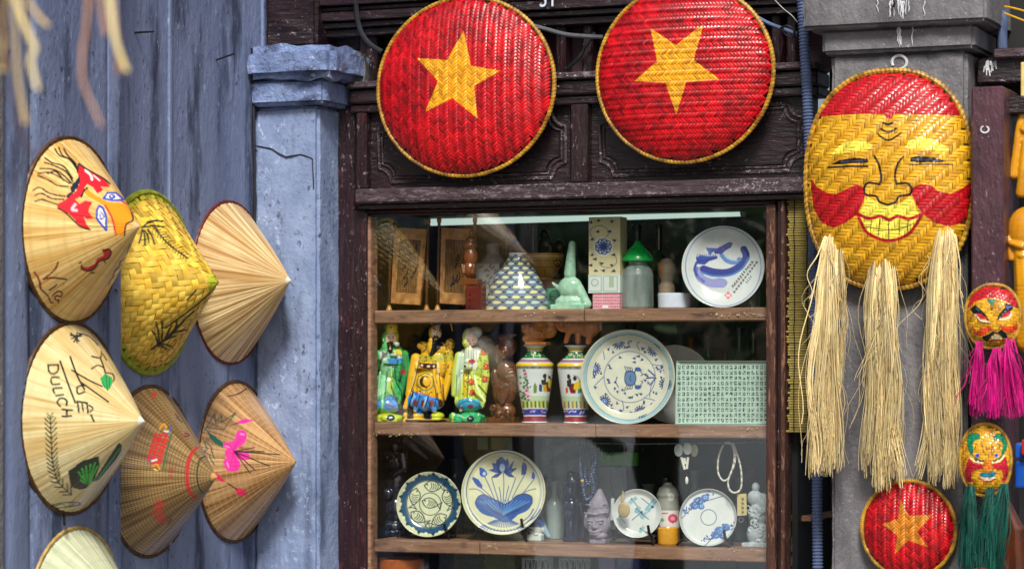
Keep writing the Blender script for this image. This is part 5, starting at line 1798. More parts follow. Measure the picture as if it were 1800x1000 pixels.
ob3, h3 = painted_box('flowered_box', 'tall cream box printed with a blue medallion, top of the stack', 1035, 381, 1090, 482, 0.09, .045, M_card, z.L, SHZ[0] + h1 + h2 + .0012, 74, 120)

# jar with bright green pointed lid
jr = thing('glass_jar', 'clear ribbed jar with a bright green hat-shaped lid', 'jar', (U(1121, 545, .12)[0], .12, SHZ[0]))
V, F = ptlathe(1121, 545, [(0.1, 0), (26, 0), (28, 4), (28, 60), (25, 70), (17, 78), (16, 92), (14, 92)], 0.12, n=48)
V[:, 2] += SHZ[0] + .0004 - V[:, 2].min()
jm = mat('smoky_jar_glass', '#98a4a0', '#5c6a66', scale=(40, 40, 8), lo=0.3, hi=0.7, rough=0.08, coat=0.8)
j_ = ob('jar_body', (V, F), jm, jr)
ztj = V[:, 2].max()
cj = U(1121, 545, .12)
sp_ = mpp(cj)
ob('lid', lathe((cj[0], .12, ztj - .012), np.array([(20, 0), (28, 2), (28, 6), (24, 13), (17, 22), (9, 29), (6, 34), (4, 37), (0.1, 38)]) * sp_, 32), mat('green_plastic_lid', '#16b54e', '#0e8f3c', scale=(60, 60, 60), rough=0.25, coat=0.4), jr)
# low white dish
V, F = ptlathe(1186, 541, [(0.1, 0), (27, 0), (29, 2), (30, 26), (29, 27), (27, 24), (26, 6), (0.1, 5)], 0.10, n=40)
tag(settle(ob('white_dish', (V, F), mat('white_enamel_dish', '#dfe6f2', '#c8d2e4', rough=0.25, coat=0.4)), 0), 'low plain white dish left of the dragon plate', 'dish')
# dim things at the back of the top shelf
M_dimg = mat('dark_green_glass', '#25352c', '#141f1a', rough=0.12, coat=0.6)
for i, (u, w_, h_, Y, lab) in enumerate(((1158, 15, 150, .22, 'dark glass bottle standing behind the white dish'), (937, 8, 150, .30, 'slim dark bottle at the back above the ochre bowl'))):
    V, F = ptlathe(u, 541, [(0.1, 0), (w_, 0), (w_ * 1.05, 4), (w_, h_ * .55), (w_ * .4, h_ * .7), (w_ * .36, h_ * .95), (w_ * .45, h_)], Y, n=28)
    tag(settle(ob('bottle', (V, F), M_dimg), 0), lab, 'bottle', 'bottles in the cabinet')
M_dimw = mat('dim_dark_carving', '#4a3a2e', '#2a1f18', rough=0.35, coat=0.3)
figure('carved_mask', 'dark carved head dimly seen behind the ochre bowl', 'carving', fz([('e', 1450, 330, 0, 60, 80, 40), ('e', 1440, 250, 0, 40, 40, 30), ('e', 1560, 360, 0, 55, 70, 40), ('b', 1500, 610, -10, 110, 260, 30)]), 0.30, 0, M_dimw, vox=.003)
V, F = ptlathe(1172, 541, [(0.1, 0), (14, 0), (15, 3), (15, 40), (11, 48), (13, 56), (16, 64), (15, 78), (9, 88), (0.1, 90)], 0.17, n=30)
z = Zm(980, 350, .2444)
z.e('#e0a0a8', 715, 380, 28, 36).f('#c88a5a', (680, 430), (760, 430), (760, 530), (680, 530)).l('#d06a6a', 10, (690, 345), (720, 335))
o = ob('doll', (V, F), pmat('doll_paint', '#b9a48c', 0.4, 0.2), auto=False)
paint(o, z.L)
tag(settle(o, 0), 'small round-headed pink doll behind the green-lidded jar', 'doll')

# dragon plate
z = Zm(980, 350, .2444)
z.o('#7d8fae', 7, 1192, 470, 272, 282).o('#c8d0dc', 6, 1192, 470, 258, 268)
z.l('#8d8fc4', 62, (1020, 500), (1030, 550), (1100, 585), (1185, 590)).e('#8d8fc4', 1165, 585, 58, 36).l('#5d63a8', 24, (1000, 480), (998, 530), (1050, 575))
z.l('#1f2c86', 52, (1340, 345), (1356, 400), (1310, 465), (1230, 508), (1130, 508), (1050, 485)).l('#3a6fb8', 14, (1040, 510), (1120, 535), (1240, 530), (1330, 480), (1375, 400))
z.l('#4f7fc0', 30, (1180, 385), (1215, 425), (1270, 440), (1310, 415)).l('#a9c3de', 10, (1190, 370), (1230, 410), (1290, 425))
z.f('#1f3a9a', (995, 405), (1030, 385), (1080, 395), (1150, 390), (1150, 412), (1090, 430), (1060, 455), (1005, 450)).f('#1f2c8a', (1120, 350), (1170, 325), (1235, 290), (1262, 300), (1250, 330), (1210, 352), (1180, 380), (1130, 375))
for i in range(9):
    z.l('#2a4aa8', 6, (1160 - i * 6, 340 + i * 3), (1070 + i * 3, 335 + i * 6))
    z.l('#2f55a8', 5, (1000 + i * 16, 400), (1010 + i * 16, 380))
z.l('#101a5a', 8, (1010, 430), (1060, 425), (1130, 405)).e('#b04060', 1192, 342, 6).l('#27408f', 18, (1000, 440), (985, 490), (1005, 530))
for i in range(11):
    x, y = 1398 - i * 13.5, 440 + i * 17
    z.l(K, 6, (x - 8, y - 4), (x + 9, y + rnd.uniform(-6, 6))).l(K, 5, (x + rnd.uniform(-4, 4), y - 9), (x + rnd.uniform(-4, 4), y + 9))
    x, y = 1432 - i * 16, 440 + i * 21
    z.l('#2a2a30', 4.5, (x - 9, y + 4), (x + 8, y - 5)).l('#2a2a30', 4, (x - 3, y - 8), (x + 3, y + 8))
for i in range(4):
    z.l('#2a2a30', 4, (1385 - i * 10, 535 + i * 14), (1395 - i * 10, 545 + i * 14))
z.f('#c86a72', (1227, 645), (1256, 675), (1227, 704), (1199, 675)).l('#f0d8d8', 4, (1215, 668), (1240, 684)).l('#f0d8d8', 4, (1215, 684), (1240, 668))
plate('dragon_plate', 'white plate painted with a blue dragon and black calligraphy, right end of top shelf', 1271.5, 465, 72, 0.075, z.L, M_glazew, bottom=0, lean=8, rise=.012)

# ---------------------------------------------------------------- middle shelf: three glazed figurines
M_fig = pmat('glazed_figurine', '#3fae5c', 0.1, 0.8)
fm = lambda p: zb(640, 550, .22, p)
common = lambda x: []
z = Zm(640, 550, .22)
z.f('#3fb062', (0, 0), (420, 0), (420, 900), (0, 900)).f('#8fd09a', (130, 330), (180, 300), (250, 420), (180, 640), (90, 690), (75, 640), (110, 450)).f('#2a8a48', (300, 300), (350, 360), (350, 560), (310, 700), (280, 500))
z.f('#e6d24a', (175, 190), (180, 115), (215, 80), (260, 80), (292, 110), (292, 250), (255, 250), (250, 195)).e('#c02a2a', 245, 85, 30, 16).e('#b02a2a', 215, 128, 10).l('#2a5a2a', 6, (178, 180), (290, 175))
z.e('#eecdb8', 213, 222, 42, 50).l(K, 7, (182, 200), (205, 208)).l(K, 7, (228, 205), (250, 190)).e(K, 195, 218, 7, 4).e(K, 232, 215, 7, 4).l('#b8886a', 5, (212, 215), (205, 238), (216, 240)).l('#b03030', 5, (200, 256), (220, 256))
z.f(K, (180, 250), (205, 240), (235, 250), (240, 280), (225, 330), (205, 345), (190, 320)).l('#d8b8a0', 9, (210, 262), (208, 300))
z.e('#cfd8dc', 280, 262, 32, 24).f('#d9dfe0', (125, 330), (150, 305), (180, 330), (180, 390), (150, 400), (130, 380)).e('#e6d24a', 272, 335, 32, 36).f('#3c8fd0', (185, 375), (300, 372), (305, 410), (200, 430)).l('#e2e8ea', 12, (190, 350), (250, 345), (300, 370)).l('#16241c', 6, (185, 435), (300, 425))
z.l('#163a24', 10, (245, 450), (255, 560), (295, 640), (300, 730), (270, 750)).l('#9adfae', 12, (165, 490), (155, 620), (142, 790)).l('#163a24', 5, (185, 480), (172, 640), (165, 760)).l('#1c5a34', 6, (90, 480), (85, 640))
z.f('#c8d23a', (195, 500), (215, 480), (240, 560), (230, 660), (190, 650), (185, 560), a=.6)
z.f('#2f86d8', (70, 730), (125, 705), (140, 760), (70, 775)).f('#2f86d8', (165, 690), (230, 670), (260, 720), (280, 790), (200, 800), (160, 770)).l('#8a2a2a', 10, (175, 740), (250, 770)).l(K, 6, (160, 690), (200, 670), (250, 690), (285, 780)).e('#b03030', 312, 482, 24, 22)
z.f('#c3d23a', (60, 810), (150, 800), (300, 815), (320, 880), (60, 880)).e('#1f2a3a', 212, 850, 34, 26).e('#8fa0b0', 208, 848, 16, 10).e('#1f2a3a', 82, 842, 22, 22).l('#2a6a34', 7, (60, 812), (160, 802), (300, 815))
for i in range(24):
    x, y = rnd.uniform(110, 340), rnd.uniform(430, 680)
    z.l('#1c6a3a', 4, (x, y), (x + rnd.uniform(-16, 16), y + rnd.uniform(4, 18)))
figure('porcelain_figurine', 'green-robed bearded porcelain figurine with a yellow cap, leftmost on its shelf', 'figurine',
       fm([('e', 213, 215, 70, 46, 60, 44), ('e', 238, 130, 55, 56, 52, 52), ('e', 250, 84, 50, 26, 18, 24), ('e', 265, 200, 40, 30, 60, 40), ('e', 208, 290, 100, 26, 52, 18), ('e', 225, 430, 0, 112, 160, 78), ('e', 222, 330, 10, 110, 70, 70), ('e', 190, 640, 5, 115, 170, 85), ('e', 185, 750, 10, 125, 70, 90),
           ('c', (110, 345, 40, 44), (92, 480, 50, 40), (88, 640, 50, 28), (92, 720, 40, 18)), ('c', (330, 345, 20, 38), (350, 470, 20, 32), (300, 700, 40, 24), (280, 750, 40, 16)), ('e', 155, 352, 95, 32, 44, 26), ('e', 285, 262, 70, 30, 22, 22), ('e', 270, 335, 85, 34, 36, 24), ('b', 245, 398, 70, 58, 22, 26, -4), ('c', (165, 490, 85, 12), (155, 640, 98, 13), (142, 800, 104, 13)), ('c', (250, 450, 84, 11), (262, 580, 92, 12), (296, 680, 80, 12)), ('c', (110, 560, 38, 8), (97, 770, 52, 10)), ('c', (142, 560, 62, 8), (134, 770, 76, 10)), ('c', (174, 560, 74, 8), (171, 770, 88, 10)), ('c', (206, 560, 74, 8), (208, 770, 88, 10)), ('c', (238, 560, 62, 8), (245, 770, 76, 10)), ('c', (270, 560, 38, 8), (283, 770, 52, 10)), ('c', (196, 222, 112, 5), (206, 244, 118, 7)), ('b', 190, 866, 0, 128, 14, 106), ('e', 190, 846, 0, 134, 34, 112), ('e', 212, 850, 105, 36, 26, 20), ('e', 90, 846, 95, 30, 26, 20)]), 0.095, 1, M_fig, z.L, vox=.0011, smooth=2, group='glazed porcelain figurines')
z = Zm(640, 550, .22)
Y1 = '#efb61c'
z.f(Y1, (300, 0), (760, 0), (760, 900), (300, 900))
z.f('#23313a', (540, 120), (560, 70), (650, 70), (660, 150), (640, 130), (560, 118)).e('#b02a2a', 592, 82, 14, 9).e('#2a6a7a', 632, 100, 16, 10)
z.e('#efcfae', 590, 175, 52, 58).l(K, 8, (552, 138), (575, 155)).l(K, 8, (600, 158), (640, 135)).e(K, 562, 168, 8, 4).e(K, 612, 168, 8, 4).l('#b07a50', 6, (588, 160), (578, 195), (592, 200)).l('#b03030', 5, (566, 214), (586, 214))
z.f(K, (545, 215), (560, 198), (585, 200), (605, 215), (615, 250), (635, 275), (600, 310), (560, 350), (530, 370), (522, 350), (540, 290)).f('#e8c8a8', (560, 222), (582, 222), (578, 262), (560, 262)).l(K, 14, (572, 235), (568, 300))
z.f('#d8b070', (640, 130), (665, 150), (660, 260), (635, 270))
z.l(K, 8, (432, 245), (470, 240), (520, 245)).l(K, 8, (440, 255), (500, 290), (470, 330)).l(K, 8, (660, 215), (690, 240), (715, 250)).f('#8fae3a', (430, 360), (480, 350), (540, 370), (640, 330), (715, 340), (715, 400), (560, 420), (420, 400), a=.55)
for i in range(70):
    x, y = rnd.choice([(rnd.uniform(640, 720), rnd.uniform(250, 560)), (rnd.uniform(430, 620), rnd.uniform(360, 410)), (rnd.uniform(430, 620), rnd.uniform(490, 690)), (rnd.uniform(645, 715), rnd.uniform(280, 420))])
    z.l(rnd.choice(['#1d1a10', '#2a2410', '#2a6a7a', '#1d1a10']), 5, (x, y), (x + rnd.uniform(-12, 12), y + rnd.uniform(-12, 12)))
z.f('#4a1f2c', (438, 415), (580, 425), (582, 462), (520, 468), (445, 450)).e('#e8d8b0', 515, 445, 14, 10).e('#e8d8b0', 462, 436, 10, 9).e('#e8d8b0', 556, 444, 9, 9)
z.e('#3a2a10', 488, 568, 46, 46).e('#f0b020', 500, 566, 30, 36).o('#3f8a4a', 9, 490, 568, 66, 68)
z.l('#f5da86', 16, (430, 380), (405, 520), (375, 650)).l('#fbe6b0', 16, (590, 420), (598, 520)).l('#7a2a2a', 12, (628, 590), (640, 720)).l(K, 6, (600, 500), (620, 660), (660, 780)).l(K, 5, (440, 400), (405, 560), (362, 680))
z.f('#2f86d8', (350, 690), (400, 645), (470, 655), (540, 690), (600, 700), (650, 790), (560, 800), (440, 800), (345, 780))
for x in (390, 450, 520, 590):
    z.l(K, 8, (x, 660), (x - 30, 770)).e('#7a2a2a', x + 20, 740, 18, 30)
z.l('#9ad0f0', 10, (400, 670), (370, 760)).l('#9ad0f0', 10, (500, 690), (470, 780)).l('#e06a3a', 8, (410, 650), (580, 690))
z.f('#181a22', (345, 790), (395, 770), (400, 860), (345, 865)).f('#e8c030', (395, 800), (480, 810), (480, 860), (395, 860)).f('#c8d23a', (540, 810), (650, 810), (655, 870), (540, 870)).f('#4a3a50', (485, 790), (540, 800), (540, 870), (485, 865)).f(K, (330, 868), (660, 872), (660, 900), (330, 900)).e('#2f86d8', 448, 800, 32, 28)
figure('porcelain_figurine', 'yellow-robed black-bearded porcelain figurine, second from left on its shelf', 'figurine',
       fm([('e', 592, 180, 60, 54, 64, 48), ('e', 600, 95, 40, 60, 34, 48), ('c', (690, 75, 0, 8), (705, 160, 0, 6)), ('e', 572, 280, 92, 30, 70, 20), ('e', 560, 420, 0, 135, 140, 78), ('e', 570, 310, 0, 130, 66, 66), ('e', 480, 280, 20, 54, 36, 40), ('e', 690, 270, 10, 40, 50, 40), ('e', 520, 600, 5, 140, 160, 86), ('e', 505, 730, 10, 155, 80, 92),
           ('c', (430, 380, 40, 42), (405, 520, 50, 38), (375, 670, 50, 26)), ('c', (680, 340, 20, 44), (700, 480, 20, 38), (650, 700, 40, 26)), ('c', (592, 400, 80, 14), (598, 540, 92, 15), (640, 700, 85, 16)), ('b', 510, 440, 75, 72, 20, 22, 3), ('e', 490, 568, 84, 48, 48, 14), ('c', (400, 660, 85, 22), (370, 770, 95, 22)), ('c', (480, 680, 92, 22), (450, 790, 100, 24)), ('c', (560, 690, 92, 22), (600, 790, 96, 24)), ('c', (400, 560, 39, 7), (387, 700, 53, 9)), ('c', (436, 560, 60, 7), (428, 700, 74, 9)), ('c', (473, 560, 73, 7), (469, 700, 87, 9)), ('c', (510, 560, 78, 7), (510, 700, 92, 9)), ('c', (546, 560, 73, 7), (551, 700, 87, 9)), ('c', (583, 560, 60, 7), (592, 700, 74, 9)), ('c', (620, 560, 39, 7), (633, 700, 53, 9)), ('c', (584, 165, 106, 5), (582, 196, 112, 8)), ('b', 500, 874, 0, 158, 14, 110), ('e', 445, 838, 40, 50, 34, 70), ('e', 600, 840, 40, 58, 34, 70), ('e', 360, 830, 30, 30, 40, 60)]), 0.095, 1, M_fig, z.L, vox=.0011, smooth=2, group='glazed porcelain figurines')
z = Zm(640, 550, .22)
z.f('#c6d75a', (700, 0), (1040, 0), (1040, 900), (700, 900)).f('#cfe0c4', (745, 360), (800, 300), (830, 330), (830, 470), (790, 520), (760, 640), (735, 690), (725, 600))
z.f('#d9dcd8', (810, 240), (815, 160), (870, 135), (940, 150), (958, 210), (950, 300), (900, 300), (895, 230)).e('#e9c9b4', 855, 240, 40, 52).f('#d8a8a0', (820, 190), (850, 150), (870, 160), (850, 200), a=.7).e('#d88a8a', 885, 270, 18, 16).e(K, 832, 245, 9, 4).e(K, 868, 240, 9, 4).l('#b8705a', 6, (848, 245), (842, 270), (856, 272)).l('#b03030', 6, (836, 292), (862, 292)).l('#8a8a88', 4, (822, 228), (842, 232))
z.f('#dfe3d6', (820, 300), (850, 305), (910, 280), (940, 290), (905, 400), (880, 440), (840, 430), (825, 360))
for x in (835, 855, 875, 895):
    z.l('#9aa89a', 4, (x, 320), (x + 2, 400))
z.f('#e0e4da', (835, 430), (880, 400), (910, 430), (890, 480), (845, 470)).e('#c03a4a', 862, 410, 30, 17).l('#2a5a3a', 5, (830, 430), (870, 430)).e(K, 806, 448, 10)
for x, y in ((955, 335), (975, 450), (965, 550), (858, 572), (868, 655)):
    z.e('#d8402a', x, y, 24).e('#f09060', x - 4, y - 4, 9).l('#1d3a14', 4, (x - 30, y + 14), (x - 8, y + 26), (x + 26, y + 18))
z.f('#d8b41c', (790, 480), (830, 470), (835, 660), (815, 800), (790, 660), a=.8)
for i in range(40):
    x, y = rnd.choice([(rnd.uniform(785, 835), rnd.uniform(480, 680)), (rnd.uniform(900, 1000), rnd.uniform(380, 560))])
    z.l('#26301a', 5, (x, y), (x + rnd.uniform(-14, 14), y + rnd.uniform(-10, 10)))
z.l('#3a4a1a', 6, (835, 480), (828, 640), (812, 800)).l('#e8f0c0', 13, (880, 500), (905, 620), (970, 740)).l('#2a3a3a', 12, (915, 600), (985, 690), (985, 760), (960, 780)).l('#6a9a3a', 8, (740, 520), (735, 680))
z.f('#2fa0c8', (730, 760), (760, 715), (830, 700), (920, 720), (950, 790), (880, 800), (740, 800)).l('#163a4a', 7, (740, 790), (800, 730), (900, 740), (945, 790)).e('#8a2a3a', 850, 770, 24, 16).e('#8a2a3a', 775, 780, 18, 12)
z.f('#35b070', (715, 815), (830, 800), (975, 815), (970, 900), (715, 900)).e('#12202a', 850, 868, 30, 26).e('#7a90a0', 848, 864, 12, 8).l('#b8e0c0', 9, (740, 830), (800, 860)).l('#12502c', 6, (900, 820), (960, 880))
figure('porcelain_figurine', 'white-headed bald porcelain figurine in a yellow-green flowered robe', 'figurine',
       fm([('e', 870, 215, 55, 68, 75, 56), ('e', 900, 180, 30, 58, 50, 50), ('e', 850, 260, 80, 36, 44, 30), ('e', 868, 360, 78, 42, 84, 24), ('e', 870, 430, 0, 122, 140, 76), ('e', 870, 350, 0, 112, 60, 62), ('e', 850, 630, 5, 120, 170, 84), ('e', 845, 740, 10, 125, 72, 90), ('c', (780, 370, 40, 42), (755, 500, 50, 38), (738, 670, 50, 26)), ('c', (960, 370, 20, 42), (980, 520, 20, 36), (960, 760, 40, 22)), ('e', 868, 442, 92, 38, 36, 24), ('e', 862, 410, 104, 26, 18, 16), ('c', (815, 490, 84, 18), (820, 640, 95, 18), (812, 800, 100, 14)), ('c', (895, 500, 84, 14), (910, 640, 90, 14), (985, 720, 60, 14), (965, 775, 60, 12)), ('c', (765, 540, 38, 8), (752, 730, 52, 10)), ('c', (798, 540, 62, 8), (790, 730, 76, 10)), ('c', (831, 540, 74, 8), (828, 730, 88, 10)), ('c', (864, 540, 74, 8), (866, 730, 88, 10)), ('c', (897, 540, 62, 8), (904, 730, 76, 10)), ('c', (930, 540, 38, 8), (943, 730, 52, 10)), ('c', (846, 246, 110, 5), (844, 270, 116, 7)), ('b', 845, 880, 0, 126, 14, 106), ('e', 845, 852, 0, 132, 42, 112), ('e', 900, 846, 70, 46, 34, 36), ('e', 850, 868, 105, 34, 28, 20), ('e', 750, 850, 95, 36, 36, 24), ('e', 940, 850, 85, 36, 36, 24)]), 0.095, 1, M_fig, z.L, vox=.0011, smooth=2, group='glazed porcelain figurines')

# brown standing carving
fa = lambda p: zb(840, 550, .22, p)
M_bronze = mat('bronzed_wood', '#70401f', '#341a0c', scale=(60, 60, 40), lo=0.3, hi=0.7, rough=0.2, coat=0.6)
pt_ = [('e', 235, 260, 0, 82, 95, 60), ('e', 232, 300, 50, 46, 58, 30), ('c', (200, 190, 30, 28), (270, 175, 30, 24), (315, 165, 20, 8)), ('c', (165, 260, 30, 20), (165, 380, 30, 18)), ('e', 240, 480, 0, 90, 110, 60), ('e', 225, 450, 40, 60, 70, 34), ('e', 210, 620, 0, 105, 120, 62), ('e', 200, 780, 0, 112, 80, 66), ('e', 140, 520, 10, 36, 90, 36), ('b', 200, 845, 0, 118, 22, 70)]
for i in range(6):
    pt_.append(('c', (160 + i * 4, 560 + i * 22, 62, 7), (220, 600 + i * 24, 74, 8), (285 - i * 5, 555 + i * 20, 56, 7)))
for i in range(4):
    pt_.append(('c', (240, 430 + i * 26, 62, 6), (300, 410 + i * 28, 46, 6)))
pt_ += [('e', 148, 745, 66, 34, 26, 20), ('e', 190, 800, 70, 26, 26, 16), ('e', 260, 800, 62, 26, 40, 20), ('t', 148, 750, 80, 22, 7), ('e', 215, 300, 80, 8, 6, 5), ('e', 250, 300, 80, 8, 6, 5), ('c', (232, 300, 82, 6), (232, 325, 86, 8)), ('e', 232, 350, 78, 16, 5, 5)]
figure('carved_figure', 'dark brown hooded wooden figure carving, next to the white-headed figurine', 'carving', fa(pt_), 0.10, 1, M_bronze, vox=0.0013, smooth=2)


# pair of painted vases with carvings on top
def vase(label, xc, Y, layers, seed):
    V, F = ptlathe(840 + xc * .22, 748, [(0.1, 0), (22, 0), (22, 3), (20.5, 12), (23, 23), (26, 40), (29.5, 66), (33, 96), (33.5, 102), (30, 107), (21, 115), (15, 121), (13.5, 127), (16, 132), (21, 135), (20, 136), (14, 132)], Y, n=150, k=7)
    o = ob('painted_vase', (V, F), pmat('vase_porcelain', '#dfe4e4', 0.1, 0.7), auto=False)
    paint(o, layers)
    settle(o, 1)
    return tag(o, label, 'vase', 'pair of painted vases')


def vase_layers(xc, stripes=True, sparse=False):
    z = Zm(840, 550, .22)
    rr_ = random.Random(xc)
    x0, x1 = xc - 170, xc + 170
    ring_band(z, '#e3c03a', 312, 22, x0, x1)
    for i in range(14):
        z.e('#6a4a14', xc - 80 + i * 12, 316, 4)
    ring_band(z, '#12784a', 358, 56, x0, x1)
    for i in range(14):
        z.l(rr_.choice(['#9adf8a', '#0b4a30', '#e8e8a0', '#e0a0a0']), 7, (xc - 75 + i * 12, 340 + rr_.uniform(0, 30)), (xc - 70 + i * 12 + rr_.uniform(-8, 8), 350 + rr_.uniform(0, 30)))
    ring_band(z, '#b593a8', 406, 26, x0, x1)
    for i in range(20):
        z.l('#7a4a72', 5, (xc - 130 + i * 13, 412), (xc - 124 + i * 13, 400))
    ring_band(z, '#e8c21c', 436, 24, x0, x1)
    for i in range(22):
        z.o('#3a4030', 4, xc - 145 + i * 14, 460, 6, 8)
    ring_band(z, '#8ab05a' if not sparse else '#a8c8a0', 752, 54, x0, x1)
    for i in range(16):
        z.l(['#163a2a', '#e8e0c0', '#b03030', '#e8d24a'][i % 4], 8, (xc - 125 + i * 16, 728), (xc - 122 + i * 16, 778), sm=0)
    ring_band(z, '#3a4ab0', 815, 48, x0, x1)
    for i in range(10):
        z.l(rr_.choice(['#e090b0', '#1a2470', '#d8dcf0']), 10, (xc - 100 + i * 22, 800 + rr_.uniform(0, 26)), (xc - 90 + i * 22, 812 + rr_.uniform(-8, 12)))
    ring_band(z, '#8a2a3c', 870, 42, x0, x1)
    z.f('#a8c890', (x0, 690), (x1, 685), (x1, 728), (x0, 728), a=.7)
    return z


z = vase_layers(455)
for i in range(40):
    y = rnd.uniform(480, 720)
    z.e(rnd.choice(['#2f7a4a', '#1f5a3a', '#4a9a5a']), 375 + rnd.gauss(0, 22), y, rnd.uniform(6, 14), rnd.uniform(6, 12))
for x, y in ((378, 512), (388, 645), (400, 690)):
    z.e('#e8a8c0', x, y, 20).e('#8a3a6a', x, y, 10)
z.f('#6a8a3a', (445, 600), (458, 580), (472, 610), (468, 665), (445, 665)).f('#1f4a7a', (488, 590), (515, 600), (515, 650), (490, 650))
z.e('#20242c', 535, 530, 16, 22).f('#c8a020', (520, 600), (545, 590), (560, 655), (525, 655)).f('#7a1f1c', (545, 580), (575, 560), (580, 650), (555, 655)).f('#e8d030', (562, 560), (585, 545), (588, 620), (565, 625)).f('#1f3a2a', (505, 560), (545, 550), (550, 600), (510, 600)).l('#20242c', 6, (560, 520), (585, 560)).e('#20242c', 572, 540, 12)
vase('painted white vase with a flowering bush and figures, left of the pair', 455, 0.105, z.L, 1)
z = vase_layers(785, sparse=True)
z.e('#20242c', 725, 530, 14, 22).e('#20242c', 775, 545, 16, 18).f('#7a1f1c', (720, 600), (760, 580), (790, 620), (780, 662), (740, 662)).f('#e0c020', (770, 580), (820, 560), (825, 610), (790, 640), (765, 630)).f('#2a2a30', (712, 560), (745, 545), (750, 610), (712, 610)).f('#3a8a6a', (800, 630), (830, 620), (832, 660), (800, 662)).l('#20242c', 6, (765, 520), (800, 535), (815, 570)).f('#c83a2a', (700, 620), (720, 615), (722, 660), (705, 662))
vase('painted white vase with seated figures, right of the pair and touching the crab plate', 785, 0.105, z.L, 2)
pt_ = [('e', 470, 200, 0, 100, 82, 60), ('e', 560, 180, 0, 80, 70, 55), ('e', 410, 170, 30, 55, 50, 40), ('b', 480, 288, 0, 90, 12, 60), ('e', 590, 120, 20, 44, 40, 36), ('e', 520, 130, 0, 90, 40, 50), ('e', 390, 250, 20, 30, 30, 30)]
for i in range(7):
    pt_.append(('c', (440 + i * 15, 180 + i * 3, 58, 8), (455 + i * 15, 238, 62, 10)))
for x, y in ((385, 150), (420, 140), (450, 165), (400, 185)):
    pt_.append(('e', x, y, 62, 16, 14, 16))
# they stand on the mouths of the vases
rz_ = SHZ[1] + 136 * mpp(U(950, 748, .105)) + .0126
figure('carved_toad', 'knobbly brown wood carving above the left painted vase', 'carving', fa(pt_), 0.090, float(rz_ - .0118), mat('orange_brown_carving', '#e2964a', '#a05a24', scale=(40, 40, 20), lo=.3, hi=.7, rough=0.22, coat=0.5), vox=0.0014, smooth=2)
pt_ = [('e', 890, 175, 0, 100, 85, 66), ('e', 750, 160, 20, 90, 70, 56), ('t', 712, 155, 72, 50, 11), ('t', 712, 155, 80, 26, 11), ('e', 712, 155, 80, 12, 12, 12), ('e', 640, 130, 20, 30, 50, 24), ('c', (740, 210, 30, 26), (715, 285, 30, 22)), ('c', (900, 240, 20, 30), (890, 290, 20, 26)), ('c', (800, 230, 0, 26), (800, 290, 0, 24)), ('e', 800, 110, 40, 24, 30, 20), ('c', (985, 130, 10, 10), (990, 200, 10, 8))]
figure('carved_ram', 'polished brown ram carving with a coiled horn above the right painted vase', 'carving', fa(pt_), 0.090, float(rz_ - .0118), mat('chestnut_carving', '#d48448', '#94521f', scale=(20, 20, 10), lo=.3, hi=.7, rough=0.16, coat=0.7), vox=0.0014, smooth=2)

# crab plate
z = Zm(1010, 560, .22)
z.o('#8fb8c4', 18, 428, 482, 348, 356).o('#5f88a0', 5, 428, 482, 332, 342).o('#5a6a8a', 6, 440, 480, 205, 205)
for x, y in ((350, 207), (633, 265), (160, 412), (725, 535), (238, 675), (528, 757)):
    for i in range(14):
        a = i / 14 * 6.28
        z.l('#131f5c', 12, (x + 24 * math.cos(a), y + 24 * math.sin(a)), (x + 47 * math.cos(a), y + 47 * math.sin(a)), sm=0)
    z.e('#5f80b8', x, y, 22).e('#3a55a0', x, y, 12).e('#c0d0e8', x, y, 5)
rr_ = random.Random(7)
for i in range(80):
    a, q = rr_.uniform(0, 6.28), rr_.choice([rr_.uniform(225, 325), rr_.uniform(225, 325), rr_.uniform(110, 190)])
    x, y = 435 + q * math.cos(a), 482 + q * math.sin(a)
    if min(math.hypot(x - fx_, y - fy_) for fx_, fy_ in ((350, 207), (633, 265), (160, 412), (725, 535), (238, 675), (528, 757))) < 56:
        continue
    b = rr_.uniform(0, 6.28)
    z.f(rr_.choice([NV, '#2c3360', '#3a4a80']), *[(x + 19 * math.cos(b + t_) * (1.2 if j_ == 0 else .8), y + 17 * math.sin(b + t_)) for j_, t_ in enumerate((0, 2.3, 4))])
for q in (((520, 270), (500, 230), (510, 190), (560, 170)), ((620, 380), (700, 395), (760, 420)), ((640, 490), (610, 560), (600, 640)), ((240, 340), (230, 280), (210, 230)), ((230, 480), (170, 540), (120, 610)), ((380, 670), (390, 740), (330, 790)), ((560, 650), (620, 660), (680, 690))):
    z.l('#4a5a86', 6, *q)
z.l(NV, 12, (575, 490), (630, 485), (650, 490)).l(NV, 12, (590, 425), (640, 470)).l(NV, 10, (600, 545), (640, 500)).l(NV, 8, (340, 480), (330, 520), (350, 560))
z.f('#4f7098', (405, 440), (440, 430), (480, 440), (492, 490), (480, 540), (440, 552), (405, 535), (398, 490), sm=1).o('#1c2f5a', 6, 445, 490, 46, 60).l('#1c2f5a', 5, (450, 470), (440, 490), (452, 510))
for s_ in (-1, 1):
    for i in range(4):
        z.l('#1c2f5a', 7, (420 + i * 14, 490 + s_ * 52), (405 + i * 18, 490 + s_ * 80), (440 + i * 14 - 40, 490 + s_ * (96 - i * 4)))
    z.l('#1c2f5a', 9, (475, 490 + s_ * 45), (505, 490 + s_ * 75), (535, 490 + s_ * 62)).e('#2a4a8a', 505, 490 + s_ * 72, 26, 18).l('#1c2f5a', 7, (520, 490 + s_ * 60), (545, 490 + s_ * 30), (530, 490 + s_ * 22))
plate('crab_plate', 'large cream plate with a blue crab ringed by flowers, on the middle shelf', 1104.5, 665, 82.5, 0.085, z.L, M_glaze, bottom=1, lean=7, rise=.017, flat=.8)
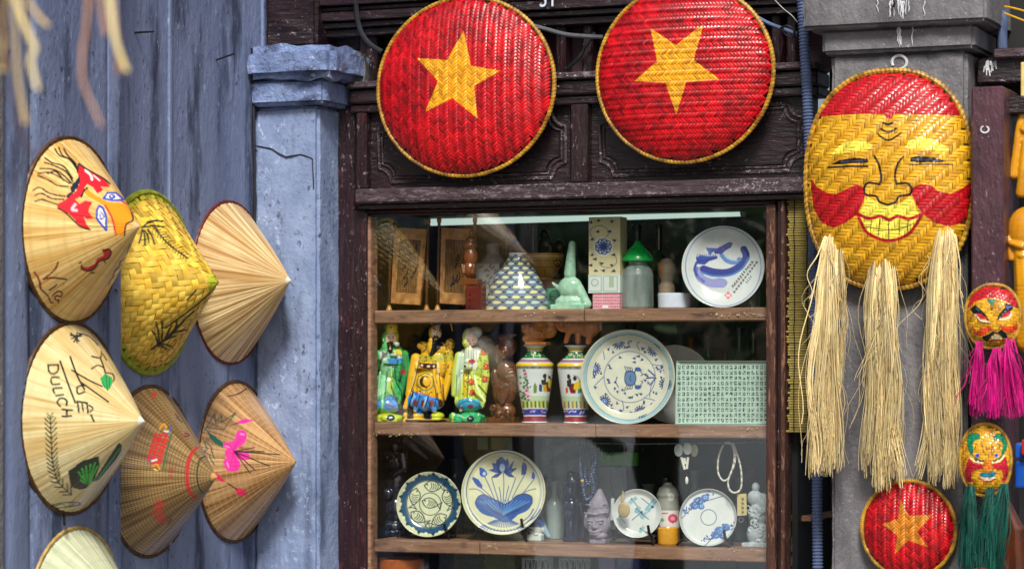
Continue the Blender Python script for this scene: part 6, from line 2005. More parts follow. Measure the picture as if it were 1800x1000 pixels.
# plate edge peeping out behind
plate('spare_plate', 'plain pale plate peeping out behind the crab plate and the lettered tray', 1185, 690, 68, 0.20, [], M_glazew, lean=5, bottom=1, nr=30, na=90)

# lettered rectangular tray
z = Zm(1010, 560, .22)
z.l('#3f6a70', 5, (802, 345), (1540, 345), (1540, 838), (802, 838), (802, 345), sm=0)
rr_ = random.Random(3)
for i in range(21):
    for j in range(11):
        x, y = 836 + i * 34.6, 386 + j * 42.4
        c_ = '#26424e' if j < 8 else '#4a6a74'
        z.f(c_, (x - 11, y - 15), (x + 11, y - 15), (x + 11, y + 15), (x - 11, y + 15), a=.9)
        for _ in range(3):
            z.l('#10242c', 4, (x + rr_.uniform(-9, 9), y + rr_.uniform(-13, 13)), (x + rr_.uniform(-9, 9), y + rr_.uniform(-13, 13)), a=.8)
            z.l('#cfe2d8', 3, (x + rr_.uniform(-9, 9), y + rr_.uniform(-13, 13)), (x + rr_.uniform(-9, 9), y + rr_.uniform(-13, 13)), a=.6)
nx_, nz_ = 190, 130
TY = 0.07
p0, p1 = U(1186, 745, TY), U(1352, 745, TY)
pt0 = U(1186, 633, TY)
gx_, gz_ = np.meshgrid(np.linspace(0, 1, nx_), np.linspace(0, 1, nz_), indexing='ij')
ed = np.minimum(np.minimum(gx_, 1 - gx_) * 1.5, np.minimum(gz_, 1 - gz_))
dep = 0.008 * np.clip(ed / 0.05, 0, 1) + 0.012 * np.sin(np.pi * gx_) * 0.4
V = np.stack([p0[0] + gx_ * (p1[0] - p0[0]), TY + dep + gz_ * .012, p0[2] + gz_ * (pt0[2] - p0[2])], -1).reshape(-1, 3)
bt = V.copy()
bt[:, 1] += 0.004
o = ob('lettered_tray', merge((V, grid_faces(nx_, nz_).tolist()), (bt, grid_faces(nx_, nz_, flip=True).tolist())), pmat('pale_green_glaze', '#bdd6c6', 0.12, 0.6), auto=False)
paint(o, z.L)
tag(settle(o, 1), 'rectangular pale green tray covered with a grid of small dark characters', 'tray')
# dim goods at the back of the middle shelf
for i, (u, v, w_, h_, m_, lab) in enumerate(((1168, 745, 12, 140, mat('yellow_toy', '#a8842a', '#7a5a1a', rough=.4), 'dim yellow bottle at the back behind the crab plate'), (1214, 745, 13, 150, mat('orange_toy', '#9a6a30', '#6a4520', rough=.4), 'dim orange bottle at the back above the lettered tray'), (1275, 745, 12, 128, mat('dark_blue_bottle', '#1c2436', '#10141f', rough=.15), 'dark blue bottle at the back above the lettered tray'), (1325, 745, 14, 165, M_dimg, 'dark green bottle at the back, right end of the middle shelf'))):
    V, F = ptlathe(u, v, [(0.1, 0), (w_, 0), (w_ * 1.05, 4), (w_ * 1.05, h_ * .6), (w_ * .5, h_ * .74), (w_ * .45, h_ * .95), (w_ * .55, h_)], .27, n=24)
    tag(settle(ob('bottle', (V, F), m_), 1), lab, 'bottle', 'bottles in the cabinet')

# ---------------------------------------------------------------- lower shelf
fb = lambda p: zb(640, 760, .24, p)
M_blackg = mat('black_glossy_carving', '#2a3044', '#12151f', scale=(60, 60, 60), rough=0.14, coat=0.8)
pt_ = [('e', 235, 130, 20, 42, 55, 40), ('e', 225, 85, 10, 48, 26, 40), ('e', 235, 250, 0, 95, 90, 60), ('e', 225, 420, 0, 85, 150, 62), ('e', 220, 600, 0, 95, 120, 66), ('e', 200, 720, 0, 115, 60, 72), ('c', (300, 190, 40, 36), (315, 290, 50, 30), (240, 340, 70, 22)), ('c', (165, 200, 30, 34), (150, 250, 40, 26), (220, 240, 70, 20)), ('t', 205, 215, 66, 40, 10), ('e', 190, 480, 60, 50, 46, 30), ('e', 235, 330, 68, 24, 24, 14), ('e', 110, 690, 30, 44, 36, 30), ('b', 200, 770, 0, 120, 16, 80), ('c', (120, 60, -10, 7), (110, 400, -10, 7), (105, 700, -10, 7))]
for i in range(5):
    pt_.append(('c', (285, 200 + i * 26, 70, 6), (335, 215 + i * 26, 62, 6)))
figure('black_statue', 'glossy black robed statue in the dark left corner of the lower shelf', 'statue', fb(pt_), 0.16, 2, M_blackg, vox=.0016, smooth=2)

z = Zm(640, 760, .24)
z.o('#1f4a6a', 42, 480, 522, 193, 197).o('#1a3550', 7, 480, 522, 168, 172)
for i in range(26):
    a = i / 26 * 6.28
    x, y = 480 + 218 * math.cos(a), 522 + 222 * math.sin(a)
    z.f('#ced2a8' if i % 2 else '#16344e', *[(x + 17 * math.cos(a + t_), y + 17 * math.sin(a + t_)) for t_ in (0, 1.7, 2.8, 4.2)])
z.o('#3a4a4a', 7, 485, 522, 80, 82)


def fish(x, y, rot, s=1.0):
    c_, s_ = math.cos(rot), math.sin(rot)
    T = lambda px_, py_: (x + s * (px_ * c_ - py_ * s_), y + s * (px_ * s_ + py_ * c_))
    z.l('#152a30', 8, T(-60, 0), T(-25, -34), T(20, -34), T(62, 0), T(20, 34), T(-25, 34), T(-60, 0))
    z.l('#152a30', 7, T(62, 0), T(92, -30), T(84, 0), T(92, 30), T(62, 0), sm=0)
    z.e('#152a30', *T(-38, -8), 6)
    for k_ in range(4):
        z.l('#152a30', 5, T(-12 + k_ * 16, -24 + k_ * 2), T(-4 + k_ * 16, 0), T(-12 + k_ * 16, 24 - k_ * 2))


fish(500, 392, 0.1); fish(372, 465, 1.75); fish(612, 475, 1.3); fish(392, 615, .6); fish(552, 635, 2.6); fish(480, 515, .25, .95)
plate('fish_plate', 'pale green plate with outlined fish and a dark blue border', 755, 885.5, 57, 0.10, z.L, pmat('green_plate_glaze', '#cfd3ae', 0.14, 0.6), lean=11, rise=.012, flat=.7)
easel('plate stand under the fish plate', 755, 938, 38, 0.115, 2)

z = Zm(640, 760, .24)
z.o('#e3e8e2', 10, 1022, 432, 285, 302).o('#3a4a6a', 5, 1022, 432, 272, 290)
for sgn, pts in ((1, [(1020, 295), (1024, 380), (1018, 510)]), (1, [(885, 325), (920, 400), (960, 500)]), (1, [(1245, 340), (1190, 410), (1130, 480)]), (1, [(935, 335), (960, 420), (985, 500)]), (1, [(1180, 300), (1130, 390), (1085, 480)]), (1, [(850, 400), (900, 440), (950, 490)]), (1, [(1110, 330), (1080, 420), (1050, 500)]), (1, [(760, 415), (830, 415), (900, 465)]), (1, [(1260, 410), (1190, 430), (1140, 480)]), (1, [(990, 400), (1000, 460), (1005, 505)]), (1, [(1060, 390), (1045, 450), (1035, 505)])):
    z.l('#2c4a8a', 6, *pts)
for i in range(16):
    x = 850 + i * 22
    z.l('#2c4f9a', 7, (1015 + (x - 1015) * .35, 640), (x + (x - 1015) * .2, 725 - abs(x - 1015) * .12))
for a in ((780, 560, 830, 640), (760, 510, 800, 600), (1280, 510, 1220, 620), (1290, 560, 1200, 650), (1240, 560, 1160, 650)):
    z.l('#2c4f9a', 9, (a[0], a[1]), ((a[0] + a[2]) / 2 + 6, (a[1] + a[3]) / 2 + 10), (a[2], a[3]))
z.f('#1f4d94', (812, 520), (830, 470), (880, 452), (935, 480), (985, 500), (1030, 520), (1080, 495), (1120, 460), (1180, 448), (1228, 470), (1230, 520), (1195, 570), (1130, 600), (1080, 640), (1020, 655), (950, 620), (880, 600), (840, 570), sm=1)
for x in range(850, 1220, 30):
    z.l('#4f86c0', 6, (1020, 600), (x, 490 + abs(x - 1020) * .06)).l('#16306a', 4, (1020, 620), (x + 14, 510 + abs(x - 1020) * .1))
z.l('#12265a', 7, (815, 520), (835, 470), (880, 452), (935, 480), (985, 502), (1030, 522), (1080, 495), (1120, 460), (1180, 448), (1228, 470), (1230, 520))
for q in (((1000, 170), (975, 215), (1000, 285), (1030, 285), (1045, 215)), ((940, 225), (950, 260), (1000, 290), (985, 230)), ((1095, 210), (1070, 240), (1030, 290), (1080, 260)), ((920, 275), (960, 290), (1005, 295), (960, 262)), ((1115, 262), (1070, 265), (1030, 295), (1080, 292)), ((935, 328), (965, 305), (1010, 292), (975, 325)), ((1098, 325), (1075, 300), (1025, 292), (1060, 320)), ((975, 195), (985, 240), (1000, 280), (965, 240)), ((1050, 190), (1060, 230), (1035, 285), (1030, 240))):
    z.f('#2247a0', *q).l('#12245a', 4, *q, q[0], sm=0)
z.e('#9ab4d8', 1012, 255, 20, 30)
z.f('#2a4fa0', (848, 252), (885, 270), (902, 305), (880, 325), (852, 315), (845, 285), sm=1).e('#a8c0dc', 880, 300, 12, 14).f('#1f3f8a', (1172, 185), (1195, 250), (1185, 305), (1150, 310), (1155, 240)).f('#2a4fa0', (1240, 272), (1255, 305), (1250, 340), (1225, 335), (1228, 300)).f('#2a4fa0', (785, 318), (840, 345), (868, 385), (865, 412), (830, 395), (800, 355))
plate('lotus_plate', 'cream plate painted with a blue lotus flower and leaf', 886, 864.5, 74, 0.095, z.L, pmat('lotus_plate_glaze', '#d2d2ae', 0.12, 0.6), lean=10, rise=.012, flat=.86)
easel('plate stand under the lotus plate', 886, 930, 42, 0.11, 2)

# small blue-and-white head figurine
fc_ = lambda p: zb(900, 760, .24, p)
z = Zm(900, 760, .24)
z.f('#2a4a7a', (80, 640), (240, 640), (240, 715), (180, 735), (110, 715)).f('#c8d2cc', (120, 720), (235, 725), (235, 830), (120, 830)).l('#1a2440', 6, (160, 775), (175, 782), (192, 775)).l('#1a2440', 5, (135, 740), (155, 745)).l('#4a74b0', 8, (120, 670), (180, 660), (220, 690))
figure('head_figurine', 'small blue-haired pottery head by the lotus plate stand', 'figurine', fc_([('e', 175, 720, 0, 62, 70, 55), ('e', 170, 680, 0, 70, 46, 60), ('b', 178, 795, 0, 56, 24, 50), ('c', (215, 690, 0, 26), (270, 790, 0, 18))]), 0.13, 2, pmat('blue_head_glaze', '#8fa8b8', 0.15, 0.5), z.L)
# pale plastic bag standing at the back
M_bag = mat('cloudy_plastic', '#8e9a98', '#6a7674', scale=(30, 30, 30), lo=.3, hi=.7, rough=0.25, coat=0.3, bump=.003, bscale=(40, 40, 60))
gx_, gz_ = np.meshgrid(np.linspace(0, 1, 40), np.linspace(0, 1, 50), indexing='ij')
a_, b_ = U(948, 955, .24), U(1050, 955, .24)
ht = U(1000, 772, .24)[2] - SHZ[2]
bul = 0.03 * np.sin(np.pi * gx_) * np.sin(np.pi * np.clip(gz_ * .9 + .1, 0, 1)) + .004 * np.sin(gx_ * 23 + gz_ * 9) + .003 * np.sin(gz_ * 31 - gx_ * 7)
sh = 1 - 0.35 * np.clip(gz_ - .6, 0, 1)
Vf = np.stack([a_[0] + (b_[0] - a_[0]) * (.5 + (gx_ - .5) * sh), .24 - bul, SHZ[2] + .0005 + gz_ * ht], -1).reshape(-1, 3)
Vk = Vf.copy()
Vk[:, 1] = .24 + bul.ravel() * .5 + .002
o = ob('plastic_bag', merge((Vf, grid_faces(40, 50).tolist()), (Vk, grid_faces(40, 50, flip=True).tolist())), M_bag, auto=False)
tag(o, 'cloudy grey plastic bag of goods standing behind the lotus plate', 'bag')
# dark blue glossy lady
M_bluebk = mat('midnight_blue_glaze', '#10153a', '#070a1c', rough=0.1, coat=0.9)
figure('blue_statuette', 'slender midnight blue glossy statuette beside the grey stone head', 'statuette', fc_([('e', 430, 350, 0, 30, 36, 30), ('e', 435, 400, 0, 46, 50, 36), ('e', 425, 480, 0, 32, 60, 32), ('e', 435, 570, 0, 46, 50, 40), ('e', 425, 640, 0, 34, 60, 34), ('e', 430, 740, 0, 34, 80, 34), ('b', 435, 818, 0, 52, 16, 46), ('c', (395, 400, 20, 14), (390, 560, 30, 12), (400, 640, 30, 10)), ('c', (475, 400, 20, 14), (465, 500, 30, 12)), ('c', (500, 560, 0, 16), (530, 700, 0, 24), (520, 800, 0, 30))]), 0.13, 2, M_bluebk)
# grey stone buddha-like head
M_stoneh = mat('grey_soapstone', '#8f8896', '#6f6978', scale=(80, 80, 80), lo=.3, hi=.7, rough=0.6, bump=.0004)
pt_ = [('e', 632, 690, 0, 90, 105, 75), ('e', 635, 600, 0, 88, 70, 75), ('c', (635, 560, 0, 78), (640, 500, 0, 46), (642, 445, 0, 20)), ('e', 650, 770, 20, 58, 34, 50), ('b', 640, 812, 0, 60, 16, 50),
       ('c', (630, 640, 72, 9), (628, 700, 84, 13)), ('e', 628, 705, 80, 22, 13, 13), ('c', (575, 655, 66, 7), (610, 660, 72, 7)), ('c', (650, 660, 72, 7), (690, 652, 64, 7)), ('e', 592, 678, 66, 20, 8, 9), ('e', 670, 675, 66, 20, 8, 9), ('c', (590, 732, 64, 8), (630, 742, 76, 9), (672, 730, 62, 8)), ('c', (598, 752, 62, 8), (632, 760, 72, 9), (665, 750, 60, 8)), ('e', 540, 660, -10, 16, 60, 20), ('e', 722, 660, -10, 16, 60, 20),
       ('c', (548, 600, 50, 7), (630, 612, 76, 8), (715, 598, 50, 7)), ('c', (560, 540, 50, 6), (640, 552, 66, 7), (700, 535, 44, 6))]
figure('stone_head', 'grey carved stone head with a pointed crown', 'carving', fc_(pt_), 0.09, 2, M_stoneh, vox=.0011, smooth=2)

# dragonfly dish
z = Zm(900, 760, .24)
def dragonfly(x, y, a, s=1.0):
    c_, s_ = math.cos(a), math.sin(a)
    z.l('#3a5a70', 6, (x, y), (x + 75 * s * c_, y + 75 * s * s_), sm=0)
    for k_ in (-1, 1):
        for d_ in (0, 16):
            px_, py_ = x + d_ * c_ * s, y + d_ * s_ * s
            z.e('#7fa8b4', px_ - k_ * s_ * 22 * s, py_ + k_ * c_ * 22 * s, 22 * s, 8 * s, math.atan2(k_ * c_, -k_ * s_))
    z.e('#2a4a5a', x - 6 * c_, y - 6 * s_, 8 * s)
dragonfly(880, 490, .9, .9); dragonfly(945, 585, 2.45, 1.15); dragonfly(1025, 540, 3.8, 1.3); dragonfly(945, 705, .6, .7); dragonfly(790, 615, .9, .8); dragonfly(915, 560, .8, .7); dragonfly(960, 600, .7, .7)
plate('dragonfly_dish', 'small white dish painted with blue dragonflies, a wooden spoon hanging before it', 1120.5, 901.5, 42.5, 0.095, z.L, M_glazew, lean=9, rise=.010, flat=.75, nr=60, na=260)
easel('plate stand under the dragonfly dish', 1120, 942, 30, 0.108, 2)

# bottle with pink label and yellow cup in front
bt_ = thing('drink_bottle', 'clear squat bottle with a pink flower label behind a yellow cup', 'bottle', (U(1174, 955, .17)[0], .17, SHZ[2]))
V, F = ptlathe(1174, 955, [(0.1, 0), (19, 0), (21, 4), (21, 62), (19, 78), (20, 84), (16, 96), (8, 102), (7, 106)], .17, n=120)
V[:, 2] += SHZ[2] + .0004 - V[:, 2].min()
z = Zm(1140, 760, .24)
z.f('#e8e2e4', (60, 570), (230, 570), (230, 690), (60, 690)).e('#d8506a', 178, 628, 36, 34).e('#f0a0b0', 178, 628, 16).l('#c83a4a', 9, (100, 590), (140, 590)).e('#7ab06a', 100, 640, 14).e('#c8d0cc', 165, 470, 24, 30)
o = ob('bottle_body', (V, F), pmat('bottle_plastic', '#a5a8a0', 0.12, 0.6), bt_, auto=False)
paint(o, z.L)
ob('bottle_cap', lathe((U(1171, 955, .17)[0], .17, V[:, 2].max() - .001), [(.009, 0), (.0095, .002), (.0095, .011), (.007, .013), (.0005, .013)], 18), M_glazew, bt_)
V, F = ptlathe(1175, 957, [(0.1, 0), (17, 0), (18.5, 3), (19.5, 30), (18.5, 31), (17, 28), (16, 5), (0.1, 4)], 0.105, n=40)
tag(settle(ob('yellow_cup', (V, F), mat('yellow_plastic_cup', '#e0a63a', '#c88a24', rough=0.3, coat=0.3)), 2), 'small yellow-orange cup between the dragonfly dish and the rose plate', 'cup')

# plate with blue roses
z = Zm(1140, 760, .24)
z.o('#4a5a7a', 6, 440, 620, 57, 57).o('#a8b4c0', 5, 437, 622, 200, 204)
for (cx_, cy_, sx_) in ((365, 505, 1), (520, 720, 1)):
    for x, y, r in ((0, 0, 46), (48, -28, 36), (-28, 28, 40), (20, 36, 30)):
        z.e('#4a72b0', cx_ + x, cy_ + y, r * .85, r * .75).o('#27488a', 5, cx_ + x, cy_ + y, r * .5, r * .45, t0=20, t1=280).o('#8fb0d8', 4, cx_ + x + 3, cy_ + y - 3, r * .3)
    for i in range(34):
        d_ = rnd.uniform(-1, 1)
        x, y = cx_ + d_ * 115 + rnd.gauss(0, 12), cy_ - d_ * 75 + rnd.gauss(0, 16)
        z.e(rnd.choice(['#2f5498', '#4f7ab4', '#1f3f7a']), x, y, rnd.uniform(6, 13), rnd.uniform(4, 8), rnd.uniform(0, 3))
    z.l('#2f4a7a', 4, (cx_ - 120, cy_ + 120), (cx_ - 60, cy_ + 60), (cx_, cy_)).l('#2f4a7a', 4, (cx_ + 175, cy_ - 40), (cx_ + 110, cy_ - 20), (cx_ + 40, cy_))
plate('rose_plate', 'white saucer with two sprays of blue roses and a ring in the middle', 1245, 908.5, 50, 0.09, z.L, M_glazew, lean=9, rise=.009, flat=.9, nr=70, na=300)
easel('plate stand under the rose plate', 1245, 950, 38, 0.104, 2)

# white angel-like figurine at the right
M_biscuit = mat('white_biscuit', '#b9c2c6', '#8f9a9e', scale=(90, 90, 90), lo=.3, hi=.7, rough=0.5)
fr_ = lambda p: zb(1140, 760, .24, p)
pt_ = [('e', 785, 400, 0, 30, 36, 30), ('e', 780, 480, 0, 60, 60, 45), ('e', 840, 510, 10, 50, 70, 30), ('e', 800, 600, 0, 75, 90, 55), ('e', 805, 740, 0, 90, 90, 62), ('b', 800, 820, 0, 105, 16, 66)]
rr_ = random.Random(9)
for i in range(26):
    x, y = 800 + rr_.gauss(0, 45), rr_.uniform(540, 800)
    pt_.append(('t', x, y, 52 + rr_.uniform(-8, 8), rr_.uniform(12, 20), 6))
figure('white_figurine', 'white biscuit figurine with curling relief, right end of the lower shelf', 'figurine', fr_(pt_), 0.12, 2, M_biscuit, vox=.0013, smooth=2)


# hanging jewellery on a wire
wz = U(1200, 779, .07)
tag(ob('hanging_wire', tube([U(1000, 778, .075), U(1120, 780, .075), U(1345, 777, .075)], 0.0008, 5), mat('steel_wire', '#9aa0a4', rough=.3, metal=.8)), 'thin steel wire strung under the middle shelf for the necklaces', 'wire')


def beads(name, label, path, r, Y, m, n, special=None):
    t = thing(name, label, 'necklace', U(path[0][0], path[0][1], Y), 'hanging necklaces')
    P = catmull(path, 10)
    d = np.concatenate([[0], np.cumsum(np.hypot(*np.diff(P, axis=0).T))])
    tt = np.linspace(0, d[-1], n)
    pr = None
    for i, q in enumerate(tt):
        u, v = np.interp(q, d, P[:, 0]), np.interp(q, d, P[:, 1])
        p = U(u, v, Y + .002 * math.sin(i * 1.7))
        if pr is None:
            bm = bmesh.new()
            bmesh.ops.create_uvsphere(bm, u_segments=10, v_segments=7, radius=r * mpp(p), matrix=Matrix.Translation(p))
            pr = ob('bead', bm_out(bm), m, t)
            p00 = p
        else:
            c_ = pr.copy()
            COL.objects.link(c_)
            c_.location = p - p00
            _tmp.append(c_)
            if special and i in special:
                c_.data = pr.data.copy()
                c_.data.materials[0] = special[i]
                c_.name = 'coloured_bead'
    return t


M_dbead = mat('blue_black_bead', '#4a5c86', '#202c48', rough=0.1, coat=0.8)
M_ybead = mat('yellow_bead', '#e2c02a', rough=0.2)
za = Zm(900, 760, .24)
pp = lambda L: [tuple(x) for x in za.P(L)]
beads('bead_necklace', 'dark blue bead necklace hanging doubled in front of the pale bag', pp([(500, 60), (502, 140), (500, 220), (505, 300), (520, 380), (528, 450), (545, 490), (580, 470), (598, 400), (590, 340), (600, 270), (612, 200), (608, 130), (600, 60)]), 3.4, 0.085, M_dbead, 50, {16: M_ybead})
beads('bead_necklace', 'second dark blue bead strand hanging inside the first', pp([(540, 60), (538, 140), (540, 230), (535, 320), (560, 385), (582, 300), (590, 220), (600, 100)]), 3.0, 0.10, M_dbead, 34)
zp = Zm(1140, 760, .24)
M_pearl = mat('pearl', '#e4e2d6', '#cfccc0', rough=0.18, coat=0.6)
beads('pearl_necklace', 'white pearl necklace hanging in two loops above the rose plate', [tuple(x) for x in zp.P([(545, 95), (522, 150), (508, 220), (512, 300), (545, 350), (585, 335), (612, 270), (628, 190), (622, 120), (600, 75), (560, 75), (620, 90), (650, 160), (672, 240), (682, 330), (675, 410), (635, 440), (595, 420), (582, 360), (600, 300), (630, 230), (636, 150), (625, 80)])], 2.0, 0.075, M_pearl, 118)
# cord pendant
cd = thing('cord_pendant', 'black cord necklace with a clear tube pendant hanging over the bag', 'necklace', U(1075, 780, .08), 'hanging necklaces')
M_bc = mat('black_cord', '#1b1a18', rough=0.8)
for q in ([(725, 70), (728, 200), (722, 350), (735, 460)], [(735, 70), (742, 220), (735, 360), (750, 480)], [(722, 75), (690, 80), (655, 120), (650, 170), (680, 188), (712, 140), (722, 75)], [(715, 80), (690, 110), (670, 150), (690, 180), (718, 120)]):
    ob('cord', tube(catmull([U(*p, .08) for p in pp(q)], 6), 0.0011, 5), M_bc, cd)
ob('tube_pendant', tube([U(*p, .078) for p in pp([(738, 480), (733, 640)])], 0.0042, 10), mat('clear_tube', '#b8c0bc', '#98a09c', rough=.1, coat=.6), cd)
# spoon on a dark cord
sp = thing('hanging_spoon', 'small wooden spoon hanging on a dark cord before the dragonfly dish', 'spoon', U(1096, 775, .055))
ob('cord', tube(catmull([U(*p, .06) for p in pp([(822, 70), (818, 200), (815, 330), (822, 430)])], 5), [.0014] * 15 + [.003], 6) if False else tube(catmull([U(*p, .055) for p in pp([(822, 60), (820, 200), (816, 330), (820, 440)])], 5), 0.0020, 6), M_bc, sp)
V, F = blob(zb(900, 760, .24, [('c', (815, 430, 0, 9), (810, 500, 0, 11)), ('e', 820, 565, 0, 48, 60, 14), ('e', 818, 540, 0, 42, 30, 14)]), .055, .0011)
ob('spoon_bowl', (V, F), mat('pale_spoon_wood', '#b8a478', '#8f7a50', rough=.5), sp, auto=False)
# shell clips
sc_ = thing('shell_clip', 'cluster of pale shell discs hanging left of the pearl necklace', 'ornament', U(1206, 780, .07))
for i, (x, y, rx_, ry_, yy) in enumerate(((220, 128, 36, 50, .072), (285, 118, 36, 46, .068), (335, 130, 32, 48, .074))):
    V, F = blob(zb(1140, 760, .24, [('e', x, y, 0, rx_, ry_, 7)]), yy, .0011)
    ob('shell', (V, F), mat('shell_%d' % i, ['#cfd8d2', '#d6d8d0', '#b4b08e'][i], None, scale=(60, 60, 20), rough=.2, coat=.5), sc_, auto=False)
for q in ([(240, 180), (265, 270)], [(290, 180), (280, 265)], [(262, 185), (268, 230)]):
    ob('pin', tube([U(*p, .07) for p in zp.P(q)], 0.0028, 8), M_pearl, sc_)
ob('drop', blob(zb(1140, 760, .24, [('e', 280, 350, 0, 13, 30, 10)]), .07, .001), M_pearl, sc_, auto=False)
ob('thread', tube([U(*p, .07) for p in zp.P([(275, 265), (280, 325)])], 0.0006, 4), M_bc, sc_)
# bamboo tag
z = Zm(1140, 760, .24)
for i in range(4):
    z.l(K, 5, (680, 480 + i * 32), (698, 492 + i * 32)).l(K, 5, (695, 478 + i * 32), (684, 498 + i * 32))
gx_, gz_ = np.meshgrid(np.linspace(0, 1, 14), np.linspace(0, 1, 34), indexing='ij')
q0, q1, q2 = U(1296, 906, .08), U(1312, 905, .08), U(1295.5, 868, .08)
V = q0 + gx_[..., None] * (q1 - q0) + gz_[..., None] * (q2 - q0)
Vb_ = V.copy()
Vb_[..., 1] += .003
o = ob('bamboo_tag', merge((V.reshape(-1, 3), grid_faces(14, 34).tolist()), (Vb_.reshape(-1, 3), grid_faces(14, 34, flip=True).tolist())), pmat('bamboo_slip', '#cdbd84', .5, 0))
paint(o, z.L)
tag(o, 'narrow bamboo tag with dark characters hanging under the pearls', 'tag')
# green card and orange tags at the back of the lower shelf
for i, (u0, v0, u1, v1, c_, lab) in enumerate(((1050, 794, 1120, 818, '#58b03a', 'bright green card at the back of the lower shelf'), (1040, 820, 1100, 930, '#98a4ac', 'grey folded paper standing behind the cord pendant'), (1310, 822, 1330, 842, '#5a1a20', 'dark red block at the back right of the lower shelf'))):
    V, F = pbox(u0, v0, u1, v1, .26 + i * .004, .27 + i * .004, .002)
    o = ob('card', (V, F), mat('card_%d' % i, c_, None, rough=.6))
    tag(o, lab, 'card')
    if i == 2:
        pass
for i, (u, c_) in enumerate(((848, '#7a9a7a'), (872, '#9a9a6a'), (890, '#8a9a6a'))):
    o = ob('hanging_label', pbox(u - 9, 768, u + 9, 790, .20, .203, .001), mat('label_%d' % i, c_, None, rough=.5))
    tag(o, ['pale green', 'straw', 'olive'][i] + ' paper label hanging above the lotus plate', 'label', 'labels hanging above the lotus plate')
# folded umbrella / plastic wrapped stick leaning at left back
o = ob('wrapped_stick', tube([U(712, 772, .2), U(752, 806, .19)], [.010, .003], 8), mat('clear_wrap', '#8a929c', '#4a5058', rough=.1, coat=.7))
tag(o, 'plastic-wrapped stick leaning above the fish plate', 'stick')

# ---------------------------------------------------------------- a back row that fills the depth of the shelves
for sh, u, w_, h_, Y, c_, lab in ((2, 1012, 24, 118, .19, '#0e1428', 'big dark blue jar behind the slender blue statuette'), (2, 975, 15, 100, .20, '#9aa8a6', 'clear cut-glass tumbler stack beside the lotus plate'), (2, 1062, 14, 120, .28, '#6c7c80', 'grey bottle at the back behind the grey stone head'), (2, 1140, 17, 96, .28, '#58686a', 'slate jar at the back behind the dragonfly dish'), (2, 1222, 15, 120, .29, '#7c8c8a', 'pale grey bottle at the back behind the rose saucer'), (2, 1300, 18, 110, .28, '#4a5c5e', 'teal-grey jar at the back behind the bamboo tag'), (2, 800, 16, 130, .28, '#2c3432', 'dark jar at the back between the fish and lotus plates'), (2, 690, 18, 110, .30, '#20262a', 'black jar at the back behind the black statue'),
                                 (0, 1012, 13, 120, .28, '#4c6a60', 'sea-green bottle at the back behind the celadon bottle'), (0, 1215, 16, 130, .27, '#7e8c8a', 'pale bottle at the back left of the dragon plate'), (0, 1120, 14, 150, .30, '#3a4a44', 'dark green bottle at the back behind the lidded jar'), (0, 890, 15, 130, .30, '#3c4442', 'dark jar at the back behind the fish-scale vase'), (0, 1335, 14, 120, .26, '#66746e', 'grey-green bottle at the back right of the dragon plate'),
                                 (1, 1110, 15, 168, .29, '#35483e', 'green bottle at the back above the crab plate'), (1, 1245, 15, 150, .30, '#486052', 'mossy green jar at the back above the lettered tray'), (1, 1300, 14, 165, .30, '#55705c', 'pale green bottle at the back above the lettered tray'), (1, 895, 16, 170, .28, '#2c3434', 'dark jar at the back behind the hooded carving')):
    rr_ = random.Random(int(u))
    nk = rr_.uniform(.3, .6)
    V, F = ptlathe(u, 900, [(0.1, 0), (w_ * .85, 0), (w_, 5), (w_ * rr_.uniform(.9, 1.1), h_ * .35), (w_, h_ * .6), (w_ * nk, h_ * .76), (w_ * nk, h_ * .9), (w_ * nk * 1.3, h_), (w_ * nk, h_)], Y, n=30, k=4)
    o = ob('jar', (V, F), mat('jar_%d_%d' % (sh, u), c_, None, scale=(40, 40, 15), lo=.3, hi=.7, rough=.18, coat=.5))
    tag(settle(o, sh), lab, 'jar', 'jars and bottles in the back row')

# ---------------------------------------------------------------- bottom shelf, barely in frame
def openwork(label, u):
    """pierced white pot"""
    t = thing('pierced_pot', label, 'pot', (U(u, 1100, .12)[0], .12, SHZ[3]), 'pierced white pots')
    c = U(u, 980, .12)
    s = mpp(c)
    R0 = 27 * s
    top = c[2]
    rr_ = random.Random(int(u))
    P = []
    n = 15
    hgt = top - SHZ[3]
    rows = 7
    for j in range(rows):
        zc_ = SHZ[3] + hgt * (j + .5) / rows
        for i in range(n):
            a = (i + (j % 2) * .5) / n * 2 * math.pi
            rr2 = 0.0056 * rr_.uniform(.8, 1.15) * (R0 / .034)
            ring = []
            for q in range(9):
                b = q / 9 * 2 * math.pi
                aa = a + rr2 * 1.05 * math.cos(b) / R0
                ring.append((c[0] + R0 * math.cos(aa), .12 + R0 * math.sin(aa), zc_ + hgt / rows * .5 * math.sin(b) * .95))
            P.append(tube(ring, 0.0012, 5, closed=True))
    ob('pierced_wall', merge(*P), M_biscuit, t)
    ob('rim', tube([(c[0] + R0 * math.cos(a), .12 + R0 * math.sin(a), top) for a in np.arange(40) / 40 * 2 * math.pi], .0022, 6, closed=True), M_biscuit, t)
    ob('foot', lathe((c[0], .12, SHZ[3] + .0004), [(.0005, 0), (R0, 0), (R0, .006), (.0005, .007)], 30), M_biscuit, t)


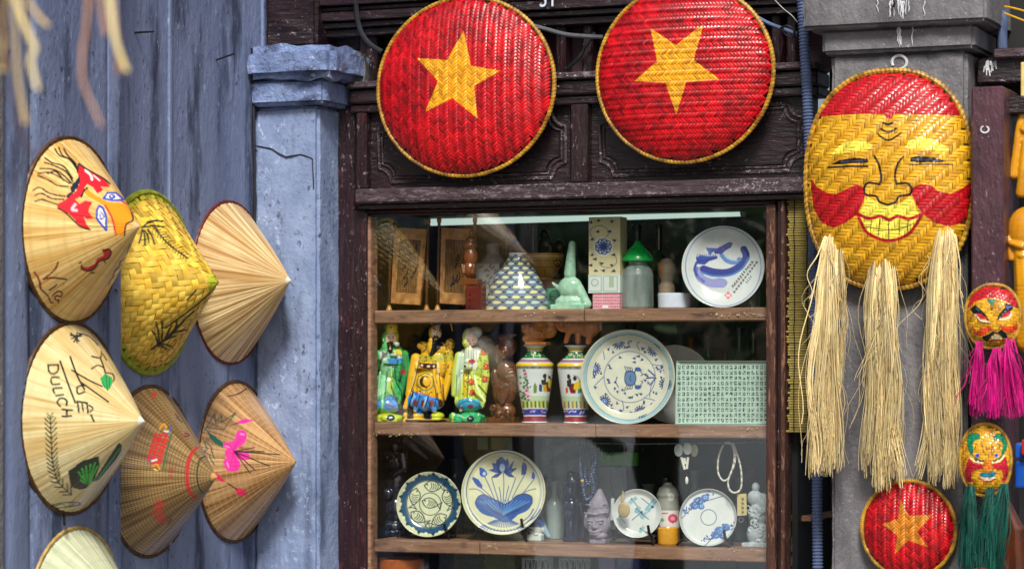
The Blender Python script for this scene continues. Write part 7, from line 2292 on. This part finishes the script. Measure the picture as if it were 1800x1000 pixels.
openwork('pierced white pot at the bottom edge, left of two', 945)
openwork('pierced white pot at the bottom edge, right of two', 1010)
V, F = ptlathe(705, 1170, [(0.1, 0), (30, 0), (40, 150), (42, 172), (40, 174), (34, 150), (0.1, 10)], .10, n=40)
tag(settle(ob('orange_pot', (V, F), mat('orange_earthenware', '#b8642c', '#8a4416', rough=.4, coat=.2)), 3), 'orange pot rim at the bottom left of the cabinet', 'pot')
for i, (u0, u1, v0, c_, lab) in enumerate(((1050, 1080, 980, '#8a86b8', 'pale violet box under the grey stone head'), (1082, 1125, 984, '#3a4a8a', 'blue box under the dragonfly dish'), (770, 850, 978, '#3a4650', 'dark glossy package under the fish plate'), (850, 905, 980, '#55604a', 'olive package under the lotus plate'))):
    V, F = pbox(u0, v0, u1, 1174, .15, .22, .003)
    V[:, 2] += SHZ[3] + .0004 - V[:, 2].min()
    o = ob('package', (V, F), mat('package_%d' % i, c_, None, scale=(30, 30, 30), rough=.3, coat=.3))
    tag(o, lab, 'box', 'packages on the bottom shelf')
# things in the gap right of the window
o = figure('white_cup_stack', 'stack of white cups low in the dark gap right of the window', 'cups', [('e', 1398, 950, 0, 12, 8, 10), ('e', 1398, 962, 0, 12, 10, 10), ('e', 1399, 985, 0, 11, 12, 10), ('e', 1399, 1010, 0, 12, 14, 10), ('b', 1399, 1040, 0, 12, 10, 10)], 0.15, None, M_biscuit, vox=.002)

# ============================================================ goods at the far right edge
M_ycarve = mat('yellow_varnished_wood', '#d89a1c', '#a86a0e', scale=(20, 20, 8), lo=.3, hi=.7, rough=0.2, coat=0.6)
V, F = blob([('e', 1812, 270, 0, 24, 90, 16), ('c', (1800, 195, 8, 8), (1792, 235, 10, 7), (1788, 275, 10, 8), (1783, 308, 10, 9)), ('c', (1806, 250, 12, 8), (1802, 300, 14, 9), (1796, 340, 8, 10)), ('c', (1810, 215, 14, 7), (1802, 228, 14, 7))], -0.13, .002)
tag(ob('carved_mask', (V, F), M_ycarve, auto=False), 'yellow varnished wooden mask at the right edge, upper of two', 'mask', 'yellow wooden masks')
V, F = blob([('e', 1804, 405, 0, 34, 42, 20), ('c', (1798, 430, 0, 18), (1806, 500, 0, 24), (1804, 600, 0, 22)), ('c', (1774, 420, 8, 6), (1778, 455, 8, 5)), ('c', (1780, 428, 16, 5), (1800, 434, 18, 6)), ('e', 1800, 450, 14, 10, 7, 8)], -0.16, .002)
tag(ob('carved_mask', (V, F), M_ycarve, auto=False), 'yellow varnished wooden mask at the right edge, lower of two', 'mask', 'yellow wooden masks')
V, F = blob([('b', 1812, 150, 0, 16, 40, 12)], -0.12, .002)
tag(ob('pale_lantern', (V, F), mat('pale_yellow_paper', '#d8c47a', '#b89a4a', rough=.6), auto=False), 'pale yellow paper lantern edge above the yellow masks', 'lantern')
for i, (v0, v1, c_, lab) in enumerate(((778, 806, '#2a62c8', 'blue plastic toy block beside the green-bearded mask, upper'), (810, 858, '#1f56b8', 'blue plastic toy block beside the green-bearded mask, lower'))):
    o = ob('toy_block', pbox(1784, v0, 1850, v1, -.18, -.14, .005, 2), mat('toy_%d' % i, c_, None, rough=.25, coat=.4))
    tag(o, lab, 'toy')
o = ob('red_toy', pbox(1795, 772, 1850, 800, -.20, -.185, .004, 2), mat('toy_red', '#c8281e', None, rough=.25, coat=.4))
tag(o, 'red plastic toy at the right edge over the blue ones', 'toy')
V, F = blob([('c', (1768, 890, 0, 12), (1786, 930, 0, 14), (1790, 1010, 0, 16)), ('c', (1768, 1010, 0, 10), (1775, 960, 0, 12), (1790, 930, 0, 12))], -0.235, .002)
tag(ob('carved_bracket', (V, F), M_carved, auto=False), 'reddish brown carved bracket beside the dark green tassels', 'bracket')
V, F = blob([('e', 1727, 1010, 0, 24, 14, 12)], -0.31, .002)
tag(ob('red_pompom', (V, F), mat('red_wool', '#c01c24', '#8a1018', scale=(200, 200, 200), rough=.8, bump=.001), auto=False), 'red pompom at the bottom edge under the dark green tassels', 'pompom')
# fallen dry twig caught in the blind gap
M_dry = mat('dry_stem', '#b08a3a', '#7a5a1e', rough=.7)
dtw = thing('dry_sprig', 'tangle of dry yellow stems caught on the reed blind', 'sprig', U(1405, 640, .03))
for q in ([(1402, 655), (1408, 620), (1416, 600), (1424, 608)], [(1396, 640), (1406, 612), (1414, 604)], [(1380, 630), (1392, 600), (1400, 560), (1418, 520)], [(1378, 620), (1388, 622), (1400, 610)], [(1386, 575), (1396, 600), (1410, 612)]):
    ob('stem', tube(catmull([U(u, v, .03) for u, v in q], 6), .0011, 5), M_dry, dtw)

# ============================================================ twigs hanging close to the camera, out of focus
TD = 2.25
M_tw = [mat('dry_root_yellow', '#f2e6a8', '#dcbf80', scale=(9, 9, 4), lo=.35, hi=.65, rough=.8), mat('dry_root_pink', '#dab394', '#a87862', scale=(8, 8, 4), lo=.35, hi=.65, rough=.8), mat('dry_root_brown', '#54363a', '#2c1c20', scale=(14, 14, 9), rough=.8)]
br = thing('hanging_twigs', 'bunch of dry pale roots dangling out of focus at the top left', 'twigs', UD(90, -160, TD))
ob('branch', tube(catmull([UD(-420, -330, TD + .1), UD(-100, -230, TD), UD(100, -200, TD), UD(330, -260, TD + .05)], 8), .012, 10), M_tw[2], br)
TW = [(0, [(20, -215), (10, -60), (6, 20), (10, 70), (6, 125)], 15, 9), (0, [(30, -212), (22, -40), (34, 20), (50, 60), (61, 88), (54, 108), (66, 158)], 8, 5), (0, [(40, -210), (40, -30), (62, 22), (85, 47)], 4, 4.5),
      (1, [(150, -205), (158, -60), (152, 40), (144, 100), (146, 145), (162, 185), (178, 222)], 5, 3.2), (1, [(165, -208), (172, -40), (181, 30), (186, 62)], 5, 5), (0, [(185, -212), (190, -40), (200, 55), (212, 100), (223, 126)], 7, 6), (1, [(190, -212), (196, -40), (205, 70), (209, 128)], 5, 6),
      (2, [(10, -205), (0, -20), (16, 110), (19, 165), (30, 212), (44, 252), (62, 278)], 5, 4), (0, [(45, -205), (28, 0), (30, 120), (38, 180), (45, 218)], 3, 4.5), (2, [(0, -205), (4, 0), (12, 60), (5, 120)], 5, 5)]
for mi, q, r0, r1 in TW:
    P = catmull(q, 6)
    P3 = [UD(u, v, TD + .02 * math.sin(q[0][0])) for u, v in P]
    s = TD / FPX
    ob('twig', tube(P3, np.linspace(r0, r1, len(P3)) * s * .78, 8), M_tw[mi], br)

# ============================================================ across the street: what the window glass mirrors
M_pale = mat('pale_house_render', '#e6e8e4', '#c8ceca', scale=(.8, .8, .8), lo=.3, hi=.7, rough=.9)
hs = thing('opposite_house', 'pale rendered house across the street, seen only as a reflection', 'house', (-9, -13, 0))
ob('wall', box(-13, -5.3, -13.4, -13, 0, 4.2), M_pale, hs)
M_op = mat('dark_opening', '#1f2624', '#101514', rough=.2)
for x in (-11.6, -9.8, -8.2, -6.4):
    w_ = .9
    d = ob('door', box(x - w_ / 2, x + w_ / 2, -12.99, -12.9, .0, 2.35), M_op, hs)
    ob('frame', merge(box(x - w_ / 2 - .08, x - w_ / 2, -12.995, -12.85, 0, 2.45), box(x + w_ / 2, x + w_ / 2 + .08, -12.995, -12.85, 0, 2.45)), M_pale, d)
ob('awning', box(-13, -5.3, -12.9, -11.9, 2.9, 3.0), mat('green_awning', '#2f6a4a', '#1f4a34', rough=.7), hs)
M_leaf = [mat('leaf_dark', '#2f5a28', '#1a3a18', scale=(3, 3, 3), rough=.5), mat('leaf_light', '#5c9a38', '#3a7024', scale=(3, 3, 3), rough=.5)]
M_bark = mat('bark', '#4a3c30', '#2c231c', scale=(6, 6, 2), rough=.9)


def street_tree(label, x, y, h, r, seed, low=1.2, n=5200):
    rs = np.random.RandomState(seed)
    t = thing('street_tree', label, 'tree', (x, y, 0), 'street trees across the road')
    tr_ = [tube(catmull([(x, y, 0), (x + .05, y, h * .4), (x - .05, y + .05, h * .75), (x, y, h)], 5), np.linspace(.14, .05, 16), 8)]
    for i in range(6):
        a = rs.uniform(0, 6.28)
        tr_.append(tube([(x, y, h * .5 + i * .12), (x + math.cos(a) * r * .7, y + math.sin(a) * r * .7, h * .65 + i * .15)], [.05, .02], 6))
    ob('trunk', merge(*tr_), M_bark, t)
    cl = rs.normal(0, 1, (26, 3)) * np.array([r * .55, r * .55, (h - low) * .33]) + np.array([x, y, (h + low) / 2 + .3])
    c = cl[rs.randint(0, 26, n)] + rs.normal(0, .26, (n, 3))
    a, b = rs.normal(0, 1, (n, 3)), rs.normal(0, 1, (n, 3))
    a /= np.linalg.norm(a, axis=1, keepdims=True)
    b -= a * (a * b).sum(1, keepdims=True)
    b /= np.linalg.norm(b, axis=1, keepdims=True)
    V = np.stack([c - a * .09, c + b * .045, c + a * .09, c - b * .045], 1).reshape(-1, 3)
    F = np.arange(n * 4).reshape(-1, 4)
    k = n // 2
    ob('crown', (V[:k * 4], F[:k]), M_leaf[0], t, kind='stuff')
    ob('crown', (V[k * 4:], F[:n - k]), M_leaf[1], t, kind='stuff')


street_tree('leafy street tree mirrored in the upper left of the window', -3.3, -7.2, 3.6, 1.0, 1, 1.7)
street_tree('leafy street tree mirrored in the middle of the window', -1.9, -6.4, 3.4, .8, 2, 1.9, 2200)
street_tree('leafy street tree mirrored toward the right of the window', -5.0, -9.2, 4.0, 1.2, 3, 1.6)

for o in SC.objects:
    if "_w" in o.keys():
        del o["_w"]
